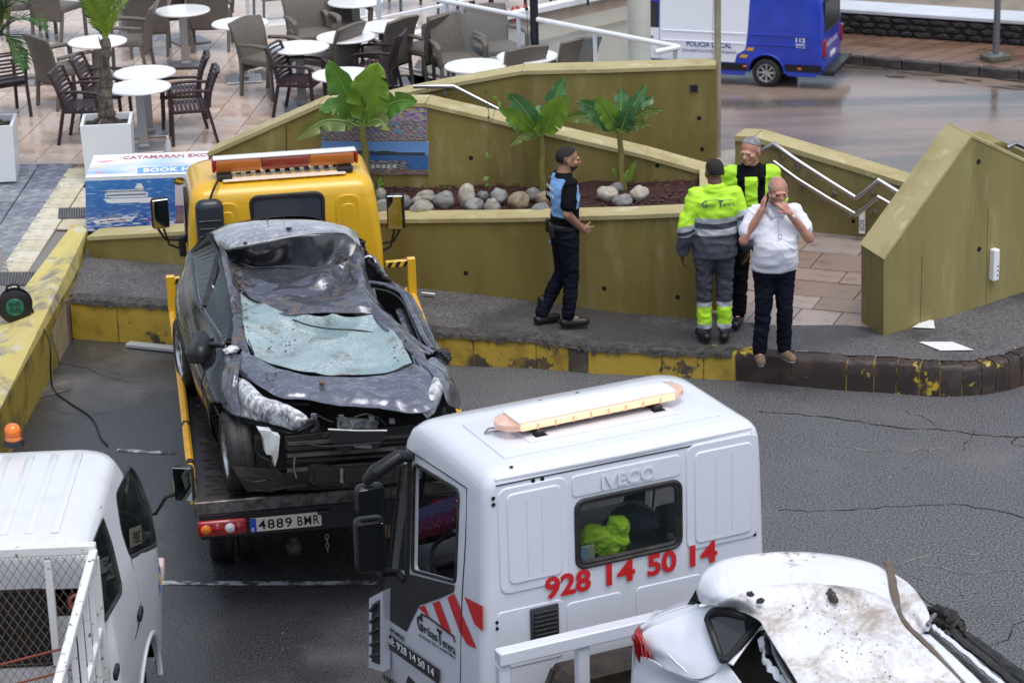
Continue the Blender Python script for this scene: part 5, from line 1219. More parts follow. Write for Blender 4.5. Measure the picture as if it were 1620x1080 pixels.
for k in range(4):mb=MB();mb.tube([Matrix.Translation((-.105,-.03,.60-.035*k))@Matrix.Rotation(R(90)*(k%2),4,'Z')@Vector((.012*math.cos(a),0,.022*math.sin(a)))for a in[i*.785 for i in range(8)]],.004,5,closed=True);mb.obj('chain_link',m_steel,yt)
mb=MB();mb.hull3([Vector((.0,-.01,.88)),Vector((.32,-.01,.70)),Vector((.32,-.01,.55)),Vector((.27,-.01,.55)),Vector((.22,-.01,.68))],Vector((0,.35,0)));mb.obj('lift_bracket',m_grime,yt)
mb=MB();mb.box((.28,-.02,.60),(.16,.03,.10),.005);mb.obj('lift_plate',mk('rusty_plate',(.09,.07,.055),.6,.2,col2=(.14,.09,.05),scale=9),yt)
for s in(-1,1):
 for dx in(0,-.22*s):make_wheel(yt,Vector((s*.85+dx,1.15,.33)),.33,.19,s,rim=m_steel,spokes=5)
 make_wheel(yt,Vector((s*.78,5.6,.33)),.33,.2,s,rim=m_steel,spokes=5)
 mb=MB();mb.box((s*.8,1.15,.78),(.5,.9,.03),.01);mb.obj('mudguard',m_plastic,yt)
# --------------------- crushed dark hatchback on the deck
ca=thing('crushed_car','crushed dark hatchback with caved-in roof and crazed windscreen lying on the yellow flatbed','car',(-1.625,18.41,DZ),R(196.1))
FC=Frame(ca);iC=frame_inv(ca)
def C(px,py,z):return iC@P(px,py,z)
def rowC(*pts):return[C(*p)for p in pts]
def sheetC(name,rows,nu,nv,mat,fn=None,th=.006,parent=ca,smooth=True,ang=28,dele=None):
 g=surf(rows,nu,nv,fn);mb=MB();mb.sheet(g)
 if dele:mb.f=[f for f in mb.f if not dele(sum((Vector(mb.v[i])for i in f),Vector())/len(f))];mb.mi=mb.mi[:len(mb.f)]
 o=mb.obj(name,mat,parent,smooth=smooth,ang=ang);
 if th:md=o.modifiers.new('th','SOLIDIFY');md.thickness=th;md.offset=0
 return o
sheetC('roof_rear',[rowC((334,368,2.10),(362,356,2.18),(400,350,2.22),(450,347.5,2.235),(505,350,2.22),(545,358,2.17),(566,370,2.10)),rowC((338,376,2.11),(364,366,2.19),(402,359,2.23),(452,356,2.245),(507,358,2.23),(547,364,2.18),(568,378,2.11)),rowC((342,384,2.10),(366,379,2.18),(404,372,2.22),(454,366,2.24),(510,364,2.225),(549,370,2.18),(570,386,2.10)),rowC((350,396,2.06),(371,393,2.15),(408,386,2.19),(458,376,2.22),(512,369,2.215),(549,371,2.18),(571,390,2.09))],60,26,m_roofw,crumple(.012,2.2,3.3))
def foldfn(u,v,p):return Vector((0,0,0))+FC_f*(.025*math.sin(u*22+v*2)*math.sin(v*3.1)+.03*noise.noise(Vector((u*7,v*2,4))))
FC_f=Vector((0,1,0))
sheetC('roof_fold',[rowC((350,396,2.06),(371,393,2.15),(408,386,2.19),(458,376,2.22),(512,369,2.215),(549,371,2.18),(571,390,2.09)),rowC((354,404,2.02),(371,402,2.08),(406,402,2.09),(458,398,2.09),(514,392,2.10),(550,390,2.10),(572,398,2.05)),rowC((358,412,2.0),(372,412,2.0),(404,418,1.97),(456,422,1.95),(515,414,1.99),(545,408,2.02),(572,408,2.02)),rowC((360,418,1.99),(373,420,1.97),(402,428,1.93),(456,431,1.92),(514,426,1.94),(541,419,1.98),(571,414,2.0))],60,24,m_foldp,foldfn)
sheetC('roof_front',[rowC((360,417,1.99),(373,419,1.975),(402,427,1.935),(456,430,1.925),(514,425,1.945),(541,418,1.985),(566,408,2.01)),rowC((366,432,1.98),(382,436,1.96),(408,442,1.95),(456,446,1.90),(510,442,1.95),(545,436,1.93),(571,424,1.99)),rowC((371,446,1.96),(390,455,1.94),(418,462,1.93),(458,466,1.91),(506,464,1.88),(550,462,1.94),(578,452,1.96)),rowC((376,458,1.95),(400,470,1.93),(430,482,1.91),(465,486,1.90),(510,486,1.90),(560,484,1.92),(588,476,1.93)),rowC((379,463,1.945),(412,480,1.92),(446,497,1.90),(480,498.5,1.895),(520,499,1.90),(566,500,1.905),(599,500,1.905))],120,90,m_crush,crumple(.07,1.7,1.7))
def sag(u,v,p):return Vector((0,0,-.05*math.sin(math.pi*u)*math.sin(math.pi*v)+.05*noise.noise(p*2.2)+.03*ridged(p,3.2,2)-.09*math.exp(-((u-.62)**2/.02+(v-.2)**2/.01))))
sheetC('windscreen',[rowC((378,461,1.94),(410,479,1.915),(444,496,1.895),(480,499,1.89),(520,500,1.895),(566,501,1.90),(596,503,1.90)),rowC((381,490,1.90),(412,505,1.87),(450,514,1.85),(485,516,1.84),(530,518,1.84),(580,520,1.86),(612,520,1.88)),rowC((384,515,1.87),(414,530,1.83),(455,538,1.82),(495,540,1.83),(545,540,1.83),(595,541,1.84),(630,540,1.85)),rowC((390,540,1.85),(425,556,1.82),(465,566,1.81),(510,568,1.81),(560,566,1.81),(610,562,1.82),(643,558,1.83)),rowC((402,562,1.83),(438,581,1.80),(475,591,1.78),(515,595,1.775),(565,594,1.775),(615,590,1.785),(652,576,1.81))],90,80,m_craze,sag,th=.008)
for k,pts in enumerate((((446,497),(480,512),(520,520),(560,522),(596,528),(630,545),(652,560)),((383,500),(390,530),(402,560)))):
 mb=MB();mb.tube(crow([C(a,b,1.885-.02*i/len(pts)-.02)for i,(a,b)in enumerate(pts)],24),.006,5);mb.obj('crack_fold',m_grime,ca)
sheetC('bonnet',[rowC((383,556,1.83),(405,566,1.825),(440,583,1.80),(480,595,1.78),(525,598,1.775),(580,597,1.775),(630,588,1.785),(664,578,1.79)),rowC((376,572,1.81),(405,585,1.80),(445,603,1.775),(490,612,1.765),(535,613,1.765),(590,611,1.765),(640,604,1.77),(680,592,1.77)),rowC((376,585,1.78),(408,600,1.77),(446,619,1.755),(490,624,1.745),(540,628,1.745),(596,630,1.74),(648,628,1.74),(684,612,1.74)),rowC((377,593,1.75),(412,612,1.74),(447,631.5,1.725),(484,633,1.715),(540,643,1.70),(600,648,1.685),(655,655,1.675),(687,650,1.67))],130,60,m_hood,crumple(.036,2.2,6.1))
sheetC('right_fender',[rowC((664,578,1.79),(672,572,1.78),(684,566,1.75),(696,566,1.70)),rowC((682,592,1.77),(690,588,1.76),(700,582,1.73),(709,586,1.68)),rowC((688,604,1.745),(697,604,1.74),(709,600,1.70),(717,604,1.63)),rowC((694,612,1.73),(703,617,1.71),(716,616,1.66),(727,628,1.55)),rowC((702,620,1.70),(709,640,1.62),(718,644,1.55),(727,649,1.45))],26,40,m_hood,crumple(.03,4,2.2))
mb=MB();mb.hull3([C(684,610,1.7),C(714,612,1.6),C(722,652,1.35),C(684,660,1.4)],Vector((0,-.5,-.1)));mb.obj('wheel_arch_liner',m_hole,ca)
sheetC('fender_crease',[rowC((686,596,1.78),(676,625,1.72),(668,650,1.68),(676,662,1.62)),rowC((694,600,1.79),(690,620,1.74),(684,640,1.68),(684,656,1.6)),rowC((700,612,1.74),(700,622,1.7),(694,640,1.62),(686,656,1.55))],20,14,m_lamp,crumple(.02,5,8))
sheetC('right_pillar',[rowC((548,372,2.17),(553,395,2.06),(554,430,1.98),(566,462,1.94),(588,500,1.91),(615,528,1.885),(645,556,1.84),(655,580,1.80)),rowC((560,378,2.14),(566,398,2.05),(568,430,1.99),(580,462,1.96),(600,494,1.92),(628,520,1.88),(655,552,1.83),(668,584,1.78)),rowC((571,388,2.08),(577,402,2.0),(580,432,1.93),(589,458,1.90),(606,488,1.87),(634,518,1.84),(668,555,1.79),(680,585,1.75))],80,16,m_crush,crumple(.03,4,4.4))
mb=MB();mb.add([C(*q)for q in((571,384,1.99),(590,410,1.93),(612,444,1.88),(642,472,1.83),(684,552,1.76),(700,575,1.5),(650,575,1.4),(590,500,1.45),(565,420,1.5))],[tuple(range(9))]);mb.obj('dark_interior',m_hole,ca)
def strip(name,pts,w,mat,squash=.5,parent=ca,n=8,seg=24,jit=0,seed=0):
 r=random.Random(seed);p=crow([C(*q)for q in pts],seg);rs=w if isinstance(w,(int,float))else[x for x in[w[min(int(i/seg*(len(w)-1)),len(w)-2)]*(1-(i/seg*(len(w)-1)%1))+w[min(int(i/seg*(len(w)-1)),len(w)-2)+1]*(i/seg*(len(w)-1)%1)for i in range(seg+1)]]
 if jit:p=[q+Vector((r.uniform(-jit,jit),r.uniform(-jit,jit),r.uniform(-jit,jit)))for q in p]
 mb=MB();mb.tube(p,rs,n,squash=squash);return mb.obj(name,mat,parent,smooth=True)
strip('door_frame',[(579,446,1.92),(603,449,1.90),(631,460,1.87),(643,474,1.84),(658,506,1.80),(672,535,1.78),(684,552,1.75)],.028,m_crush,.5,jit=.004)
strip('door_frame',[(590,456,1.90),(617,462,1.87),(638,478,1.84),(652,508,1.80),(666,542,1.77)],.012,m_black)
strip('door_frame',[(589,458,1.90),(600,490,1.88),(628,517,1.85),(652,534,1.82),(664,546,1.80)],.018,m_crush,.6)
strip('bent_rod',[(624,515,1.86),(650,535,1.83),(668,548,1.80),(686,558,1.76)],.020,m_hood,1)
strip('bent_rod',[(640,537,1.85),(650,560,1.83),(660,578,1.80),(663,590,1.79)],.014,m_grime,1)
strip('bent_rod',[(648,540,1.85),(664,553,1.82),(680,560,1.78)],.014,m_steel,1)
strip('torn_pillar',[(573,380,2.10),(580,405,1.98),(598,430,1.93),(617,446,1.90)],.02,m_grime,.7,jit=.012,seed=2)
strip('torn_pillar',[(572,405,2.0),(590,408,1.98),(603,425,1.94),(620,452,1.88)],.014,m_hood,.7,jit=.01,seed=3)
strip('seat_edge',[(634,492,1.72),(642,508,1.72),(648,530,1.70),(650,545,1.68)],.045,m_hood,.6,jit=.01,seed=4)
strip('door_outer',[(617,446,1.86),(650,474,1.78),(672,518,1.72),(694,556,1.66)],[.02,.035,.03,.02],m_crush,.6,jit=.006,seed=5)
mr_=cloth_heap(C(700,563,1.72),(.07,.10,.06),3.2,m_plastic,'right_mirror',ca)
Lb=[(300,398,1.88),(304,416,1.88),(307,437,1.87),(312,473,1.86),(324,498,1.85),(340,522,1.85),(355,544,1.84)]
Lt=[(330,371,2.10),(347,398,2.04),(351,423,2.01),(358,450,1.99),(362,473,1.97),(366,505,1.93),(362,538,1.88)]
gl=MB();bt=crow([C(*q)for q in Lb],24);tt=crow([C(*q)for q in Lt],24)
gl.sheet([bt,tt]);go=gl.obj('side_glass',mk('side_glass_dark',(.012,.02,.018),.06,spec=.35,alpha=.85),ca)
strip('window_frame',Lb+[(362,540,1.88)],.02,m_cardark,.6);strip('window_trim',[(a+4,b-1,z+.006)for a,b,z in Lb],.007,m_steel,1)
strip('window_frame',Lt,.022,m_cardark,.6);strip('door_pillar',[(346,402,2.04),(336,440,1.965),(324,484,1.875)],.026,m_black,.35)
strip('headrest',[(346,455,1.9),(348,475,1.88),(350,500,1.85)],[.03,.05,.03],mk('pale_headrest',(.35,.38,.36),.7),.6)
strip('seat_belt',[(333,448,1.95),(340,458,1.93),(346,466,1.93)],.006,m_white,1)
sheetC('roof_rail',[rowC((330,370,2.09),(345,392,2.05),(351,420,2.0),(362,473,1.96),(367,515,1.91),(364,545,1.85)),rowC((335,368,2.12),(353,394,2.09),(361,420,2.02),(371,470,1.98),(377,515,1.90),(378,552,1.84)),rowC((340,374,2.10),(358,400,2.05),(370,424,1.98),(380,468,1.95),(386,518,1.88),(396,562,1.83))],60,12,m_crush,crumple(.03,5,9.4))
Lw=[(292,425,1.60),(284,445,1.60),(278,470,1.60),(281,498,1.60),(291,530,1.60),(303,566,1.60),(320,602,1.60),(339,636,1.58),(352,662,1.54)]
Lb2=[(300,398,1.88),(304,416,1.88),(307,437,1.87),(312,473,1.86),(324,498,1.85),(340,522,1.85),(356,545,1.84),(372,562,1.82),(378,592,1.77)]
Wd=[C(*q)for q in Lw];Bt=[C(*q)for q in Lb2]
Sh=[b.lerp(w,.45)+Vector((.018,0,.0))for b,w in zip(Bt,Wd)]
Lo=[w+Vector((-.015,0,-.24))for w in Wd];Ro=[w+Vector((-.06,0,-.46))for w in Wd]
wr=C(283,558,1.26);wf=C(356,712,1.26)
def arch_del(c):
 return any((c.y-w.y)**2+(c.z-.30)**2<.365**2 for w in(wr,wf))
def sidefn(u,v,p):return Vector((.012*noise.noise(p*1.5)+(.02*ridged(p,3,2)if u>.8 else 0),0,0))
sheetC('body_side',[Bt,Sh,Wd,Lo,Ro],120,50,m_cardark,sidefn,dele=arch_del,ang=60)
mb=MB();ln=crow([w+Vector((.004,0,-.02))for w in Wd],30);mb.tube(ln,.006,5);mb.obj('side_crease',m_cardark,ca,smooth=True)
mb=MB();mb.tube([Wd[3]+Vector((-.01,0,.0)),Lo[3]+Vector((.004,0,0)),Ro[3]],.004,4);mb.tube(crow([Bt[3],Sh[3]+Vector((.003,0,0)),Wd[3]+Vector((.004,0,0)),Lo[3]+Vector((.004,0,0))],12),.004,4)
mb.tube(crow([Bt[6],Sh[6]+Vector((.003,0,0)),Wd[6]+Vector((.004,0,0)),Lo[6]+Vector((.004,0,0))],12),.004,4);mb.obj('door_gaps',m_hole,ca,kind='stuff')
mb=MB();mb.add([Vector((.80,-1.7,.2)),Vector((.62,-1.7,.2)),Vector((.62,1.7,.2)),Vector((.80,1.7,.2)),Vector((-.7,-1.7,.2)),Vector((-.7,1.7,.2))],[(1,2,5,4)])
mb.box((0,-.2,.35),(1.3,3.2,.3),.02);mb.box((0,-1.35,.5),(1.2,.9,.5),.05);mb.obj('floor_pan',m_hole,ca)
sheetC('tail_panel',[rowC((300,398,1.88),(340,362,1.95),(420,345,2.0),(500,345,2.0),(575,380,1.9)),rowC((292,425,1.5),(330,380,1.5),(420,365,1.5),(500,365,1.5),(580,400,1.5)),rowC((295,440,1.2),(340,400,1.2),(420,380,1.2),(500,380,1.2),(585,420,1.2))],20,10,m_cardark)
sheetC('left_fender',[rowC((356,545,1.86),(372,560,1.84),(384,562,1.835)),rowC((352,575,1.76),(368,590,1.79),(378,592,1.78)),rowC((350,610,1.68),(362,618,1.70),(376,620,1.70)),rowC((352,645,1.56),(366,655,1.58),(384,662,1.58))],18,40,m_crush,crumple(.03,5,2.7))
for c,y_ in((wr,0),(wf,R(-3))):
 make_wheel(ca,Vector((c.x-.09,c.y,.30)),.30,.19,1,spokes=10,rz=y_)
for y_ in(wr.y,wf.y):make_wheel(ca,Vector((-.70,y_,.30)),.30,.19,-1,spokes=10)
def N(px,py,Y=1.72):return FC.onY(px,py,Y)
mb=MB();a=N(384,660,1.45);b=N(690,650,1.45)
mb.add([Vector((.60,1.25,.70)),Vector((-.66,1.25,.70)),Vector((-.66,1.35,.15)),Vector((.60,1.35,.15)),Vector((.60,1.3,.4)),Vector((.60,1.3,.5)),Vector((.60,1.25,.6))],[(0,1,2,3,4,5,6)]);mb.obj('bay_backing',m_hole,ca)
hl=sheetC('headlamp',[rowC((376,598,1.72),(392,606,1.735),(415,628,1.715),(450,641,1.69),(472,652,1.665),(488,663,1.64)),rowC((374,612,1.69),(392,622,1.72),(418,642,1.70),(450,652,1.675),(470,662,1.65),(486,668,1.62)),rowC((376,632,1.63),(394,642,1.66),(420,656,1.64),(448,664,1.62),(466,672,1.60),(480,673,1.59)),rowC((384,660,1.56),(400,664,1.57),(420,668,1.57),(444,674,1.565),(462,680,1.55),(474,676,1.57))],50,26,m_lamp,crumple(.02,4,3.9),th=.02)
strip('lamp_rubber',[(384,664,1.53),(410,672,1.53),(440,680,1.52),(464,685,1.52),(490,672,1.54),(498,668,1.54)],.016,m_plastic,1)
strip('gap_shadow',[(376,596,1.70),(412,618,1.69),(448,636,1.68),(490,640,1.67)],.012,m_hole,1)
def nose(name,pix,Y,mat,dy=-.03,parent=ca):
 mb=MB();mb.hull3([N(a,b,Y)for a,b in pix],Vector((0,dy,0)));return mb.obj(name,mat,parent)
m_bottle=mk('milky_plastic',(.62,.66,.68),.5,col2=(.4,.4,.38),scale=8)
nose('washer_bottle',[(409,680),(429,682),(434,688),(443,690),(440,722),(435,738),(431,720),(421,718),(417,694)],1.74,m_bottle,-.08)
nose('radiator_frame',[(452,692),(690,668),(690,690),(452,712)],1.70,m_grime);
for k,(y0,h)in enumerate(((700,5),(709,4),(718,6),(729,4),(742,5))):
 nose('cooling_slat',[(455,y0),(690,y0-16),(690,y0-16+h),(455,y0+h)],1.71+.015*(k%2),m_grime if k%2 else mk('dusty_black',(.05,.045,.04),.6,col2=(.11,.09,.07),scale=8))
nose('bumper_beam',[(491,738),(500,736),(540,741),(620,736),(690,728),(690,752),(612,766),(545,768),(496,766),(489,760)],1.76,m_grime,-.05)
nose('beam_opening',[(497,742),(536,745),(536,762),(499,762)],1.775,m_hole,-.01)
nose('beam_opening',[(545,744),(600,741),(604,760),(545,763)],1.775,m_hole,-.01)
nose('beam_rib',[(538,742),(543,742),(543,764),(538,763)],1.785,m_steel,-.02)
nose('latch_panel',[(519,679),(600,682),(612,682),(604,700),(594,712),(588,704),(560,706),(552,712),(546,718),(532,710),(524,696)],1.78,m_plastic,-.03)
strip('latch_edge',[(519,679,1.62),(560,681,1.60),(612,681,1.575)],.008,m_steel,1)
nose('cross_member',[(534,664),(546,663),(590,666),(600,668),(596,678),(536,678)],1.74,mk('worn_alloy',(.32,.33,.35),.35,.7,col2=(.08,.08,.08),scale=12),-.05)
strip('buckle',[(536,664,1.66),(536,678,1.60),(556,678,1.6),(556,664,1.66)],.006,m_steel,1)
nose('number_holder',[(560,703),(588,704),(588,709),(560,708)],1.80,m_steel,-.01)
for q in((540,657),(588,659),(620,662),(497,655)):nose('bracket',[(q[0]-4,q[1]),(q[0]+4,q[1]),(q[0]+5,q[1]+8),(q[0]-4,q[1]+8)],1.76,m_steel,-.02)
for i,pts in enumerate([((405,690),(404,712),(412,722),(428,730),(437,748),(430,768),(428,778)),((466,724),(465,742),(469,756)),((500,655),(512,662),(528,668)),((428,735),(436,755),(432,775)),((484,668),(496,664),(502,674),(494,684)),((504,680),(512,690),(520,686)),((560,660),(580,655),(600,662),(610,672)),((470,700),(520,706),(600,700)),((380,755),(400,762),(420,760))]):
 mb=MB();mb.tube(crow([N(a,b,1.80)for a,b in pts],16),.006 if i not in(4,)else .02,6);mb.obj('hanging_wire' if i not in(4,)else 'hose',m_plastic if i!=1 else m_steel,ca,smooth=True)
nose('undertray',[(375,752),(450,758),(452,772),(430,778),(390,776)],1.66,m_grime,-.2)
nose('lower_guard',[(452,765),(690,745),(690,756),(560,772),(455,776)],1.6,m_grime,-.2)
def crumbs(name,spots,mat,parent,seed,s0=.003,s1=.012,toL=C):
 r=random.Random(seed);mb=MB()
 for(px,py,z,rx,ry,k)in spots:
  for _ in range(k):
   p=toL(px+r.gauss(0,rx),py+r.gauss(0,ry),z+r.uniform(-.01,.02));bm=bmesh.new();bmesh.ops.create_icosphere(bm,subdivisions=1,radius=r.uniform(s0,s1))
   for v in bm.verts:v.co*=1+r.uniform(-.3,.3);v.co.z*=.6
   mb.addbm(bm,Matrix.Translation(p))
 return mb.obj(name,mat,parent,kind='stuff')
crumbs('soil_crumbs',[(378,445,1.98,5,18,60),(376,480,1.97,4,12,30),(548,412,2.04,10,8,60),(556,432,1.98,6,8,20),(510,445,1.93,4,14,30),(450,475,1.93,14,6,25),(636,545,1.86,8,14,20),(655,582,1.82,8,4,14),(420,600,1.80,14,8,14),(440,545,1.85,20,10,18),(387,505,1.90,4,14,24)],m_rubble,ca,5)
cloth_heap(C(509,606,1.80),(.022,.022,.022),1.1,m_rubble,'soil_lump',ca);cloth_heap(C(457,362,2.27),(.025,.03,.012),1.9,m_plastic,'roof_badge',ca);cloth_heap(C(388,385,2.21),(.018,.018,.014),1.9,m_rubble,'soil_lump',ca)
mb=MB();mb.tube([C(423,349,2.25),C(423,347,2.27)],.008,6);mb.tube([C(449,349,2.25),C(448,330,2.40)],.003,4);mb.obj('antenna',m_plastic,ca)
mm=sheetC('door_mirror',[rowC((306,540,1.78),(318,528,1.82),(330,535,1.8)),rowC((300,560,1.72),(316,552,1.78),(332,556,1.74)),rowC((302,572,1.66),(318,574,1.68),(330,568,1.68))],14,14,m_plastic,None,.06)
strip('mirror_stalk',[(328,545,1.78),(345,545,1.82),(356,548,1.83)],.02,m_plastic,1)
nose2=cloth_heap(C(366,553,1.87),(.06,.04,.03),7.7,m_lamp,'torn_trim',ca)
# --------------------- wrecked white car on the white truck
wc=thing('wrecked_white_car','white wrecked car with muddy crushed roof on the bed of the white tow truck','car',T_@Vector((0,-2.6,1.02)),R(24.2+180))
FWc=Frame(wc);iW=frame_inv(wc)
def W(px,py,z):return iW@P(px,py,z)
def rowW(*pts):return[W(*p)for p in pts]
def sheetW(name,rows,nu,nv,mat,fn=None,th=.008,ang=28):
 g=surf(rows,nu,nv,fn);mb=MB();mb.sheet(g);o=mb.obj(name,mat,wc,smooth=True,ang=ang);md=o.modifiers.new('th','SOLIDIFY');md.thickness=th;md.offset=0;return o
def stripW(name,pts,w,mat,squash=.5,n=8,seg=30,jit=0,seed=0):
 r=random.Random(seed);p=crow([W(*q)for q in pts],seg);k=len(w)if isinstance(w,list)else 0
 rs=w if not k else[crow([Vector((x,0,0))for x in w],seg)[i].x for i in range(seg+1)]
 if jit:p=[q+Vector([r.uniform(-jit,jit)for _ in range(3)])for q in p]
 mb=MB();mb.tube(p,rs,n,squash=squash);return mb.obj(name,mat,wc,smooth=True)
e0=[(1106,950,2.02),(1103,930,2.10),(1114,905,2.17),(1150,886,2.22),(1205,877,2.245),(1270,875,2.24),(1330,882,2.21),(1375,892,2.17),(1403,904,2.12)]
sheetW('roof_rear',[rowW(*[(a,b+6,z-.16)for a,b,z in e0]),rowW(*e0),rowW((1112,955,2.050),(1112,936,2.120),(1126,915,2.193),(1160,898,2.233),(1212,890,2.239),(1272,888,2.240),(1330,894,2.235),(1375,903,2.183),(1404,914,2.136)),rowW((1120,957,2.070),(1126,945,2.136),(1142,932,2.188),(1175,916,2.217),(1222,910,2.222),(1275,908,2.223),(1330,912,2.220),(1375,920,2.168),(1406,932,2.118)),rowW((1132,958,2.100),(1146,950,2.149),(1164,944,2.183),(1195,932,2.203),(1235,926,2.208),(1280,924,2.210),(1332,928,2.206),(1378,938,2.149),(1410,950,2.098))],80,36,m_whitecar,crumple(.012,2.,1.3))
sheetW('roof_crushed',[rowW((1132,958,2.100),(1146,950,2.149),(1164,944,2.183),(1195,932,2.203),(1235,926,2.208),(1280,924,2.210),(1332,928,2.206),(1378,938,2.149),(1410,950,2.098)),rowW((1160,962,2.060),(1178,958,2.146),(1200,952,2.157),(1230,946,2.168),(1265,944,2.171),(1305,945,2.159),(1350,950,2.129),(1388,958,2.122),(1418,968,2.120)),rowW((1198,980,2.105),(1214,978,2.109),(1236,974,2.116),(1262,972,2.118),(1294,974,2.102),(1330,976,2.072),(1368,980,2.066),(1402,986,2.081),(1432,992,2.081)),rowW((1212,1000,2.068),(1230,1002,2.064),(1252,1002,2.064),(1278,1004,2.059),(1312,1008,2.048),(1348,1010,2.041),(1386,1012,2.042),(1424,1014,2.042),(1458,1018,2.035)),rowW((1232,1032,2.009),(1252,1036,2.002),(1276,1038,1.998),(1304,1040,1.994),(1338,1042,1.990),(1376,1044,1.987),(1416,1046,1.983),(1456,1050,1.976),(1494,1054,1.968)),rowW((1256,1070,1.939),(1278,1076,1.928),(1304,1078,1.924),(1334,1080,1.920),(1370,1082,1.917),(1408,1084,1.913),(1450,1086,1.909),(1494,1090,1.902),(1534,1096,1.891)),rowW((1290,1130,1.847),(1316,1140,1.835),(1344,1144,1.830),(1376,1146,1.828),(1414,1150,1.823),(1454,1152,1.821),(1500,1156,1.816),(1550,1160,1.811),(1590,1166,1.804)),rowW((1330,1220,1.739),(1360,1230,1.727),(1390,1236,1.720),(1424,1240,1.715),(1464,1244,1.710),(1508,1248,1.705),(1558,1252,1.701),(1610,1256,1.696),(1660,1262,1.720))],120,130,m_roofmud,crumple(.035,1.6,5.3))
sheetW('roof_flap',[rowW((1405,905,2.10),(1420,912,2.09),(1440,926,2.07),(1462,955,2.02),(1472,985,1.98),(1468,998,1.95)),rowW((1412,935,2.06),(1424,942,2.05),(1440,958,2.03),(1454,975,2.0),(1462,990,1.97),(1462,1000,1.93)),rowW((1420,965,2.0),(1430,975,1.99),(1440,985,1.97),(1450,992,1.95),(1456,998,1.94),(1458,1004,1.92)),rowW((1436,992,1.97),(1444,996,1.96),(1450,1000,1.95),(1454,1003,1.94),(1458,1006,1.92),(1462,1010,1.90))],40,30,m_roofmud,crumple(.02,5,3))
sheetW('outer_roof_strip',[rowW((1456,1004,1.94),(1490,1040,1.90),(1528,1082,1.85),(1580,1140,1.8)),rowW((1470,1004,1.93),(1510,1040,1.89),(1552,1080,1.84),(1610,1140,1.78))],30,6,m_whitecar,crumple(.015,4,2))
stripW('bent_pillar',[(1397,886,2.18),(1406,893,2.17),(1411,915,2.13),(1416,945,2.09),(1422,970,2.05),(1436,990,2.03),(1462,1016,1.99),(1490,1046,1.95),(1524,1086,1.91),(1580,1150,1.86)],[.010,.022,.026,.028,.022,.018,.018,.018,.018,.016],scraped('muddy_steel',(.07,.06,.055),(.2,.2,.21),(.12,.09,.065),metal=0,th2=(.35,.5),rough=.55),.75,jit=.004,seed=4)
stripW('roof_channel',[(1428,985,1.96),(1450,1012,1.92),(1474,1040,1.90),(1500,1070,1.87)],[.01,.06,.07,.03],mk('bare_zinc',(.4,.42,.46),.4,.5,col2=(.25,.22,.18),scale=6),.25)
for i,(pts,w,m)in enumerate([([(1466,996,1.93),(1490,1018,1.90),(1530,1052,1.86),(1572,1090,1.82),(1640,1160,1.75)],.022,m_black),([(1474,990,1.93),(1500,1010,1.90),(1545,1048,1.86),(1600,1096,1.80),(1660,1160,1.74)],.018,m_whiteclean),([(1478,980,1.90),(1510,1004,1.88),(1560,1044,1.83),(1615,1090,1.78),(1680,1160,1.72)],.026,m_black),([(1490,985,1.86),(1530,1010,1.83),(1580,1050,1.79),(1640,1095,1.74)],.02,m_cardark),([(1500,990,1.82),(1545,1015,1.80),(1600,1055,1.76),(1660,1100,1.72)],.03,m_black),([(1522,1000,1.80),(1560,1022,1.78),(1600,1052,1.74),(1650,1085,1.70)],.014,mk('creamy_trim',(.5,.46,.38),.6,col2=(.3,.24,.18),scale=7)),([(1455,940,1.98),(1470,952,1.94),(1486,962,1.92),(1486,972,1.90),(1474,980,1.90)],.012,m_steel),([(1465,990,1.96),(1470,985,1.99),(1476,976,1.98),(1480,972,1.96)],.014,m_steel)]):
 stripW(('door_rubber','door_flange','door_rubber','window_channel','door_skin','sill_trim','torn_bracket','torn_bracket')[i],pts,w,m,.8,jit=.004,seed=i)
stripW('torn_seal_end',[(1470,965,1.9),(1490,970,1.92),(1510,984,1.9),(1526,990,1.88)],[.02,.05,.05,.012],m_grime,.8,jit=.012,seed=8)
stripW('torn_seal_end',[(1488,984,1.9),(1500,1000,1.88),(1512,1006,1.86),(1528,992,1.88)],[.03,.04,.03,.008],m_grime,.9,jit=.012,seed=9)
cloth_heap(W(1308,939,2.16),(.04,.11,.045),2.9,mk('black_fin',(.03,.028,.028),.3,coat=.4),'antenna_fin',wc)
cloth_heap(W(1187,939,2.225),(.022,.022,.014),4.9,m_plastic,'roof_clip',wc);cloth_heap(W(1203,950,2.19),(.026,.02,.016),5.9,m_plastic,'roof_clip',wc)
sheetW('boot_side',[rowW((1013,993,1.86),(1030,981,1.90),(1055,970,1.94),(1080,962,1.97),(1104,954,2.0)),rowW((1017,1000,1.82),(1036,990,1.87),(1062,980,1.91),(1084,972,1.94),(1108,962,1.98)),],24,6,m_whiteclean,None)
sheetW('boot_lid',[rowW((1013,992,1.855),(1030,980,1.89),(1055,969,1.93),(1080,961,1.965),(1104,953,1.995)),rowW((1040,972,1.85),(1052,964,1.88),(1072,955,1.92),(1090,949,1.95),(1106,942,1.99)),rowW((1075,955,1.86),(1084,950,1.88),(1095,944,1.9),(1106,938,1.93),(1116,934,1.95))],24,10,m_whiteclean,None)
mb=MB();mb.hull3([W(1086,958,1.97),W(1103,956,1.99),W(1103,928,2.10)],Vector((-.5,0,0)));mb.obj('rear_glass',m_glass,wc)
q0=[(1017,1000,1.83),(1036,990,1.87),(1062,980,1.91),(1088,970,1.95),(1112,960,2.0),(1132,958,2.06),(1160,966,2.055),(1200,984,2.01)]
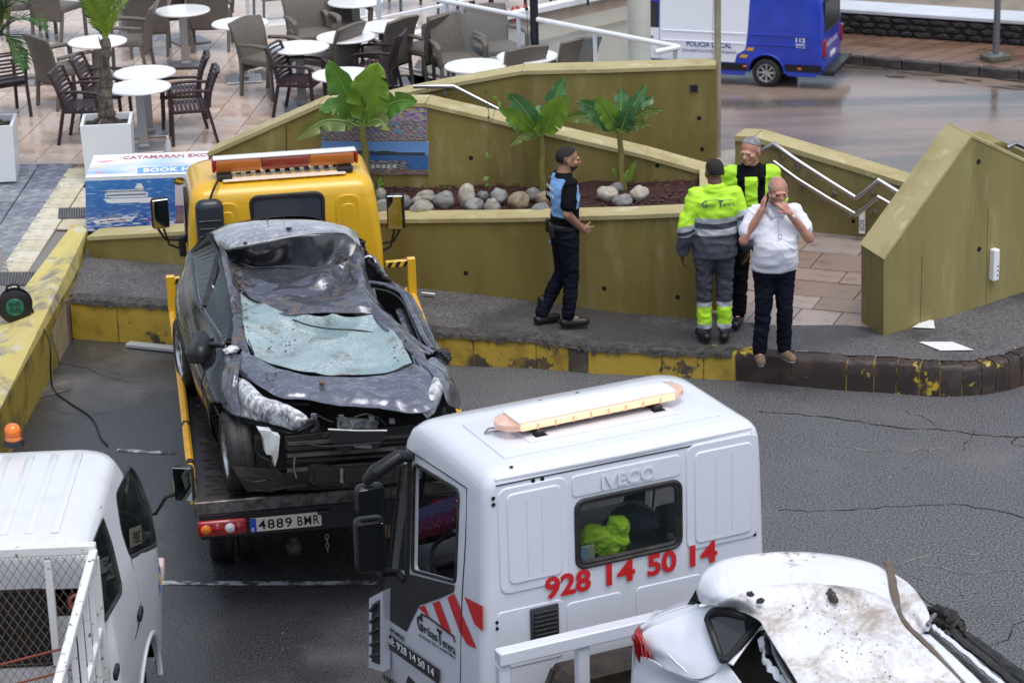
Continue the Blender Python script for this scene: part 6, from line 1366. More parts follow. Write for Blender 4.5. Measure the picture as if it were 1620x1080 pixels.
sheetW('rear_quarter',[rowW(*q0),rowW((1016,1012,1.79),(1036,1006,1.83),(1062,1000,1.87),(1086,994,1.90),(1104,990,1.93),(1122,984,1.97),(1136,990,1.97),(1148,1000,1.96)),rowW((1022,1026,1.74),(1040,1026,1.78),(1064,1024,1.81),(1086,1020,1.84),(1106,1016,1.87),(1124,1014,1.89),(1134,1018,1.90),(1142,1024,1.90)),rowW((1032,1038,1.70),(1048,1042,1.73),(1070,1046,1.76),(1092,1048,1.78),(1110,1048,1.80),(1126,1048,1.82),(1138,1048,1.83),(1146,1046,1.84)),rowW((1040,1052,1.67),(1056,1060,1.69),(1076,1068,1.70),(1094,1074,1.71),(1108,1074,1.73),(1124,1068,1.76),(1138,1060,1.79),(1150,1050,1.82))],70,60,m_whiteclean,crumple(.010,2.2,8.3))
stripW('body_crease',[(1030,1006,1.81),(1050,1026,1.785),(1075,1050,1.755),(1098,1072,1.715)],.012,m_whiteclean,.6)
sheetW('lower_quarter',[rowW((1004,1036,1.66),(1030,1042,1.70),(1060,1060,1.69),(1094,1074,1.71),(1120,1074,1.73),(1160,1062,1.78)),rowW((1000,1060,1.56),(1028,1070,1.58),(1060,1084,1.59),(1094,1096,1.60),(1130,1100,1.62),(1170,1100,1.64)),rowW((998,1110,1.38),(1028,1125,1.40),(1060,1140,1.41),(1100,1155,1.42),(1140,1165,1.43),(1190,1170,1.44))],40,24,m_whiteclean,crumple(.01,2,2.3))
tl=sheetW('tail_light',[rowW((1012,988,1.86),(1017,998,1.83),(1027,1018,1.76),(1036,1036,1.70)),rowW((1004,998,1.83),(1010,1010,1.79),(1020,1030,1.71),(1030,1046,1.65)),rowW((1001,1010,1.79),(1004,1024,1.73),(1010,1040,1.66),(1016,1048,1.63))],14,10,m_red,None,.03)
for k in range(3):
 q=[(1008+k*4,1000+k*2,1.84),(1014+k*5,1016+k*2,1.79),(1018+k*6,1040+k*2,1.69)];p=[W(*x)for x in q];mb=MB();mb.tube(p,.004,5);mb.obj('lamp_line',mk('bright_red_line',(.7,.1,.1),.2),tl)
sheetW('rear_bumper_face',[rowW((1003,1012,1.78),(1001,1040,1.66),(1000,1070,1.52),(998,1120,1.3)),rowW((1040,960,1.7),(1040,985,1.6),(1040,1010,1.45),(1040,1060,1.2))],10,8,m_whiteclean)
tri=[(1122,981,1.985),(1130,970,2.03),(1148,968,2.05),(1175,976,2.04),(1203,988,2.0),(1182,1012,1.95),(1160,1038,1.88),(1150,1044,1.87),(1143,1040,1.865)]
tp=crow([W(*q)for q in tri]+[W(*tri[0])],40)[:-1];off=Vector((.012,0,.012))
mb=MB();mb.add([p+off for p in tp],[tuple(range(len(tp)))]);qwin=mb.obj('quarter_window',m_glass,wc)
mb=MB();mb.tube([p+off for p in tp],.022,8,closed=True);mb.obj('window_rubber',m_plastic,qwin,smooth=True)
mb=MB();mb.add([W(*q)for q in((1150,1046,1.84),(1205,990,1.97),(1212,1002,1.95),(1232,1036,1.90),(1262,1090,1.84),(1290,1140,1.8),(1230,1150,1.5),(1175,1110,1.6))],[tuple(range(8))]);mb.obj('dark_interior',m_hole,wc)
stripW('door_frame',[(1156,1050,1.86),(1176,1022,1.92),(1196,996,1.99),(1206,992,2.0)],.018,m_whiteclean,.5)
stripW('door_frame',[(1207,997,2.0),(1213,1004,1.98),(1216,1020,1.95),(1216,1036,1.91)],.02,m_black,.8);stripW('door_frame',[(1212,1000,2.01),(1222,1012,1.99),(1228,1036,1.95),(1250,1080,1.9),(1280,1130,1.85)],.016,m_steel,.8)
stripW('torn_metal',[(1204,1005,1.97),(1208,1030,1.92),(1214,1052,1.88),(1240,1076,1.85),(1262,1100,1.82)],.022,m_whiteclean,.4,jit=.012,seed=2)
stripW('door_frame',[(1222,1010,1.97),(1242,1044,1.93),(1262,1080,1.89),(1290,1125,1.84)],.014,m_black,.8)
sheetW('door_skin',[rowW((1098,1076,1.70),(1120,1062,1.76),(1150,1048,1.83)),rowW((1125,1090,1.70),(1145,1078,1.75),(1166,1070,1.8)),rowW((1150,1120,1.66),(1170,1110,1.70),(1190,1105,1.72))],24,24,m_whitecar,crumple(.02,4,2))
mb=MB();mb.box((0,-.1,.25),(1.5,3.2,.3),.05);mb.obj('floor_pan',m_hole,wc)
for s in(-1,1):
 for y in(-1.2,1.35):make_wheel(wc,Vector((s*.78,y,.31)),.31,.2,s)
crumbs('soil_crumbs',[(1290,955,2.15,40,12,60),(1350,1005,2.04,50,30,90),(1300,985,2.08,30,20,50),(1400,1060,1.94,60,20,60)],m_rubble,wc,6,.002,.006,W)
# --------------------- people
m_skin1=mk('skin_tan',(.36,.20,.13),.5,col2=(.30,.155,.10),scale=9)
m_skin2=mk('skin_ruddy',(.50,.27,.20),.5,col2=(.42,.19,.14),scale=9)
m_skin3=mk('skin_brown',(.17,.085,.05),.5,col2=(.13,.06,.04),scale=9)
m_hairb=mk('black_hair',(.022,.018,.016),.9,bump=.5,bscale=90,bdist=.004)
m_hairg=mk('grey_hair',(.30,.30,.31),.7,col2=(.16,.16,.17),scale=20,bump=.6,bscale=90,bdist=.004)
m_eye=mk('eye_dark',(.02,.016,.014),.2)
m_lip=mk('lip',(.33,.12,.09),.5)
m_ltblue=mk('light_blue_cloth',(.22,.42,.74),.7,bump=.3,bscale=14,spec=.15)
m_greyw=mk('grey_workwear',(.085,.09,.115),.8,col2=(.06,.064,.08),scale=5,bump=.4,bscale=10,bdist=.02,spec=.15)
m_reflec=mk('reflective_band',(.55,.58,.63),.35,.2)
m_whitec=mk('white_cloth',(.76,.77,.84),.75,bump=.25,bscale=7,bdist=.02,spec=.15)
m_navyt=mk('navy_trousers',(.005,.006,.014),.8,col2=(.008,.010,.02),scale=5,bump=.4,bscale=9,bdist=.02,spec=.15)
m_blackc=mk('black_cloth',(.005,.005,.007),.8,bump=.35,bscale=9,bdist=.02,spec=.15)
m_brownshoe=mk('tan_suede',(.20,.13,.085),.8,col2=(.15,.10,.065),scale=20)
m_shoe=mk('black_shoe',(.012,.012,.013),.4)
V=Vector
def rcone(mb,a,b,ra,rb,n=12,sq=1.,up=None):
 a,b=V(a),V(b);t=(b-a);L=t.length or 1e-4;t.normalize();u=(V(up)if up else(V((0,1,0))if abs(t.y)<.9 else V((1,0,0))));x=(u-t*u.dot(t)).normalized();y=t.cross(x)
 vs=[];fs=[];rings=[]
 for k in range(4):th=-math.pi/2+math.pi/2*k/4+.02;rings.append((a+t*(ra*math.sin(th)),ra*math.cos(th)))
 rings.append((a,ra));rings.append((b,rb))
 for k in range(1,5):th=math.pi/2*k/4-.02;rings.append((b+t*(rb*math.sin(th)),rb*math.cos(th)))
 for c,r_ in rings:
  for j in range(n):q=2*math.pi*j/n;vs.append(c+y*math.cos(q)*r_+x*math.sin(q)*r_*sq)
 for i in range(len(rings)-1):
  for j in range(n):j2=(j+1)%n;fs.append((i*n+j,i*n+j2,(i+1)*n+j2,(i+1)*n+j))
 fs.append(tuple(range(n))[::-1]);fs.append(tuple((len(rings)-1)*n+j for j in range(n)))
 mb.add(vs,fs)
def chain(mb,pts,rs,n=12,sq=1.,up=None):
 for i in range(len(pts)-1):rcone(mb,pts[i],pts[i+1],rs[i],rs[i+1],n,sq,up)
def eloft(mb,secs,n=24):
 rows=[[V((x+rx*math.cos(2*math.pi*j/n),y+ry*math.sin(2*math.pi*j/n),z))for j in range(n)]for x,y,z,rx,ry in secs]
 o=len(mb.v);mb.sheet(rows,closed=True);m=len(mb.v)
 mb.add(rows[0],[tuple(range(n))[::-1]]);mb.add(rows[-1],[tuple(range(n))])
def remesh(mb,name,mats,parent,vox=.009,it=3,disp=None,matfn=None,keep=None):
 me=bpy.data.meshes.new(name);me.from_pydata([tuple(v)for v in mb.v],[],mb.f)
 bm=bmesh.new();bm.from_mesh(me);bmesh.ops.remove_doubles(bm,verts=bm.verts[:],dist=1e-5);bmesh.ops.recalc_face_normals(bm,faces=bm.faces[:]);bm.to_mesh(me);bm.free()
 o=bpy.data.objects.new(name,me);COL.objects.link(o);o.parent=parent
 r=o.modifiers.new('r','REMESH');r.mode='VOXEL';r.voxel_size=vox;r.adaptivity=0
 s=o.modifiers.new('s','SMOOTH');s.factor=.5;s.iterations=it
 bpy.context.view_layer.update();bake(o);me=o.data
 if disp or keep:
  bm=bmesh.new();bm.from_mesh(me)
  if keep:bmesh.ops.delete(bm,geom=[v for v in bm.verts if not keep(v.co)],context='VERTS')
  if disp:
   bm.normal_update();mv=[(v,v.normal.copy(),disp(v.co))for v in bm.verts]
   for v,n_,d in mv:v.co+=n_*d
  bm.to_mesh(me);bm.free()
 me.materials.clear()
 for m in mats:me.materials.append(m)
 if matfn:me.polygons.foreach_set('material_index',[matfn(p.center)for p in me.polygons])
 me.polygons.foreach_set('use_smooth',[True]*len(me.polygons));me.update();return o
def folds(amp,seed,s=(5,5,9)):
 def fn(p):
  q=V((p.x*s[0]+seed,p.y*s[1],p.z*s[2]));w=noise.noise(q*.6)*1.5
  return amp*1.5*(.7*(1-2*abs(noise.noise(q+V((w,0,w)))))**1+.4*noise.noise(q*2.3)-.3)
 return fn
def seg_t(p,a,b):
 ab=b-a;t=max(0,min(1,(p-a).dot(ab)/ab.length_squared));return t,(p-(a+ab*t)).length
def person(label,loc,rz,pose,skin,hair,height=1.76,hairkind='short',beard=False,girth=1.,lean=(0,0)):
 """local: faces -Y, x to the picture's right; pose holds joints"""
 t=thing('person',label,'person',loc,rz);k=height/1.76;t.scale=(k,k,k)
 J=pose;body=MB();g=girth
 hx=V(J.get('hips',(0,0,.93)));cx_=V(J.get('chest',(0,0,1.32)));hd=V(J['head'])+V((0,0,-.02));yaw=J.get('yaw',0);pit=J.get('pitch',0);roll=J.get('roll',0)
 eloft(body,[(hx.x,hx.y,hx.z-.08,.13*g,.10*g),(hx.x,hx.y,hx.z+.03,.155*g,.105*g),(hx.x*.6+cx_.x*.4,hx.y*.6+cx_.y*.4-.01*(g-1)*8,hx.z+.16,.13*g,.09*g),(cx_.x,cx_.y,cx_.z-.05,.155*g,.10*g),(cx_.x,cx_.y,cx_.z+.06,.14,.08),(cx_.x,cx_.y+.01,cx_.z+.13,.07,.055)])
 nb=V((cx_.x,cx_.y+.015,cx_.z+.13));chain(body,[nb,hd+V((0,.02,-.06))],[.070,.064])
 for s,A,Hn in((-1,J['armL'],J.get('handL',{})),(1,J['armR'],J.get('handR',{}))):
  sh,el,wr=map(V,A);sh=sh+V((-s*.035,0,-.035));chain(body,[V((cx_.x+s*.06,cx_.y,cx_.z+.09)),sh,el,wr],[.05,.05,.046,.032])
 for s,Lg in((-1,J['legL']),(1,J['legR'])):
  hp,kn,an,toe=map(V,Lg);chain(body,[hp,kn,an],[.085*g,.052,.036]);chain(body,[an,toe+(an-toe)*.3+V((0,0,.012))],[.030,.018])
 M=Matrix.Translation(hd)@Matrix.Rotation(yaw,4,'Z')@Matrix.Rotation(pit,4,'X')@Matrix.Rotation(roll,4,'Y')@Matrix.Diagonal((1.11,1.10,1.10,1))
 def E(c,r_,n=16):
  bm=bmesh.new();bmesh.ops.create_uvsphere(bm,u_segments=n,v_segments=n,radius=1);body.addbm(bm,M@Matrix.Translation(c)@Matrix.Diagonal((*r_,1)))
 E((0,.012,.035),(.074,.094,.084));E((0,-.025,-.02),(.062,.066,.075));E((0,-.045,-.075),(.040,.045,.032));E((0,-.005,-.055),(.058,.06,.045))
 E((0,-.085,.018),(.05,.016,.012));E((0,-.088,-.045),(.022,.014,.016))
 q=MB();rcone(q,(0,-.082,.012),(0,-.107,-.022),.009,.013,8);rcone(q,(-.012,-.094,-.027),(.012,-.094,-.027),.009,.009,8);body.add([M@V(v)for v in q.v],q.f)
 for s in(-1,1):E((s*.074,.008,-.005),(.010,.019,.031),10);E((s*.045,-.06,-.015),(.022,.022,.018),10)
 for s,A,Hn in((-1,J['armL'],J.get('handL',{})),(1,J['armR'],J.get('handR',{}))):
  wr=V(A[2]);el=V(A[1]);d=V(Hn.get('dir',(wr-el))).normalized();pn=V(Hn.get('palm',(-s,0,0)));pn=(pn-d*pn.dot(d)).normalized();sd=d.cross(pn);side=V(Hn.get('thumb',(0,-1,0)));sd=sd if sd.dot(side)>0 else-sd;cu=Hn.get('curl',.5)
  kn=wr+d*.085
  for i in range(4):
   o=sd*(.030-.020*i);rcone(body,wr+o*.6+d*.01,kn+o,.017,.0125,8)
   L=(.040,.045,.042,.034)[i];p=kn+o;dd=d
   for j in range(3):
    a=cu*(.7+.15*i)*(.8 if j==0 else 1.1);dd=(dd*math.cos(a)+pn*math.sin(a)).normalized();nx=p+dd*L*(1,.75,.6)[j];rcone(body,p,nx,.0098-.001*j,.0088-.001*j,8);p=nx
  p=wr+sd*.022+d*.02;dd=(d*.75+sd*.65+pn*.25).normalized();nx=p+dd*.05;rcone(body,p,nx,.014,.0115,8);dd=(dd*.8+d*.35+pn*.35*cu).normalized();rcone(body,nx,nx+dd*.034,.0105,.009,8)
 bo=remesh(body,'body',[skin,m_lip],t,.0062,2)
 hb=bmesh.new();bmesh.ops.create_icosphere(hb,subdivisions=5,radius=1)
 def keep(v):
  if hairkind=='bald':return(v.z<.30+.5*max(0,v.y)or v.y>.55)and v.y>-.45+.9*abs(v.z+.1)*0+(.35 if v.z<-.1 else 0)*0 and v.z>-.62 and(v.y>-.1 or v.z>-.15)and not(v.z>.55 and v.y<.0)
  fr=-.80 if v.z>.62 else(.0 if v.z<.1 else .0-(v.z-.1)*1.5)
  return v.z>-.5 and v.y>fr and(v.z>.10 or v.y>.40)
 bmesh.ops.delete(hb,geom=[v for v in hb.verts if not keep(v.co)],context='VERTS')
 th=.001 if hairkind!='thick' else .012
 for v in hb.verts:
  u_=v.co.copy();v.co=V((u_.x*(.0745+th),u_.y*(.094+th)+.012,u_.z*(.084+th)+.036));v.co+=u_*.004*noise.noise(u_*9)
  if u_.z<0:v.co.z+=u_.z*.02
 bmesh.ops.solidify(hb,geom=hb.faces[:],thickness=.007);hm_=MB();hm_.addbm(hb,M);hm_.obj('hair',hair,t,smooth=True,ang=180)
 for s in(-1,1):
  e=MB();e.ball((s*.031,-.0815,-.0005),(.0095,.005,.0045),10,M);e.obj('eye',m_eye,t,smooth=True)
  e=MB();e.tube([M@V((s*.014,-.093,.014)),M@V((s*.032,-.092,.020)),M@V((s*.05,-.079,.014))],.003,6);e.obj('eyebrow',hair,t,smooth=True)
 e=MB();e.tube([M@V((-.024,-.094,-.052)),M@V((0,-.101,-.050)),M@V((.024,-.094,-.052))],[.002,.005,.002],6);e.obj('mouth',m_lip,t,smooth=True)
 if beard:
  bb=bmesh.new();bmesh.ops.create_icosphere(bb,subdivisions=4,radius=1);bmesh.ops.delete(bb,geom=[v for v in bb.verts if not(v.co.z<-.2 and v.co.y<.35 and not(abs(v.co.x)<.38 and v.co.z>-.5 and v.co.y<-.5))],context='VERTS')
  for v in bb.verts:v.co=V((v.co.x*.0645,v.co.y*.072-.026,v.co.z*.082-.022))
  bmesh.ops.solidify(bb,geom=bb.faces[:],thickness=.003);hm_=MB();hm_.addbm(bb,M);hm_.obj('beard',hair,t,smooth=True,ang=180)
 t['x']=1;del t['x']
 return t,M
def shoes(t,J,mat,sole=None,hi=.12):
 for Lg in(J['legL'],J['legR']):
  an,toe=V(Lg[2]),V(Lg[3]);d=V((toe.x-an.x,toe.y-an.y,0)).normalized();b=MB();a0=V((an.x,an.y,.045))
  rcone(b,a0-d*.045,a0+d*.03,.046,.05,12);rcone(b,a0+d*.03,V((toe.x,toe.y,.040))+d*.0,.05,.042,12);rcone(b,V((an.x,an.y,.05)),V((an.x,an.y,hi)),.044,.044)
  zmin=.0
  o=remesh(b,'shoe',[mat,sole or mat],t,.008,2,matfn=lambda c:1 if c.z<.024 else 0)
  for v in o.data.vertices:
   if v.co.z<.006:v.co.z=.004
  lc=MB()
  for k in range(4):
   c=a0+d*(.02+k*.017)+V((0,0,.045-k*.006));s_=V((-d.y,d.x,0));lc.tube([c-s_*.02,c+s_*.02],.003,5)
  lc.obj('laces',m_whitelens if sole else m_plastic,t,kind='stuff')
def trousers(t,J,mats,matfn=None,g=1.,amp=.010,seed=1,cuff=.02,top=.09):
 b=MB();hx=V(J.get('hips',(0,0,.93)))
 eloft(b,[(hx.x,hx.y,hx.z-.1,.155*g,.115*g),(hx.x,hx.y,hx.z,.170*g,.122*g),(hx.x,hx.y,hx.z+top,.152*g,.112*g)])
 for Lg in(J['legL'],J['legR']):
  hp,kn,an=map(V,Lg[:3]);b2=an+V((0,0,cuff));chain(b,[hp,hp.lerp(kn,.5),kn,kn.lerp(b2,.5),b2],[.098*g,.088,.074,.068,.064],16)
 return remesh(b,'trousers',mats,t,.009,3,folds(amp,seed,(7,7,12)),matfn,keep=lambda c:c.z>.045)
def top_(t,J,name,mats,matfn=None,hem=.86,g=1.,sleeve=1.,loose=1.,seed=1,amp=.010,neck=.17,belly=0.,sl=(.075,.066,.055)):
 b=MB();hx=V(J.get('hips',(0,0,.93)));c=V(J.get('chest',(0,0,1.32)))
 m=V(((hx.x+c.x)/2,(hx.y+c.y)/2,(hx.z+c.z)/2))
 eloft(b,[(hx.x,hx.y,hem,.168*g*loose,.122*g*loose),(hx.x,hx.y-belly*.5,hem+.1,.168*g*loose,.12*g*loose+belly*.4),(m.x,m.y-belly,m.z,.158*g*loose,.115*g+belly*.4),(c.x,c.y-belly*.3,c.z-.06,.178*g,.122*g),(c.x,c.y,c.z+.04,.182*g,.115*g),(c.x,c.y+.008,c.z+.11,.14,.088),(c.x,c.y+.012,c.z+neck,.07,.066)])
 for s,A in((-1,J['armL']),(1,J['armR'])):
  sh,el,wr=map(V,A);base=V((c.x+s*.07,c.y,c.z+.065));sh=sh+V((-s*.022,0,-.022))
  if sleeve>=1:chain(b,[base,sh,el,wr+(el-wr)*.06],[.076,sl[0]*.96,sl[1],sl[2]],14)
  else:chain(b,[base,sh,sh.lerp(el,sleeve)],[.076,sl[0]*.92,sl[1]+.004],14)
 return remesh(b,name,mats,t,.009,3,folds(amp,seed),matfn)
def ground(px,py,z):p=P(px,py,z);return p
Jp=dict(hips=(0,.01,.93),chest=(0,.0,1.33),head=(.0,-.035,1.625),yaw=R(-4),pitch=R(4),armL=((-.19,.0,1.43),(-.225,.06,1.15),(-.14,-.12,.96)),armR=((.19,.0,1.43),(.235,.05,1.14),(.15,-.10,.93)),legL=((-.09,.01,.9),(-.08,-.02,.50),(-.085,.02,.10),(-.11,-.14,.03)),legR=((.09,.02,.9),(.10,.0,.51),(.10,.22,.10),(.12,.07,.03)),handL=dict(dir=(.3,-1,-.3),palm=(1,0,0),thumb=(0,0,1),curl=.6),handR=dict(dir=(-.5,-1,-.25),palm=(-1,0,0),thumb=(0,0,1),curl=.6))
Jp['armL'],Jp['armR']=Jp['armL'],Jp['armR']
pol,Mh=person('policeman in light blue and navy uniform standing before the planter wall, looking right',P(898,512,.312),R(108),Jp,m_skin1,m_hairb,1.74,beard=True,girth=1.05)
trousers(pol,Jp,[m_navyt],g=1.08,seed=3,amp=.009)
aL=[tuple(map(V,Jp['armL'])),tuple(map(V,Jp['armR']))]
def mf_pol(c):
 for sh,el,wr in aL:
  if seg_t(c,sh,el)[1]<.1 and abs(c.x)>.165 and c.z<1.47:return 1
 if c.z>1.455:return 1
 return 0 if c.z>1.17-.08*(c.y>0)else 1
top_(pol,Jp,'polo_shirt',[m_ltblue,m_blackc],mf_pol,hem=.90,g=1.06,sleeve=.66,seed=5,sl=(.078,.074,.055))
shoes(pol,Jp,m_shoe,hi=.24)
mb=MB();mb.tube([V((.17*math.cos(a*.2618),.012+.128*math.sin(a*.2618),.985))for a in range(24)],.022,6,closed=True,squash=1.3);mb.obj('duty_belt',m_plastic,pol,smooth=True)
for x,y,w in((.185,.03,.05),(.12,.13,.05),(-.05,.15,.06),(.15,-.09,.04)):mb=MB();mb.box((x,y,.955),(w,.05,.13),.012,seg=2);mb.obj('belt_pouch',m_plastic,pol,smooth=True)
Mx=Matrix(((-1,0,0,.12),(0,0,1,.137),(0,1,0,1.37),(0,0,0,1)))
Mx=Matrix(((-1,0,0,0),(0,0,1,.140),(0,1,0,1.34),(0,0,0,1)))
text('lettering','POLICIA',.055,Mx,m_white,pol,align='CENTER',bold=.001);text('lettering','LOCAL',.055,Mx@Matrix.Translation((0,-.07,.004)),m_white,pol,align='CENTER',bold=.001)
c=V(Jp['armR'][0]).lerp(V(Jp['armR'][1]),.28)
mb=MB();mb.box(c+V((.079,.0,0)),(.012,.062,.072),.004,seg=1);bdg=mb.obj('sleeve_badge',m_white,pol);mb=MB();mb.box(c+V((.086,.008,0)),(.006,.03,.04),0);mb.obj('badge_emblem',mk('badge_gold',(.55,.42,.05),.5),pol)
mb=MB();mb.box((.1,.125,.80),(.05,.006,.025),0);mb.obj('trouser_tag',m_ltblue,pol)
Jw=dict(hips=(0,0,.93),chest=(0,.01,1.33),head=(.0,-.02,1.625),yaw=R(8),pitch=R(10),armL=((-.20,.0,1.42),(-.27,.03,1.13),(-.30,-.03,.87)),armR=((.20,.0,1.42),(.27,.03,1.13),(.29,-.04,.86)),legL=((-.09,0,.9),(-.09,-.01,.5),(-.085,.02,.09),(-.12,-.13,.03)),legR=((.09,0,.9),(.10,-.01,.5),(.095,.0,.09),(.13,-.14,.03)),handL=dict(palm=(1,0,0),thumb=(0,-1,0),curl=.45),handR=dict(palm=(-1,0,0),thumb=(0,-1,0),curl=.45))
wk,_=person('worker seen from behind in grey and hi-vis yellow jacket with reflective bands',P(1131,537,.285),R(180+4),Jw,m_skin3,m_hairb,1.74)
def band(z,calf=False):return 0
aw=[tuple(map(V,Jw['armL'])),tuple(map(V,Jw['armR']))]
def mf_w(c):
 z=c.z
 for sh,el,wr in aw:
  t1,d1=seg_t(c,sh,el);t2,d2=seg_t(c,el,wr)
  if abs(c.x)>.195:
   if d1<=d2:return 0 if t1<.55 else(2 if t1<.72 else(1 if t1<.84 else 2))
   if min(seg_t(c,sh,el)[1],d2)<.12:return 2 if t2<.1 else 1
 return 0 if z>1.215 else(2 if z>1.165 else(1 if z>1.115 else(2 if z>1.05 else 1)))
top_(wk,Jw,'jacket',[m_hiv,m_greyw,m_reflec],mf_w,hem=.82,g=1.16,seed=8,loose=1.08,amp=.012,sl=(.085,.078,.062),neck=.185)
trousers(wk,Jw,[m_greyw,m_hiv,m_reflec],lambda c:0 if c.z>.385 or c.z<.13 else(2 if c.z>.335 or c.z<.175 else 1),g=1.14,seed=9,amp=.013)
shoes(wk,Jw,m_shoe,hi=.12)
Mx=Matrix(((-1,0,0,0),(0,0,1,.156),(0,1,0,1.335),(0,0,0,1)))
for s_,sz,x0,dz in(('G',.085,-.148,-.005),('rúas',.05,-.098,0),('T',.085,.005,-.005),('erera',.05,.05,0)):text('lettering',s_,sz,Mx@Matrix.Translation((x0,dz,0)),m_greyw,wk,bold=.0015 if sz>.06 else .0005)
mb=MB();mb.tube([Mx@V((-.12,.062,.0)),Mx@V((.02,.062,.0))],.003,4);mb.tube([Mx@V((.02,.058,0)),Mx@V((.14,.055,-.01))],.003,4);mb.obj('logo_line',m_greyw,wk,kind='stuff')
Jv=dict(hips=(0,0,.95),chest=(0,.0,1.36),head=(-.01,-.03,1.665),yaw=R(-28),pitch=R(6),armL=((-.20,.0,1.45),(-.25,.02,1.17),(-.24,-.06,.92)),armR=((.20,.0,1.45),(.25,.02,1.17),(.23,-.06,.92)),legL=((-.09,0,.92),(-.10,-.01,.5),(-.11,.02,.09),(-.14,-.13,.03)),legR=((.09,0,.92),(.10,-.01,.5),(.105,.0,.09),(.13,-.14,.03)),handL=dict(palm=(1,0,0),curl=.5),handR=dict(palm=(-1,0,0),curl=.5))
vm,_=person('grey-haired man in open hi-vis jacket with navy collar, standing behind the two others',P(1188,513,.285),R(-6),Jv,m_skin2,m_hairg,1.80,girth=1.05)
def mf_v(c):
 if c.y<-.02 and .055<abs(c.x)<.125 and 1.06<c.z:return 1
 if c.z>1.43 and abs(c.x)<.13:return 1
 if 1.10<c.z<1.15 and abs(c.x)<.2:return 2
 if c.z<1.02 and abs(c.x)>.2:return 1
 for sh,el,wr in((V(Jv['armL'][0]),V(Jv['armL'][1]),V(Jv['armL'][2])),(V(Jv['armR'][0]),V(Jv['armR'][1]),V(Jv['armR'][2]))):
  if abs(c.x)>.2 and .62<seg_t(c,sh,el)[0]<.8:return 2
 return 0
top_(vm,Jv,'jacket',[m_hiv,m_blackc,m_reflec],mf_v,hem=.93,g=1.1,seed=12,sl=(.088,.08,.062),amp=.011)
mb=MB()
for s in(-1,1):
 mb.sheet([[V((s*.03,.075,1.53)),V((s*.065,.02,1.535)),V((s*.08,-.06,1.50)),V((s*.07,-.115,1.44))],[V((s*.035,.115,1.47)),V((s*.12,.03,1.475)),V((s*.145,-.07,1.44)),V((s*.10,-.135,1.36))]])
co=mb.obj('collar',m_blackc,vm,smooth=True);md=co.modifiers.new('t','SOLIDIFY');md.thickness=.012
trousers(vm,Jv,[m_blackc],g=1.05,seed=14);shoes(vm,Jv,m_shoe)
Jm=dict(hips=(.0,.0,.92),chest=(.0,.01,1.32),head=(.02,-.045,1.615),yaw=R(6),pitch=R(5),armL=((-.195,.0,1.42),(-.29,-.07,1.17),(-.135,-.12,1.455)),armR=((.195,.0,1.42),(.29,-.10,1.17),(.095,-.20,1.44)),legL=((-.085,0,.9),(-.10,-.03,.5),(-.13,-.0,.09),(-.14,-.14,.03)),legR=((.085,0,.9),(.09,-.03,.5),(.10,.04,.09),(.15,-.09,.03)),handL=dict(dir=(.25,.35,1),palm=(1,.3,.2),thumb=(0,1,0),curl=.55),handR=dict(dir=(-.7,.25,.9),palm=(-.3,1,-.4),thumb=(-1,0,.6),curl=.95))
wm_,Mh=person('balding man in white polo and navy trousers phoning with one hand over his mouth',P(1224,570,.285),R(4),Jm,m_skin2,m_hairg,1.75,'bald',girth=1.15)
top_(wm_,Jm,'polo_shirt',[m_whitec],None,hem=.87,g=1.22,sleeve=.64,seed=16,belly=.07,sl=(.084,.08,.06),amp=.009)
trousers(wm_,Jm,[m_navyt],g=1.2,seed=17,amp=.009,top=.06);shoes(wm_,Jm,m_brownshoe,m_whitec,hi=.10)
mb=MB()
for s in(-1,1):mb.sheet([[V((s*.01,-.125,1.395)),V((s*.06,-.06,1.47)),V((s*.055,.06,1.48))],[V((s*.055,-.135,1.375)),V((s*.095,-.075,1.435)),V((s*.08,.075,1.45))]])
co=mb.obj('collar',m_whitec,wm_,smooth=True);md=co.modifiers.new('t','SOLIDIFY');md.thickness=.008
mb=MB();wv=V(Jm['armR'][2]);ev=V(Jm['armR'][1]);d=(wv-ev).normalized();c=wv-d*.03;mb.tube([c-d*.008,c+d*.008],.030,14);mb.obj('watch_strap',m_steel,wm_,smooth=True)
mb=MB();mb.tube([c-d*.014+V((.014,-.024,0)),c+d*.014+V((.014,-.024,0))],.014,10);mb.obj('watch_face',m_white,wm_,smooth=True)
mb=MB()
for s in(-1,1):mb.tube([V((.005+s*.008,-.20,1.20+.028*s))+V((.016*math.cos(a*.524),0,.022*math.sin(a*.524)))for a in range(12)],.0025,4,closed=True)
mb.tube([V((.005,-.20,1.25)),V((.0,-.17,1.36)),V((.0,-.14,1.40))],.0022,4);mb.obj('hanging_glasses',m_plastic,wm_,kind='stuff')
mb=MB();mb.tube([V((.15,-.04,.955)),V((0,-.15,.945)),V((-.15,-.04,.955))],.012,6,squash=1.4);mb.obj('belt',m_plastic,wm_,smooth=True)
Tm=Matrix.Translation(wm_.location)@wm_.rotation_euler.to_matrix().to_4x4()@Matrix.Diagonal((*wm_.scale,1))
ph=MB();ph.box((0,0,0),(.014,.07,.14),.006,Tm@Matrix.Translation((-.092,-.09,1.535))@Matrix.Rotation(R(22),4,'X')@Matrix.Rotation(R(12),4,'Y'),seg=2)
ph.obj('mobile_phone',m_plastic,label='dark mobile phone held to the ear by the man in white',cat='phone',smooth=True)
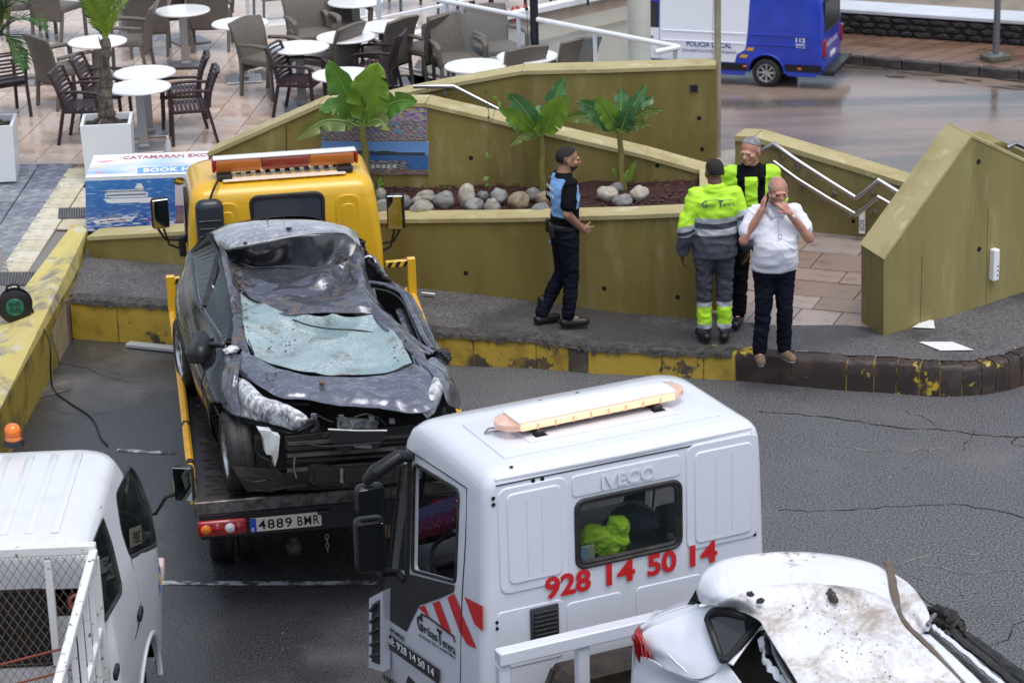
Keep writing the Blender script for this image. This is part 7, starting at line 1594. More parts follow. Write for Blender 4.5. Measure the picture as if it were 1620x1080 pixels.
# --------------------- chairs and tables on the terrace
m_taupe=mk('taupe_wicker',(.165,.147,.125),.55,col2=(.12,.105,.088),scale=60,bump=.6,bscale=120,bdist=.004)
m_brownw=mk('dark_brown_wicker',(.045,.024,.03),.42,col2=(.03,.017,.02),scale=60,bump=.6,bscale=110,bdist=.004)
m_tabletop=mk('white_table_top',(.86,.87,.88),.25,coat=.5)
m_tableleg=mk('brushed_table_leg',(.38,.38,.39),.4,.6)
m_bmetal=mk('black_metal_chair',(.018,.02,.026),.35)
def bar(mb,a,b,w,d,bev=.004):
 a,b=V(a),V(b);t=(b-a);L=t.length;t.normalize();x=V((1,0,0))if abs(t.x)<.9 else V((0,1,0));x=(x-t*x.dot(t)).normalized();y=t.cross(x)
 M=Matrix((x,y,t)).transposed().to_4x4();M.translation=(a+b)/2;mb.box((0,0,0),(w,d,L),bev,M)
def wicker_chair():
 t=thing('armchair','x','chair',group='taupe woven armchairs on the terrace')
 for s in(-1,1):
  mb=MB();bar(mb,(s*.25,-.25,0),(s*.25,-.24,.44),.04,.04);mb.obj('leg',m_taupe,t)
  mb=MB();bar(mb,(s*.23,.28,0),(s*.25,.22,.44),.04,.04);mb.obj('leg',m_taupe,t)
  g=surf([[V((s*.245,-.26,.40)),V((s*.29,-.26,.40))],[V((s*.25,-.265,.56)),V((s*.31,-.265,.56))],[V((s*.255,-.24,.655)),V((s*.32,-.24,.66))],[V((s*.25,-.05,.67)),V((s*.32,-.05,.675))],[V((s*.24,.24,.65)),V((s*.29,.26,.65))]],2,20)
  mb=MB();mb.sheet(g);o=mb.obj('arm',m_taupe,t,smooth=True);md=o.modifiers.new('t','SOLIDIFY');md.thickness=.035;bpy.context.view_layer.update();bake(o)
 mb=MB();mb.box((0,0,.435),(.52,.52,.07),.02,seg=2);mb.obj('seat',m_taupe,t,smooth=True)
 rows=[]
 for i,(z,y,w)in enumerate(((.30,.235,.235),(.45,.24,.245),(.6,.265,.255),(.75,.30,.265),(.88,.345,.275),(.92,.365,.272))):
  rows.append([V((w*u,y-.03*(1-u*u)*-1*(z>.4),z-(0 if i<4 else .03*(abs(u)))))for u in(-1,-.6,-.2,.2,.6,1)])
 g=surf(rows,12,18);mb=MB();mb.sheet(g);o=mb.obj('backrest',m_taupe,t,smooth=True);md=o.modifiers.new('t','SOLIDIFY');md.thickness=.035;bpy.context.view_layer.update();bake(o)
 mb=MB();mb.ball((0,.262,.42),(.012,.006,.012),8);mb.obj('back_stud',m_white,t)
 return t
def slat_chair():
 t=thing('armchair','x','chair',group='dark brown slatted armchairs on the terrace')
 for s in(-1,1):
  mb=MB();bar(mb,(s*.25,-.24,0),(s*.25,-.22,.63),.038,.038);mb.obj('leg',m_brownw,t)
  mb=MB();bar(mb,(s*.24,.30,0),(s*.25,.20,.45),.038,.038);mb.obj('leg',m_brownw,t)
  mb=MB();mb.tube(crow([V((s*.25,-.28,.61)),V((s*.255,-.2,.65)),V((s*.26,0,.665)),V((s*.25,.24,.655))],12),.024,8,squash=.8);mb.obj('arm',m_brownw,t,smooth=True)
  mb=MB();mb.tube(crow([V((s*.25,.2,.42)),V((s*.25,.24,.62)),V((s*.25,.33,.87))],10),.02,8);mb.obj('back_post',m_brownw,t,smooth=True)
 mb=MB();bar(mb,(-.25,-.23,.42),(.25,-.23,.42),.05,.04);bar(mb,(-.25,.2,.42),(.25,.2,.42),.05,.04);bar(mb,(-.25,-.23,.42),(-.25,.2,.42),.05,.04);bar(mb,(.25,-.23,.42),(.25,.2,.42),.05,.04);mb.obj('seat_frame',m_brownw,t)
 for k in range(9):
  mb=MB();mb.box((0,-.21+k*.052,.452),(.5,.042,.014),.005);mb.obj('seat_slat',m_brownw,t)
 for k in range(9):
  u=k/8;z=.46+.41*u;y=.215+.115*u*u+.02*u;pts=[V((x,y+.02*(1-(x/.25)**2),z+.012*(1-(x/.25)**2)*(k==7)))for x in(-.25,-.12,0,.12,.25)]
  mb=MB();mb.tube(crow(pts,10),.0275,6,squash=.5);mb.obj('back_slat',m_brownw,t,smooth=True)
 return t
def metal_chair():
 t=thing('armchair','x','chair',group='black metal chairs at the back')
 for s in(-1,1):
  for y in(-.24,.24):mb=MB();bar(mb,(s*.26,y*1.1,0),(s*.25,y,.45 if y>0 else .66),.032,.032);mb.obj('leg',m_bmetal,t)
  mb=MB();bar(mb,(s*.25,-.26,.66),(s*.25,.26,.66),.035,.03);mb.obj('arm',m_bmetal,t)
 mb=MB();mb.box((0,0,.45),(.5,.5,.03),.008);mb.obj('seat',m_bmetal,t)
 mb=MB();bar(mb,(-.25,.25,.45),(-.25,.33,.88),.03,.03);bar(mb,(.25,.25,.45),(.25,.33,.88),.03,.03);bar(mb,(-.25,.33,.87),(.25,.33,.87),.03,.03);mb.obj('back_frame',m_bmetal,t)
 mb=MB();M=Matrix.Translation((0,.285,.68))@Matrix.Rotation(R(-10),4,'X');mb.box((0,0,0),(.46,.012,.3),.003,M);mb.obj('backrest',m_bmetal,t)
 return t
protos={'T':wicker_chair(),'D':slat_chair(),'B':metal_chair()}
trees={k:capture(v)for k,v in protos.items()};used={}
protos['D'].scale=(.93,)*3
def chair(kind,px,py,face,label,z=ZT):
 p=P(px,py,z);rz=R(face+90)
 if kind not in used:o=protos[kind];o.location=p;o.rotation_euler=(0,0,rz);o['label']=label;used[kind]=1;return o
 return clone(protos[kind],trees[kind],p,rz,label)
T_,TT_=T_,None
chair('D',304,222,190,'front dark brown armchair right of the two touching tables, facing left')
chair('D',290,198,186,'dark brown armchair just behind the front one on the right of the touching tables')
chair('D',140,222,-8,'front dark brown armchair left of the palm trunk, facing the touching tables')
chair('D',172,198,-6,'dark brown armchair half hidden behind the palm trunk')
chair('D',8,182,120,'dark brown armchair cut by the left edge above the left planter')
chair('D',478,180,-15,'dark brown armchair behind the low end of the ochre wall, facing right')
chair('D',598,158,172,'dark brown armchair right of the banana leaves, seen edge-on from the side')
chair('T',108,165,40,'taupe armchair with its back to us in front of the leftmost round table')
chair('T',95,62,62,'taupe armchair with its back to us near the top left corner')
chair('T',40,58,20,'taupe armchair partly cut at the top left above the palm frond')
chair('T',205,118,176,'taupe armchair in side view facing the leftmost round table')
chair('T',238,84,96,'taupe armchair with tall back to us right of the palm tips')
chair('T',262,62,100,'taupe armchair mostly hidden behind the one right of the palm tips')
chair('T',336,76,92,'taupe armchair with its back to us left of the black metal chair')
chair('T',430,150,-38,'taupe armchair facing right at the left end of the staggered tables')
chair('T',497,108,-70,'taupe armchair facing us behind the leftmost staggered table')
chair('T',547,92,-70,'taupe armchair facing us behind the middle staggered table')
chair('T',522,150,146,'taupe armchair seen from behind right of the leftmost staggered table')
chair('T',606,138,140,'taupe armchair seen from behind right of the middle staggered table')
chair('T',672,132,138,'taupe armchair seen from behind close to the first glass railing post')
chair('T',726,150,-76,'taupe armchair facing us behind the table left of the black pole')
chair('T',790,132,-66,'taupe armchair facing us left of the black pole by the glass')
chair('T',812,186,118,'taupe armchair of which only the top shows left of the black pole')
chair('T',893,172,122,'taupe armchair of which only the top shows right of the black pole')
chair('B',440,46,20,'black metal chair by the white plinth at top centre')
chair('B',516,22,190,'dark lounge chair at the top edge right of the black metal chair')
def round_table():
 t=thing('round_table','x','table',group='round white cafe tables')
 mb=MB();mb.lathe([(0,.72),(.345,.72),(.352,.714),(.352,.70),(.345,.695),(0,.695)],48);mb.obj('table_top',m_tabletop,t,smooth=True)
 mb=MB();mb.box((0,0,.36),(.10,.10,.68),.008);mb.obj('pedestal',m_tableleg,t)
 mb=MB();mb.box((0,0,.012),(.44,.44,.02),.006);mb.box((0,0,.045),(.13,.13,.05),.01);mb.obj('base_plate',m_tableleg,t)
 return t
tb=round_table();tbt=capture(tb);first=True
for px,py,lb in((154,65,'leftmost white round table, behind the palm'),(229,114,'rear one of the two touching white round tables behind the palm planter'),(220,137,'front one of the two touching white round tables behind the palm planter'),(473,74,'first white table of the staggered row at top centre'),(547,57.5,'second white table of the staggered row at top centre'),(615,40.5,'third white table of the staggered row, nearest the glass railing'),(543,117,'white round table half hidden by the left banana leaves'),(752,103,'white round table left of the black pole'),(834,88,'white round table behind the black pole'),(562,2,'white round table cut by the top edge near the railing'),(288,16,'white round table seen behind the tall taupe chair backs'),(380,36,'white round table right of the tall taupe chairs at the top')):
 p=P(px,py,ZT+.72);p.z=ZT
 if first:tb.location=p;tb['label']=lb;first=False
 else:clone(tb,tbt,p,R(8),lb)
for px,py,lb in((300,66,'table with square steel base, cut by the top edge left of the black chair'),(197,58,'table of which only the steel leg shows above the palm')):
 p=P(px,py,ZT);clone(tb,tbt,p,R(30),lb)
bt_=thing('bottle','small clear plastic bottle standing on the terrace by the front chair leg','bottle',P(267,243,ZT))
mb=MB();mb.lathe([(0,0),(.03,0),(.032,.01),(.032,.12),(.02,.15),(.013,.165),(.013,.18)],16);mb.obj('body',mk('clear_bottle',(.6,.68,.75),.1,alpha=.6),bt_,smooth=True)
mb=MB();mb.lathe([(0,.20),(.016,.20),(.016,.178)],12);mb.obj('cap',m_whitelens,bt_,smooth=True)
# --------------------- planters with palms
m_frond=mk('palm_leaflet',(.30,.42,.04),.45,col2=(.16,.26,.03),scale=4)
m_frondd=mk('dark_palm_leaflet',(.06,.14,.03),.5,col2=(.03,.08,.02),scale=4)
m_trunk=mk('palm_trunk_fibre',(.16,.135,.105),.85,col2=(.07,.055,.045),scale=14,stretch=(1,1,.35),bump=1.,bscale=26,bdist=.02)
m_planter=mk('planter_white',(.76,.78,.80),.35,coat=.2)
m_potsoil=mk('potting_soil',(.03,.024,.02),.9,bump=.6)
def planter(loc,rz,label,w=.54,h=.62):
 t=thing('planter',label,'planter',loc,rz)
 mb=MB();a=w/2*.93;b=w/2;ti=b-.035
 mb.add([(-a,-a,0),(a,-a,0),(a,a,0),(-a,a,0),(-b,-b,h),(b,-b,h),(b,b,h),(-b,b,h),(-ti,-ti,h),(ti,-ti,h),(ti,ti,h),(-ti,ti,h),(-ti,-ti,h-.1),(ti,-ti,h-.1),(ti,ti,h-.1),(-ti,ti,h-.1)],[(0,3,2,1)]+[(i,(i+1)%4,4+(i+1)%4,4+i)for i in range(4)]+[(4+i,4+(i+1)%4,8+(i+1)%4,8+i)for i in range(4)]+[(8+i,8+(i+1)%4,12+(i+1)%4,12+i)for i in range(4)])
 mb.obj('pot',m_planter,t)
 mb=MB();mb.box((0,0,h-.085),(ti*2-.004,ti*2-.004,.03),0);mb.obj('soil',m_potsoil,t)
 return t
def frond(parent,base,tip,droop,width,mat,nl=44,seed=0,sag=.0,spread=.9):
 r=random.Random(seed);base,tip=V(base),V(tip);mid=base.lerp(tip,.5)+V((0,0,droop));pts=crow([base,mid,tip],24);mb=MB()
 mb.tube(pts,[.012*(1-.85*i/24)for i in range(25)],5);ax=(tip-base).normalized();sd=ax.cross(V((0,0,1)));sd=sd.normalized()if sd.length>.2 else V((1,0,0))
 for i in range(nl):
  u=.12+.86*i/nl;k=u*24;j=min(int(k),23);p=pts[j].lerp(pts[j+1],k-j);t=(pts[j+1]-pts[j]).normalized();up=sd.cross(t).normalized()
  L=width*math.sin(math.pi*min(1,.18+u*.82))**.6*r.uniform(.85,1.1)
  for s in(-1,1):
   d=(t*(.75+.2*u)+sd*s*spread+up*r.uniform(.1,.35)).normalized();a=p;b=p+d*L*.55+V((0,0,-sag*.3));c=p+d*L+V((0,0,-sag-.03));w=.0065 if mat is m_frond else .013
   nrm=d.cross(up).normalized()*w;mb.add([a-nrm*.5,a+nrm*.5,b+nrm,b-nrm,c],[(0,1,2,3),(3,2,4)])
 return mb.obj('frond',mat,parent,fixn=False)
pA=planter(P(176,276,ZT-.03),R(5),'square white planter beside the picture booth, holding a small palm')
pB=planter(P(-8,279,ZT-.03),R(5),'square white planter cut by the left edge of the picture')
def palm(pl,base_px,top_px,label,fronds,seed):
 z0=pl.location.z+.56;b=V((pl.location.x,pl.location.y,z0));t=thing('palm',label,'palm',b)
 tp=Pd(*top_px,b.y)-b;mb=MB();n=26;pts=[V((0,0,0)).lerp(tp,i/n)+V((.01*math.sin(i*.6),0,0))for i in range(n+1)]
 rs=[(.085-.035*min(1,i/n*1.4))*(1+.10*((i%3)==0)+.05*math.sin(i*2.1))for i in range(n+1)];rs[0]=.11
 mb.tube(pts,rs,14);mb.obj('trunk',m_trunk,t,smooth=False)
 r=random.Random(seed);hus=MB()
 for k in range(26):
  i=r.randint(0,n-2);a=r.uniform(0,6.28);p=pts[i]+V((math.cos(a),math.sin(a),0))*rs[i]*.9;q=p+V((math.cos(a)*.03,math.sin(a)*.03,r.uniform(.05,.14)));hus.tube([p,q],[.018,.004],4)
 for k in range(9):
  a=r.uniform(0,6.28);p=V((math.cos(a),math.sin(a),0))*.08;hus.tube([p+V((0,0,.07)),p*1.6+V((0,0,.05)),p*2.2],[.016,.012,.005],4)
 hus.obj('husks',m_trunk,t,kind='stuff')
 for i,(tx,ty,dy,dr,w,m)in enumerate(fronds):
  q=Pd(tx,ty,b.y+dy)-b;frond(t,tp-V((0,0,.03)),q,dr,w,m,34,seed+i)
 return t
palm(pA,None,(166,62),'small palm with grey shaggy trunk and upright yellow-green fronds in the white planter',[(138,-60,.1,.05,.30,m_frond),(160,-90,-.15,.05,.32,m_frond),(188,-70,.05,.05,.32,m_frond),(205,-40,-.1,.06,.28,m_frond),(172,-50,.3,.05,.26,m_frond),(150,-30,-.25,.06,.24,m_frond),(215,-10,.2,.1,.22,m_frond),(120,-20,.3,.1,.22,m_frondd)],11)
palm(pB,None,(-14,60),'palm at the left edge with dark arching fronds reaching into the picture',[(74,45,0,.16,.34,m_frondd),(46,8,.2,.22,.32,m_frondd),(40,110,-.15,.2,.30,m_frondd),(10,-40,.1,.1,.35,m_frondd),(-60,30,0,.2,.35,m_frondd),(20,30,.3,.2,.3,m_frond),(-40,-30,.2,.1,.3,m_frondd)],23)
# --------------------- banana plants in the bed
def leafmat(name,a,b,c=(.22,.13,.04)):
 m=mk(name,a,.38,col2=b,scale=3,lo=.4,hi=.7,col3=c,scale3=7,lo3=.68,hi3=.74,bump=.25,bscale=40,bdist=.003,spec=.6,coat=.15)
 bs=m.node_tree.nodes['Principled BSDF'];bs.inputs['Subsurface Weight'].default_value=0
 nt=m.node_tree;tr=nt.nodes.new('ShaderNodeBsdfTranslucent');mxs=nt.nodes.new('ShaderNodeMixShader');mxs.inputs[0].default_value=.3;out=nt.nodes['Material Output']
 src=bs.inputs['Base Color'].links[0].from_socket;nt.links.new(src,tr.inputs['Color']);nt.links.new(bs.outputs[0],mxs.inputs[1]);nt.links.new(tr.outputs[0],mxs.inputs[2]);nt.links.new(mxs.outputs[0],out.inputs[0])
 return m
m_lf=[leafmat('banana_leaf_green',(.11,.27,.04),(.07,.18,.03)),leafmat('banana_leaf_yellowish',(.23,.38,.045),(.13,.26,.035)),leafmat('banana_leaf_blue',(.09,.23,.09),(.06,.16,.06)),leafmat('banana_leaf_old',(.11,.20,.04),(.20,.20,.04),(.20,.09,.035))]
m_rib=mk('leaf_rib',(.25,.36,.10),.5);m_stem=mk('banana_stem',(.20,.19,.05),.5,col2=(.12,.09,.03),scale=5,stretch=(1,1,.4));m_stemp=mk('banana_neck',(.16,.10,.07),.5,col2=(.2,.2,.06),scale=5)
def banana_leaf(parent,base,tip,width,arch,mat,seed,tears=3,roll=0.,side=None):
 r=random.Random(seed);base,tip=V(base),V(tip);ax=(tip-base);L=ax.length;n=40;m_=10
 pts=crow([base,base.lerp(tip,.28)+V((0,0,arch*.75)),base.lerp(tip,.62)+V((0,0,arch)),tip],n)
 sd0=V(side)if side else V((1,0,0));tearpos=[(r.choice((-1,1)),r.uniform(.25,.95),r.uniform(.4,.9))for _ in range(tears)]
 rows=[]
 for i in range(n+1):
  u=i/n;t=(pts[min(i+1,n)]-pts[max(i-1,0)]).normalized();sd=(sd0-t*sd0.dot(t)).normalized();nm=sd.cross(t)
  sd=sd*math.cos(roll)+nm*math.sin(roll);nm=sd.cross(t)
  if u<.16:w=width*.05
  else:q=(u-.16)/.84;w=width*.5*(math.sin(math.pi*min(1,q*.94+.06)**.82)**.55)*(1 if q<.97 else .6)
  row=[]
  for j in range(-m_//2,m_//2+1):
   v=j/(m_/2);ww=w
   for(s,tu,td)in tearpos:
    if s*v>0 and abs(u-tu)<.018 and abs(v)>1-td:ww*=.45
   e=1+.05*noise.noise(V((u*14,seed,v)))*(abs(v)>.9)
   row.append(pts[i]+sd*v*ww*e-nm*(-abs(v))*ww*.38*1+nm*(.05*width*math.sin(u*26+seed)*abs(v)**2))
  rows.append(row)
 mb=MB();mb.sheet(rows);lf=mb.obj('leaf',mat,parent,smooth=True,fixn=False,ang=180)
 mb=MB();mb.tube([p+V((0,-.004,.004))for p in pts],[.014*(1-.8*i/n)*(width/.3)**.5 for i in range(n+1)],6);mb.obj('midrib',m_rib,lf,smooth=True)
 return lf
def banana(label,foot_px,crown_px,leaves,rad,seed):
 b=bed_pt(*foot_px);t=thing('banana_plant',label,'banana plant',b-V((0,0,.03)),group='banana plants in the bed')
 c=Pd(*crown_px,b.y)-t.location;mb=MB();pts=[V((0,0,0)).lerp(c,i/12)+V((.006*math.sin(i),0,0))for i in range(13)];mb.tube(pts,[rad*(1.15-.45*i/12)for i in range(13)],12);mb.obj('stem',m_stem,t,smooth=True)
 mb=MB();mb.tube([c-V((0,0,.12)),c+V((0,0,.03))],[rad*.8,rad*.55],10);mb.obj('leaf_sheath',m_stemp,t,smooth=True)
 for i,(tx,ty,dy,w,ar,mi,rl)in enumerate(leaves):
  tip=Pd(tx,ty,b.y+dy)-t.location;d=tip-c;side=V((0,1,0)).cross(d).normalized()if abs(d.x)>abs(d.z)*.3 or True else V((1,0,0))
  side=d.cross(V((0,-1,.35))).normalized()
  banana_leaf(t,c-V((0,0,.02)),tip,w,ar,m_lf[mi],seed*10+i,2+(mi==3)*5+(w>.3),rl,side)
 return t
banana('left banana plant, the largest, in front of the posters beside the yellow cab',(583,312),(574,200),[(519,96,-.15,.30,.03,0,.25),(598,100,-.25,.42,.03,1,.0),(470,222,-.2,.22,.14,3,.2),(504,176,.1,.22,.10,0,-.3),(661,160,-.1,.24,.10,0,-.2),(618,208,-.3,.20,.10,3,.3),(500,200,.3,.2,.12,0,.2),(590,120,.3,.25,.03,2,.0)],.045,1)
banana('middle banana plant with two upright leaves, behind the policeman',(858,304),(857,214),[(804,147,-.1,.22,.04,2,.3),(893,122,.0,.20,.03,2,.0),(898,150,-.25,.26,.03,1,-.1),(788,168,-.2,.16,.03,1,.5),(807,232,-.1,.13,.08,3,.3),(852,166,.2,.12,.03,2,.0),(845,205,-.3,.1,.05,1,0),(800,190,.15,.2,.05,0,.3)],.035,2)
banana('right banana plant with spreading leaves and a green shoot at its foot',(984,302),(981,210),[(912,161,-.1,.20,.06,2,.3),(889,190,.1,.15,.09,3,.2),(941,153,-.2,.20,.04,1,.2),(983,140,.1,.18,.02,2,0),(1023,134,.0,.15,.03,2,-.1),(1035,154,.2,.15,.05,2,-.3),(1047,176,-.1,.13,.08,3,-.3),(1028,200,-.2,.13,.06,3,-.3),(1000,165,-.2,.18,.03,2,-.1)],.035,3)
def shoot(label,foot,tips,w=.06):
 b=bed_pt(*foot);t=thing('green_shoot',label,'young plant',b)
 mb=MB();mb.tube([V((0,0,-.02)),V((0,0,.07))],[.014,.008],8);mb.obj('stem',m_rib,t,smooth=True)
 for i,(a,c,dy)in enumerate(tips):banana_leaf(t,(0,0,.05),Pd(a,c,b.y+dy)-b,w,.01,m_lf[1],50+i,0,0,(Pd(a,c,b.y+dy)-b).cross(V((0,-1,.3))).normalized())
shoot('small bright green shoot at the foot of the right banana plant',(990,300),[(968,266,0),(1006,254,-.05),(996,268,.1)])
shoot('small green shoot behind the right mirror of the yellow truck',(600,302),[(603,280,0),(607,290,.1)],.05)
b=bed_pt(775,303);tw=thing('twig_plant','thin leggy twig plant with a few small leaves between stones','young plant',b)
mb=MB();sp=[Pd(x,y,b.y)-b for x,y in((775,303),(776,270),(773,235),(774,200),(772,165),(768,146))];mb.tube(crow(sp,20),[.008*(1-.7*i/20)for i in range(21)],5)
mb.tube([Pd(774,200,b.y)-b,Pd(780,185,b.y)-b,Pd(787,158,b.y)-b],.003,4);mb.tube([Pd(773,230,b.y)-b,Pd(760,233,b.y)-b,Pd(752,222,b.y)-b],.003,4);mb.obj('stem',mk('twig',(.16,.12,.07),.7),tw,smooth=True)
for i,(x,y,x2,y2)in enumerate([(768,150,768,142),(787,158,778,152),(775,188,771,184),(776,214,783,212),(772,240,769,250),(774,280,764,286),(775,292,766,294),(787,160,792,168),(774,172,769,168),(772,245,776,252)]):
 a=Pd(x,y,b.y)-b;c=Pd(x2,y2,b.y-.03)-b;d=c-a;n_=V((-d.z,0,d.x))*.35;q=MB();q.add([a,a.lerp(c,.5)+n_,c,a.lerp(c,.5)-n_+V((0,.01,0))],[(0,1,2,3)]);q.obj('leaf',m_lf[i%2],tw,fixn=False)
# --------------------- printed boards (flat print by vertex colour)
m_print=mk('printed_board',(.5,.5,.5),.3,attr='Col',coat=.3)
def printed(name,quad,nx,ny,fn,parent,off=V((0,0,0))):
 a,b,c,d=[V(q)+off for q in quad]
 me=bpy.data.meshes.new(name);vs=[];fs=[];cols=[]
 for j in range(ny+1):
  for i in range(nx+1):u,v=i/nx,j/ny;vs.append(a.lerp(b,u).lerp(d.lerp(c,u),v))
 for j in range(ny):
  for i in range(nx):o=j*(nx+1)+i;fs.append((o,o+1,o+nx+2,o+nx+1));cols.append(fn((i+.5)/nx,(j+.5)/ny))
 me.from_pydata([tuple(v)for v in vs],[],fs);at=me.color_attributes.new('Col','FLOAT_COLOR','CORNER');data=[]
 for c_ in cols:data+=[c_[0],c_[1],c_[2],1.]*4
 at.data.foreach_set('color',data);me.materials.append(m_print);o=bpy.data.objects.new(name,me);COL.objects.link(o);o.parent=parent;return o
def nz2(u,v,s,k=0.):return noise.noise(V((u*s+k,v*s*1.0-k,k)))
def mixc(a,b,t):t=max(0,min(1,t));return tuple(a[i]*(1-t)+b[i]*t for i in range(3))
SHP=[]
def shapes(lst,u,v,base):
 for poly,col in lst:
  if inpoly((u,v),poly):base=col
 return base
ship=[([(.13,.60),(.16,.52),(.50,.50),(.58,.56),(.46,.60)],(.75,.78,.82)),([(.14,.62),(.46,.61),(.46,.70),(.14,.70)],(.70,.73,.78)),([(.16,.70),(.44,.70),(.42,.77),(.14,.76)],(.5,.55,.6)),([(.36,.77),(.43,.77),(.41,.86),(.38,.86)],(.75,.75,.75)),([(.15,.655),(.45,.65),(.45,.672),(.15,.675)],(.05,.08,.16)),([(.14,.725),(.43,.725),(.43,.742),(.14,.742)],(.06,.09,.15))]
boat=[([(.04,.20),(.08,.13),(.34,.18),(.38,.26),(.16,.23)],(.78,.80,.84)),([(.12,.23),(.26,.235),(.22,.30),(.15,.29)],(.2,.25,.35)),([(.10,.165),(.33,.2),(.34,.22),(.10,.185)],(.3,.05,.1))]
jet=[([(.44,.18),(.50,.12),(.60,.13),(.61,.22),(.54,.26)],(.35,.06,.3)),([(.47,.12),(.60,.09),(.66,.13),(.56,.16)],(.8,.84,.9)),([(.50,.26),(.54,.25),(.55,.42),(.51,.44)],(.10,.05,.06)),([(.505,.43),(.535,.43),(.535,.50),(.505,.50)],(.25,.13,.09))]
chute=[([(.69+.045*math.cos(a*.35),.88+.075*math.sin(a*.35))for a in range(18)],(.10,.07,.02)),([(.66,.88),(.72,.84),(.73,.87),(.67,.92)],(.6,.4,.05)),([(.745,.60),(.75,.60),(.75,.66),(.745,.66)],(.02,.02,.02))]
quad_=[([(.82,.22),(.88,.12),(.92,.14),(.93,.26),(.86,.30)],(.06,.03,.03)),([(.84,.12),(.86,.10),(.87,.16)],(.02,.02,.02)),([(.86,.5),(.95,.49),(.95,.54),(.88,.55)],(.08,.10,.2))]
def booth_front(u,v):
 if u<.66:
  c=mixc((.03,.10,.38),(.05,.22,.55),v*.8+.3*nz2(u*1.5,v*5,6));c=mixc(c,(.35,.5,.75),(nz2(u*2,v*9,7,3)-.25)*2.2)
  if v<.34:c=mixc(c,(.65,.72,.85),max(0,nz2(u*3,v*8,5,8)*2.4-.1*0)*(1 if v<.3 else .3))
  c=shapes(ship,u,v,c)
 else:
  c=mixc((.62,.38,.34),(.55,.55,.62),v*1.2)if v>.42 else mixc((.3,.2,.16),(.10,.10,.28),v*2.6+nz2(u,v,8))
  if v>.9:c=mixc(c,(.6,.6,.4),.4)
 if v>.955:c=(.70,.73,.78)
 return shapes(boat+jet+chute+quad_,u,v,c)
def booth_top(u,v):
 c=mixc((.75,.78,.82),(.25,.45,.75),.5+1.2*nz2(u,v*.6,4,2)-v*.3);c=mixc(c,(.70,.25,.3),(nz2(u,v,9,5)-.28)*3);c=mixc(c,(.8,.6,.2),(nz2(u,v,12,9)-.34)*3)
 if v>.74 or u>.62:c=mixc(c,(.82,.82,.86),.85)
 if v<.13:c=(.80,.82,.86)
 return c
BPn=VPlane(P(136,362,.66),P(480,349,.66));bz0=.60
fbl,fbr,ftr,ftl=BPn.at(136,362),BPn.at(482,350),BPn.at(482,270),BPn.at(135,281)
fbr.z=fbl.z=min(fbl.z,fbr.z)-.02;ftr.z=ftl.z=(ftl.z+ftr.z)/2
bo_=thing('picture_booth','low white booth with sea trip pictures, BOOK HERE on its sloping top','booth',(0,0,0))
back=-BPn.n*.62;rtl=P(149,246.5,ftl.z+.13);rtr=ftr+(rtl-ftl)
mb=MB();vs=[fbl,fbr,ftr,ftl,fbl+back,fbr+back,rtr,rtl];mb.add(vs,[(0,1,2,3),(4,7,6,5),(0,3,7,4),(1,5,6,2),(3,2,6,7),(0,4,5,1)]);mb.obj('cabinet',m_white,bo_)
printed('front_picture',[fbl,fbl.lerp(fbr,.62),ftl.lerp(ftr,.62),ftl],190,80,booth_front,bo_,BPn.n*.006)
tn=(ftr-ftl).cross(rtl-ftl).normalized();tn=tn if tn.z>0 else-tn
printed('top_picture',[ftl,ftr,rtr,rtl],200,40,booth_top,bo_,tn*.006)
x=(ftr-ftl).normalized();y=(rtl-ftl);y=(y-x*y.dot(x)).normalized();Mt=Matrix((x,y,tn)).transposed().to_4x4();Lx=(ftr-ftl).length;Ly=(rtl-ftl).dot(y)
Mt.translation=ftl+tn*.01;text('lettering','BOOK HERE',Ly*.23,Mt@Matrix.Translation((Lx*.26,Ly*.14,0)),m_whitec if False else m_white,bo_,bold=.003,sx=1.25,spacing=1.1)
mb=MB();mb.box((Lx*.37,Ly*.215,-.002),(Lx*.27,Ly*.26,.003),0,Mt);mb.obj('lettering_band',mk('sky_print_blue',(.16,.34,.62),.4),bo_)
text('lettering','CATAMARAN EXCURSIONS',Ly*.19,Mt@Matrix.Translation((Lx*.16,Ly*.76,0)),mk('faded_red_print',(.42,.16,.2),.4),bo_,bold=.002,sx=1.35)
def harbour(u,v):
 if v>.8 and u<.75:c=mixc((.10,.25,.6),(.3,.5,.8),nz2(u,v,6))
 elif v>.6:c=mixc((.05,.08,.3),(.5,.35,.5),.5+nz2(u,v,18))if u>.4 else(.1,.2,.45);c=mixc(c,(.8,.4,.1),(nz2(u,v,30,3)-.3)*4);c=mixc(c,(.35,.5,.12),(nz2(u,v,14,8)-.2)*4)
 else:
  c=mixc((.12,.10,.14),(.42,.36,.40),.5+1.4*nz2(u*2,v*5,12));c=mixc(c,(.04,.04,.07),(math.sin((u*3+v)*38)-.3)*.8);c=mixc(c,(.10,.3,.5),(nz2(u,v,9,4)-.3)*3)
 return c
def bay(u,v):
 hill=.62+.10*math.sin(u*3.1)*(1-u)+.03*nz2(u,1,9);
 c=mixc((.22,.38,.68),(.12,.28,.62),v)if v>.6 else mixc((.03,.11,.30),(.05,.16,.40),v+nz2(u,v*4,14))
 if .58<v<hill+.05 and u<.97:c=(.035,.055,.09)
 if v<.42 and u<.8:c=mixc((.02,.02,.03),(.34,.34,.36),.45+1.5*nz2(u*1.6,v*3,16,2))
 if .2<v<.3 and .2<u<.7 and(int(u*60)%3):c=(.5,.52,.55)
 if v<.16 and u>.45:c=mixc((.12,.07,.06),(.25,.2,.18),nz2(u,v,20)+.5)
 if u<.25 and v<.75 and nz2(u,v,26,3)>.0:c=(.015,.02,.02)
 return c
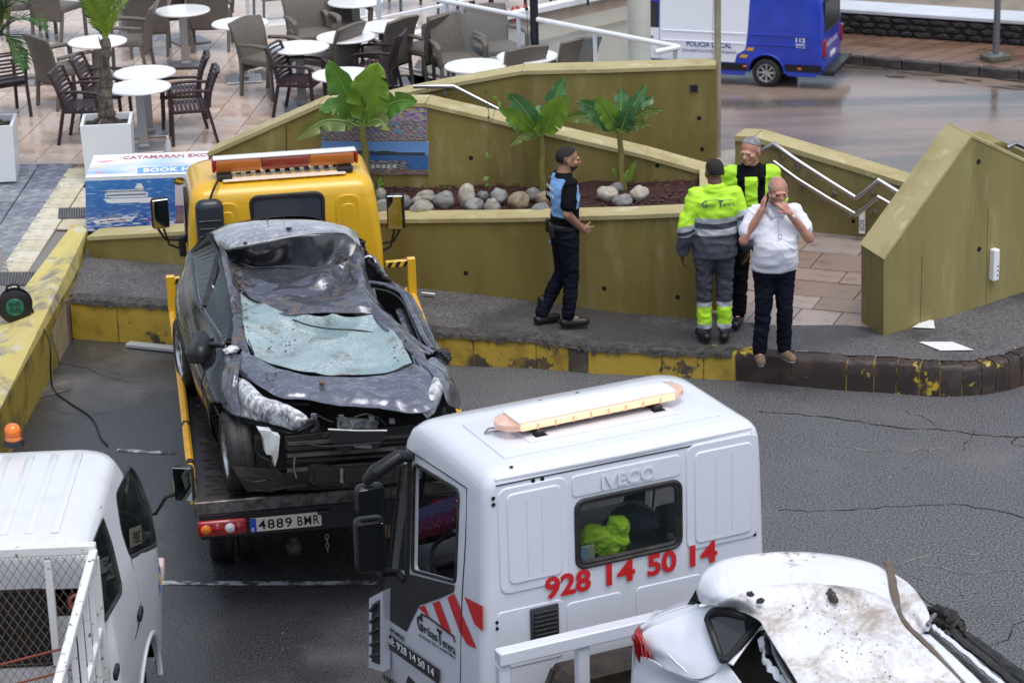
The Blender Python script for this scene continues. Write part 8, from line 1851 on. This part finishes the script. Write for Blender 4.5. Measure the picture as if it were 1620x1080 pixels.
def wallposter(name,label,px0,px1,y0,y1,fn):
 t=thing(name,label,'poster');q=[DW.at(px0,y1,.012),DW.at(px1,y1,.012),DW.at(px1,y0,.012),DW.at(px0,y0,.012)]
 q[1].z=q[0].z=(q[0].z+q[1].z)/2;q[2].z=q[3].z=(q[2].z+q[3].z)/2
 mb=MB();mb.hull3([p for p in q],-DW.n*.012);mb.obj('board',m_white,t);printed('picture',q,130,50,fn,t,DW.n*.003)
wallposter('harbour_poster','upper poster on the stepped wall, a crowded harbour under blue sky',508,675,171,222,harbour)
wallposter('bay_poster','lower poster on the stepped wall, a blue bay with dark headland and boats',508,678,224,276,bay)
# --------------------- railing, column, poles, far terrace
gr=thing('glass_railing','white topped glass railing along the right edge of the terrace','railing')
zr=ZT+1.02;rp=[P(600,-22,zr),P(692,0,zr),P(1074,75,zr)]
mb=MB();mb.tube(rp,.032,10);mb.tube([P(1074,75,zr),P(1036,83,zr-.0)],.03,8);mb.obj('handrail',m_white,gr,smooth=True)
RPn=VPlane(rp[1],rp[2]);posts=[RPn.at(x,y)for x,y in((706,3),(820,28),(941,50),(1068,75))]+[P(598,-22,zr)]
for p in posts:q=MB();q.box((p.x,p.y,ZT+.49),(.05,.05,1.0),.006);q.obj('post',mk('white_alu',(.62,.66,.72),.35),gr)
m_gl=mk('railing_glass',(.7,.8,.82),.03,alpha=.16,spec=.6)
allp=sorted(posts,key=lambda p:p.x)
for a,b in zip(allp[:-1],allp[1:]):
 d=(b-a).normalized()*.05;q=MB();q.add([V((a.x,a.y,ZT+.06))+d,V((b.x,b.y,ZT+.06))-d,V((b.x,b.y,zr-.08))-d,V((a.x,a.y,zr-.08))+d],[(0,1,2,3)]);q.obj('glass_pane',m_gl,gr)
mb=MB();a,b=allp[0],allp[-1];mb.tube([V((a.x,a.y,ZT+.05)),V((b.x,b.y,ZT+.05))],.025,6);mb.obj('bottom_rail',m_white,gr)
pl_=thing('white_plinth','low white plinth with glass screen behind the black metal chair','plinth');a,b=P(375,66,ZT),P(690,40,ZT);pn=VPlane(a,b)
mb=MB();mb.hull3([pn.at(372,66)-V((0,0,.02)),pn.at(600,44)-V((0,0,.02)),pn.at(600,44)+V((0,0,.16)),pn.at(372,66)+V((0,0,.16))],-pn.n*.5);mb.obj('plinth',m_offwhite,pl_)
for x in(393,575):c=pn.at(x,45 if x<500 else 36);q=MB();q.box((c.x,c.y+.1,ZT+.6),(.05,.05,1.0),.005);q.obj('post',MATS['white_alu'],pl_)
q=MB();a=pn.at(393,60)+V((0,.1,.2));b=pn.at(575,44)+V((0,.1,.2));q.add([a,b,b+V((0,0,1)),a+V((0,0,1))],[(0,1,2,3)]);q.obj('glass_pane',m_gl,pl_)
col_=thing('white_column','thick round white column behind the highest ochre wall','column',(0,0,0));c=P(1012,110,0);c=Pd(1012,100,31.0)
mb=MB();mb.tube([V((c.x,c.y,-6)),V((c.x,c.y,4.2))],.142,32);mb.obj('shaft',mk('column_cream',(.70,.68,.62),.5,col2=(.6,.58,.52),scale=1),col_,smooth=True)
bp_=thing('black_pole','slim black pole with thin cable rising behind the highest ochre wall','pole');c=Pd(848.5,60,28.9)
mb=MB();mb.tube([V((c.x-.018,c.y,-.5)),V((c.x-.02,c.y,4.2))],.05,12);mb.obj('shaft',mk('black_pole_paint',(.012,.014,.022),.4),bp_,smooth=True)
mb=MB();mb.tube([V((c.x-.10,c.y-.03,1.3)),V((c.x-.11,c.y-.03,4.2))],.004,5);mb.obj('cable',m_plastic,bp_)
for z in(1.95,2.45):q=MB();q.ball((c.x-.105,c.y-.03,z),(.022,.02,.025),8);q.obj('cable_clamp',m_plastic,bp_)
lp=thing('lamp_pole','tall grey-beige lamp pole standing at the right end of the highest ochre wall','lamp pole');c=P(1140,262,.9)
mb=MB();mb.tube([V((c.x,c.y+.35,.2)),V((c.x,c.y+.35,4.6))],.036,14);mb.obj('shaft',mk('galvanised_beige',(.42,.38,.30),.45,.3,col2=(.32,.28,.2),scale=3),lp,smooth=True)
fp_l=thing('street_lamp_pole','grey lamp pole on a concrete foot on the far pavement','lamp pole');c=P(1575,95,zl+.25)
mb=MB();mb.tube([c,c+V((0,0,7))],[.085,.06],14);mb.obj('shaft',mk('far_pole_grey',(.16,.15,.17),.5,.3),fp_l,smooth=True)
mb=MB();mb.box(c+V((0,0,.07)),(.62,.5,.14),.02,rz=R(25));mb.obj('concrete_foot',mk('foot_concrete',(.10,.10,.08),.8),fp_l)
mb=MB();mb.lathe([(0,.17),(.19,.17),(.2,.14)],16,Matrix.Translation(c));mb.obj('flange',m_steel,fp_l)
ft=thing('far_terrace',None,None,kind='structure');e0_,e1_=P(540,83,ZT),P(960,-6,ZT);EP=VPlane(e0_,e1_)
e0_=EP.at(560,77);e0_.z=ZT;e1_=EP.at(1000,-14);e1_.z=ZT;ed=(e1_-e0_).normalized();e1_=EP.at(1016,-14);e1_.z=ZT;en=V((-ed.y,ed.x,0));en=en if en.y>0 else-en
mb=MB();mb.hull3([e0_,e1_,e1_+en*9,e0_+en*9],V((0,0,-.2)));mb.obj('slab',MATS['terrace_tile_a'],ft)
bw=thing('cream_building','cream rendered wall with red graffiti below the second terrace, seen through glass','building wall')
mb=MB();mb.hull3([e0_+V((0,0,-6)),e1_+V((0,0,-6)),e1_+V((0,0,-.2)),e0_+V((0,0,-.2))],en*6);mb.obj('wall',m_cream,bw)
mb=MB();mb.tube([e0_-en*.02+V((0,0,.02)),e1_-en*.02+V((0,0,.02))],.07,6);mb.obj('edge_band',m_white,bw)
mb=MB();mb.tube([EP.at(823,72,.03),EP.at(994,31,.03)],.012,5);mb.obj('wall_crack',mk('crack_tan',(.35,.32,.26),.8),bw)
gfa=EP.at(732,57,.03);x=ed.copy();y=V((0,0,1));z=x.cross(y);Mg=Matrix((x,y,z)).transposed().to_4x4();Mg.translation=gfa
text('graffiti','ZAWMM',.30,Mg@Matrix.Rotation(R(2),4,'Z'),mk('graffiti_red',(.55,.06,.07),.6),bw,bold=.012,sx=1.0)
r2=thing('far_railing','white two-bar railing along the edge of the second terrace','railing');
mb=MB();mb.tube([e0_+V((0,0,.34)),e1_+V((0,0,.34))],.022,6);mb.obj('bar',m_white,r2)
for k in range(6):p=e0_+ed*(.4+k*1.1);q=MB();q.tube([p,p+V((0,0,1.1))],.022,6);q.obj('post',MATS['white_alu'],r2)
for px,py,face,lb in((625,12,60,'dark chair on the second terrace left of the first railing post'),(735,22,150,'dark chair on the second terrace right of the first railing post'),(790,12,30,'dark chair on the second terrace left of the black pole'),(905,2,80,'dark chair on the second terrace right of the black pole')):
 chair('B',px,py,face,lb)
mb=MB();a,b=allp[0],allp[-1];mb.hull3([V((a.x,a.y+.1,ZT-.03)),V((b.x,b.y+.1,ZT-.03)),V((b.x,b.y-2.5,ZT-.03)),V((a.x-2,a.y-2.5,ZT-.03))],V((0,0,-7)));mb.obj('terrace_side',m_cream,terr)
mb=MB();mb.hull3([V((-9.5,24.6,.2)),V((2.2,25.4,.2)),V((2.2,28.2,.2)),V((-9.5,27,.2))],V((0,0,-7.2)));mb.obj('earth_under_bed',m_walldark,kind='structure')
# --------------------- police van
pv=P(1213,137,zl);hv=R(70);fV=V((-math.sin(hv),math.cos(hv),0));rV=V((math.cos(hv),math.sin(hv),0));pv0=pv+rV*.9-fV*1.42
van=thing('police_van','white and blue police van parked on the wet lower road','van',pv0,hv)
FV=Frame(van);m_vblue=mk('van_blue',(.022,.055,.48),.3,coat=.6,col2=(.02,.045,.40),scale=2);m_vwhite=mk('van_white',(.80,.84,.92),.3,coat=.5)
hwV=[(.35,.96),(.6,.99),(1.0,1.0),(1.35,.99),(2.2,.93),(2.6,.84)]
XV=lambda y,z:-lerp_tab(hwV,z)
secV=[(.35,.02,5.9,.96,.08,.3),(.6,0,5.95,.99,.08,.35),(1.0,0,5.95,1.0,.08,.4),(1.35,.01,5.5,.99,.08,.4),(1.8,.04,4.9,.96,.08,.35),(2.2,.08,4.5,.93,.08,.35),(2.5,.12,4.2,.88,.1,.3),(2.62,.2,4.1,.8,.1,.3)]
vs_=cab('body',secV,[m_vblue,m_inner],van)
va=[(1.42+.43*math.cos(R(a)),.36+.43*math.sin(R(a)))for a in range(-40,221,13)];va2=[(y+3.45,z)for y,z in va]
cw=rpoly([(4.15,1.35),(5.1,1.35),(4.7,1.95),(4.15,1.98)],.06)
cut(vs_,[cutX(va,-1.3,-.6),cutX(va2,-1.3,-.6),cutX(va,.6,1.3),cutX(va2,.6,1.3),cutX(cw,-1.3,-.7),cutX(cw,.7,1.3),cutY(rrect(-.8,1.35,.8,2.1,.08),-.3,.3)]);finish(vs_)
def vside(name,poly,mat,off=.006,s=-1):
 pts=[]
 for i,(y,z)in enumerate(poly):
  n=poly[(i+1)%len(poly)]
  for k in range(5):yy,zz=y+(n[0]-y)*k/5,z+(n[1]-z)*k/5;pts.append((s*(lerp_tab(hwV,zz)+off),yy,zz))
 mb=MB();bm=bmesh.new();bm.faces.new([bm.verts.new(p)for p in pts]);bmesh.ops.triangulate(bm,faces=bm.faces[:]);mb.addbm(bm);return mb.obj(name,mat,van)
for z0,z1,a,b in((.58,.78,2.2,2.15),(.78,.9,2.15,1.95),(.9,1.0,1.95,1.92),(1.0,1.35,1.92,1.88),(1.35,1.8,1.88,1.86),(1.8,2.2,1.86,1.84)):
 vside('white_panel',[(a,z0),(4.1,z0),(4.1,z1),(b,z1)],m_vwhite)
 if z1<1.4:vside('white_panel',[(4.1,z0),(5.3,z0),(5.3,z1),(4.1,z1)],m_vwhite)
vside('side_cladding',[(1.9,.38),(4.4,.38),(4.4,.56),(1.9,.56)],m_plastic,.012);vside('side_cladding',[(.05,.42),(.95,.42),(.95,.6),(.05,.6)],m_plastic,.012)
vside('sill',[(1.95,.26),(4.4,.26),(4.4,.37),(1.95,.37)],m_vblue,.004);vside('sill',[(.2,.30),(.9,.30),(.9,.41),(.2,.41)],m_vblue,.01)
for z in(1.30,1.06):
 for y0,y1,m in((.35,1.86,m_vblue),(1.92,4.05,m_vwhite)):mb=MB();mb.tube([V((-lerp_tab(hwV,z)-.008,y0,z)),V((-lerp_tab(hwV,z)-.008,y1,z))],.018,6);mb.obj('side_bead',m,van,smooth=True)
for y in(2.75,4.1):mb=MB();mb.tube([V((-lerp_tab(hwV,z)-.008,y,z))for z in(.6,1.0,1.35,1.8,2.2)],.006,4);mb.obj('door_gap',m_hole,van)
pane('side_window',[V((XV(y,z)+.012,y,z))for y,z in cw],van,m_glass,.02);pane('rear_window',[V((x,.025,z))for x,z in rrect(-.8,1.35,.8,2.1,.08)],van,m_plastic,.02)
for s in(-1,1):
 for y in(1.42,4.87):make_wheel(van,V((s*.88,y,.35)),.35,.22,s,spokes=8)
 mb=MB();lipv=[V((s*(lerp_tab(hwV,max(z,.4))+.005),y,z))for y,z in[(1.42+.46*math.cos(R(a)),.36+.46*math.sin(R(a)))for a in range(0,181,12)]];mb.tube(lipv,.03,6);mb.obj('arch_lip',m_vblue,van,smooth=True)
 mb=MB();mb.box((s*.93,-.01,1.02),(.13,.08,.42),.02,seg=2);mb.obj('tail_light',m_red,van,smooth=True)
mb=MB();mb.box((0,-.12,.42),(1.95,.3,.14),.03,seg=2);mb.obj('rear_bumper',m_plastic,van,smooth=True)
mb=MB();mb.box((-.02,-.01,.72),(.52,.02,.11),.003);mb.obj('number_plate',m_white,van)
M=Matrix(((1,0,0,-.72),(0,0,-1,-.006),(0,1,0,.98),(0,0,0,1)));text('lettering','POLICIA LOCAL',.17,M,m_white,van,bold=.003)
Ms=lambda y,z:Matrix(((0,0,-1,XV(y,z)-.012),(-1,0,0,y),(0,1,0,z),(0,0,0,1)))
m_vtext=mk('navy_print',(.03,.05,.25),.4)
def vtext(b_,y1,y0,z,size,mat,bold=0.):
 t=text('lettering',b_,size,Matrix.Identity(4),mat,van,bold=bold);vs=t.data.vertices;a=min(v.co.x for v in vs);c=max(v.co.x for v in vs);k=(y1-y0)/(c-a)
 t.data.transform(Ms(y1,z)@Matrix.Diagonal((k,1,1,1))@Matrix.Translation((-a,0,0)))
def vy(px):return FV.onX(px,70,-1.)[1]
vtext('POLICIA LOCAL',vy(1086),vy(1158),.93,.17,m_vtext,.004);vtext('SAN BARTOLOME DE TIRAJANA',vy(1079),vy(1165),.79,.10,m_vtext)
vtext('112',vy(1259),vy(1274),1.16,.14,m_white,.004);vtext('092',vy(1259),vy(1274),1.02,.14,m_white,.004)
for px,z in((1186,.93),(1176,.75)):y=vy(px);mb=MB();mb.add([V((XV(0,z)-.012,y+.10,z-.04)),V((XV(0,z)-.012,y-.08,z-.04)),V((XV(0,z)-.012,y-.12,z+.04)),V((XV(0,z)-.012,y+.04,z+.04))],[(0,1,2,3)]);mb.obj('yellow_mark',m_railyellow,van)
for y,z in((4.3,1.0),(vy(1070),1.02)):mb=MB();mb.box((XV(0,z)-.02,4.35,1.12),(.03,.2,.035),.01);mb.obj('door_handle',m_plastic,van)
for px in(1178,1265):y=vy(px);mb=MB();mb.box((XV(0,.5)-.016,y,.5),(.01,.09,.045),.003);mb.obj('side_marker',m_orange,van)
# --------------------- cable reel, lying board, loose things
rl=thing('cable_reel','black cable reel with green socket face standing on the yellow edge','cable reel',P(27,514,.505),R(8))
m_green=mk('socket_green',(.02,.16,.10),.4)
mb=MB();M=Matrix.Translation((0,0,.19))@Matrix.Rotation(R(90),4,'X')
mb.lathe([(.0,.05),(.15,.05),(.158,.045),(.158,.035),(.10,.03),(.10,-.05),(.158,-.055),(.158,-.07),(.0,-.07)],40,M);mb.obj('drum',m_plastic,rl,smooth=True)
mb=MB();
for k in range(7):mb.tube([M@V(((.115+.003*(k%2))*math.cos(a*.262),(.115+.003*(k%2))*math.sin(a*.262),-.045+k*.011))for a in range(24)],.006,5,closed=True)
mb.obj('wound_cable',m_plastic,rl,kind='stuff')
mb=MB();mb.lathe([(0,.062),(.078,.062),(.085,.05)],28,M);mb.obj('socket_plate',m_green,rl,smooth=True)
for k in range(4):
 a=k*1.571+.785;q=MB();q.lathe([(0,.0635),(.022,.0635),(.026,.066),(.028,.0625)],16,M@Matrix.Translation((.042*math.cos(a),.042*math.sin(a),0)));q.obj('socket',mk('socket_dark_green',(.01,.07,.045),.4),rl,smooth=True)
mb=MB();mb.tube(crow([V((-.12,-.02,.0)),V((-.09,0,.015)),V((.1,0,.015)),V((.14,-.02,.03)),V((.16,0,.10)),V((.12,.04,.2))],24),.011,6);mb.tube(crow([V((-.07,0,.33)),V((-.05,0,.385)),V((.03,0,.395)),V((.06,0,.34))],14),.013,6);mb.obj('stand',m_plastic,rl,smooth=True)
cb=[Vector(P(47,511,.508))]+[P(a,b,.507)for a,b in((62,515),(72,526),(78,540))]+[P(80,560,.42),P(80,590,.2),P(83,612,.02)]+[P(a,b,.008)for a,b in((92,624),(115,640),(140,656),(152,672),(158,690),(170,704))]
mb=MB();mb.tube(crow(cb,60),.009,6);mb.obj('power_cable',m_plastic,smooth=True,label='thin black cable running from the reel down the yellow edge onto the road',cat='cable')
bd=MB();a,b=P(202,546,.02),P(300,556,.02);d=(b-a);bd.box(((a+b)/2+V((0,0,.012))),(d.length,.10,.035),.004,rz=math.atan2(d.y,d.x));bd.obj('metal_plank',mk('plank_grey',(.42,.45,.48),.4,.2),label='pale grey metal plank lying on the road beside the yellow truck',cat='plank')
r=random.Random(77);cr=MB()
for k in range(420):
 px,py=(r.uniform(60,1600),r.uniform(560,1070))if k<260 else(r.uniform(110,1600),r.gauss(618,10))
 p=P(px,py,.004);
 if 0<p.y<KW[0].y-.3 and k<420:s=r.uniform(.004,.011);cr.box(p,(s,s*1.3,s*.6),0,rz=r.uniform(0,3))
cr.obj('grit',mk('grit_grey',(.18,.17,.15),.9),kind='stuff')
def dashcard(u,v):
 c=mixc((.30,.05,.07),(.22,.12,.32),v);c=mixc(c,(.5,.45,.6),(nz2(u*2,v*3,9,2)-.2)*2.5)
 if v>.62:c=mixc((.30,.28,.5),(.12,.10,.3),((int(u*26)+int(v*14))%2)*.8)
 if v<.25:c=mixc(c,(.1,.01,.02),.6)
 return c
q_=[FI.onY(655,856,1.37),FI.onY(722,836,1.37),FI.onY(722,783,1.37),FI.onY(655,806,1.37)]
printed('dashboard_card',q_,60,30,dashcard,tr)
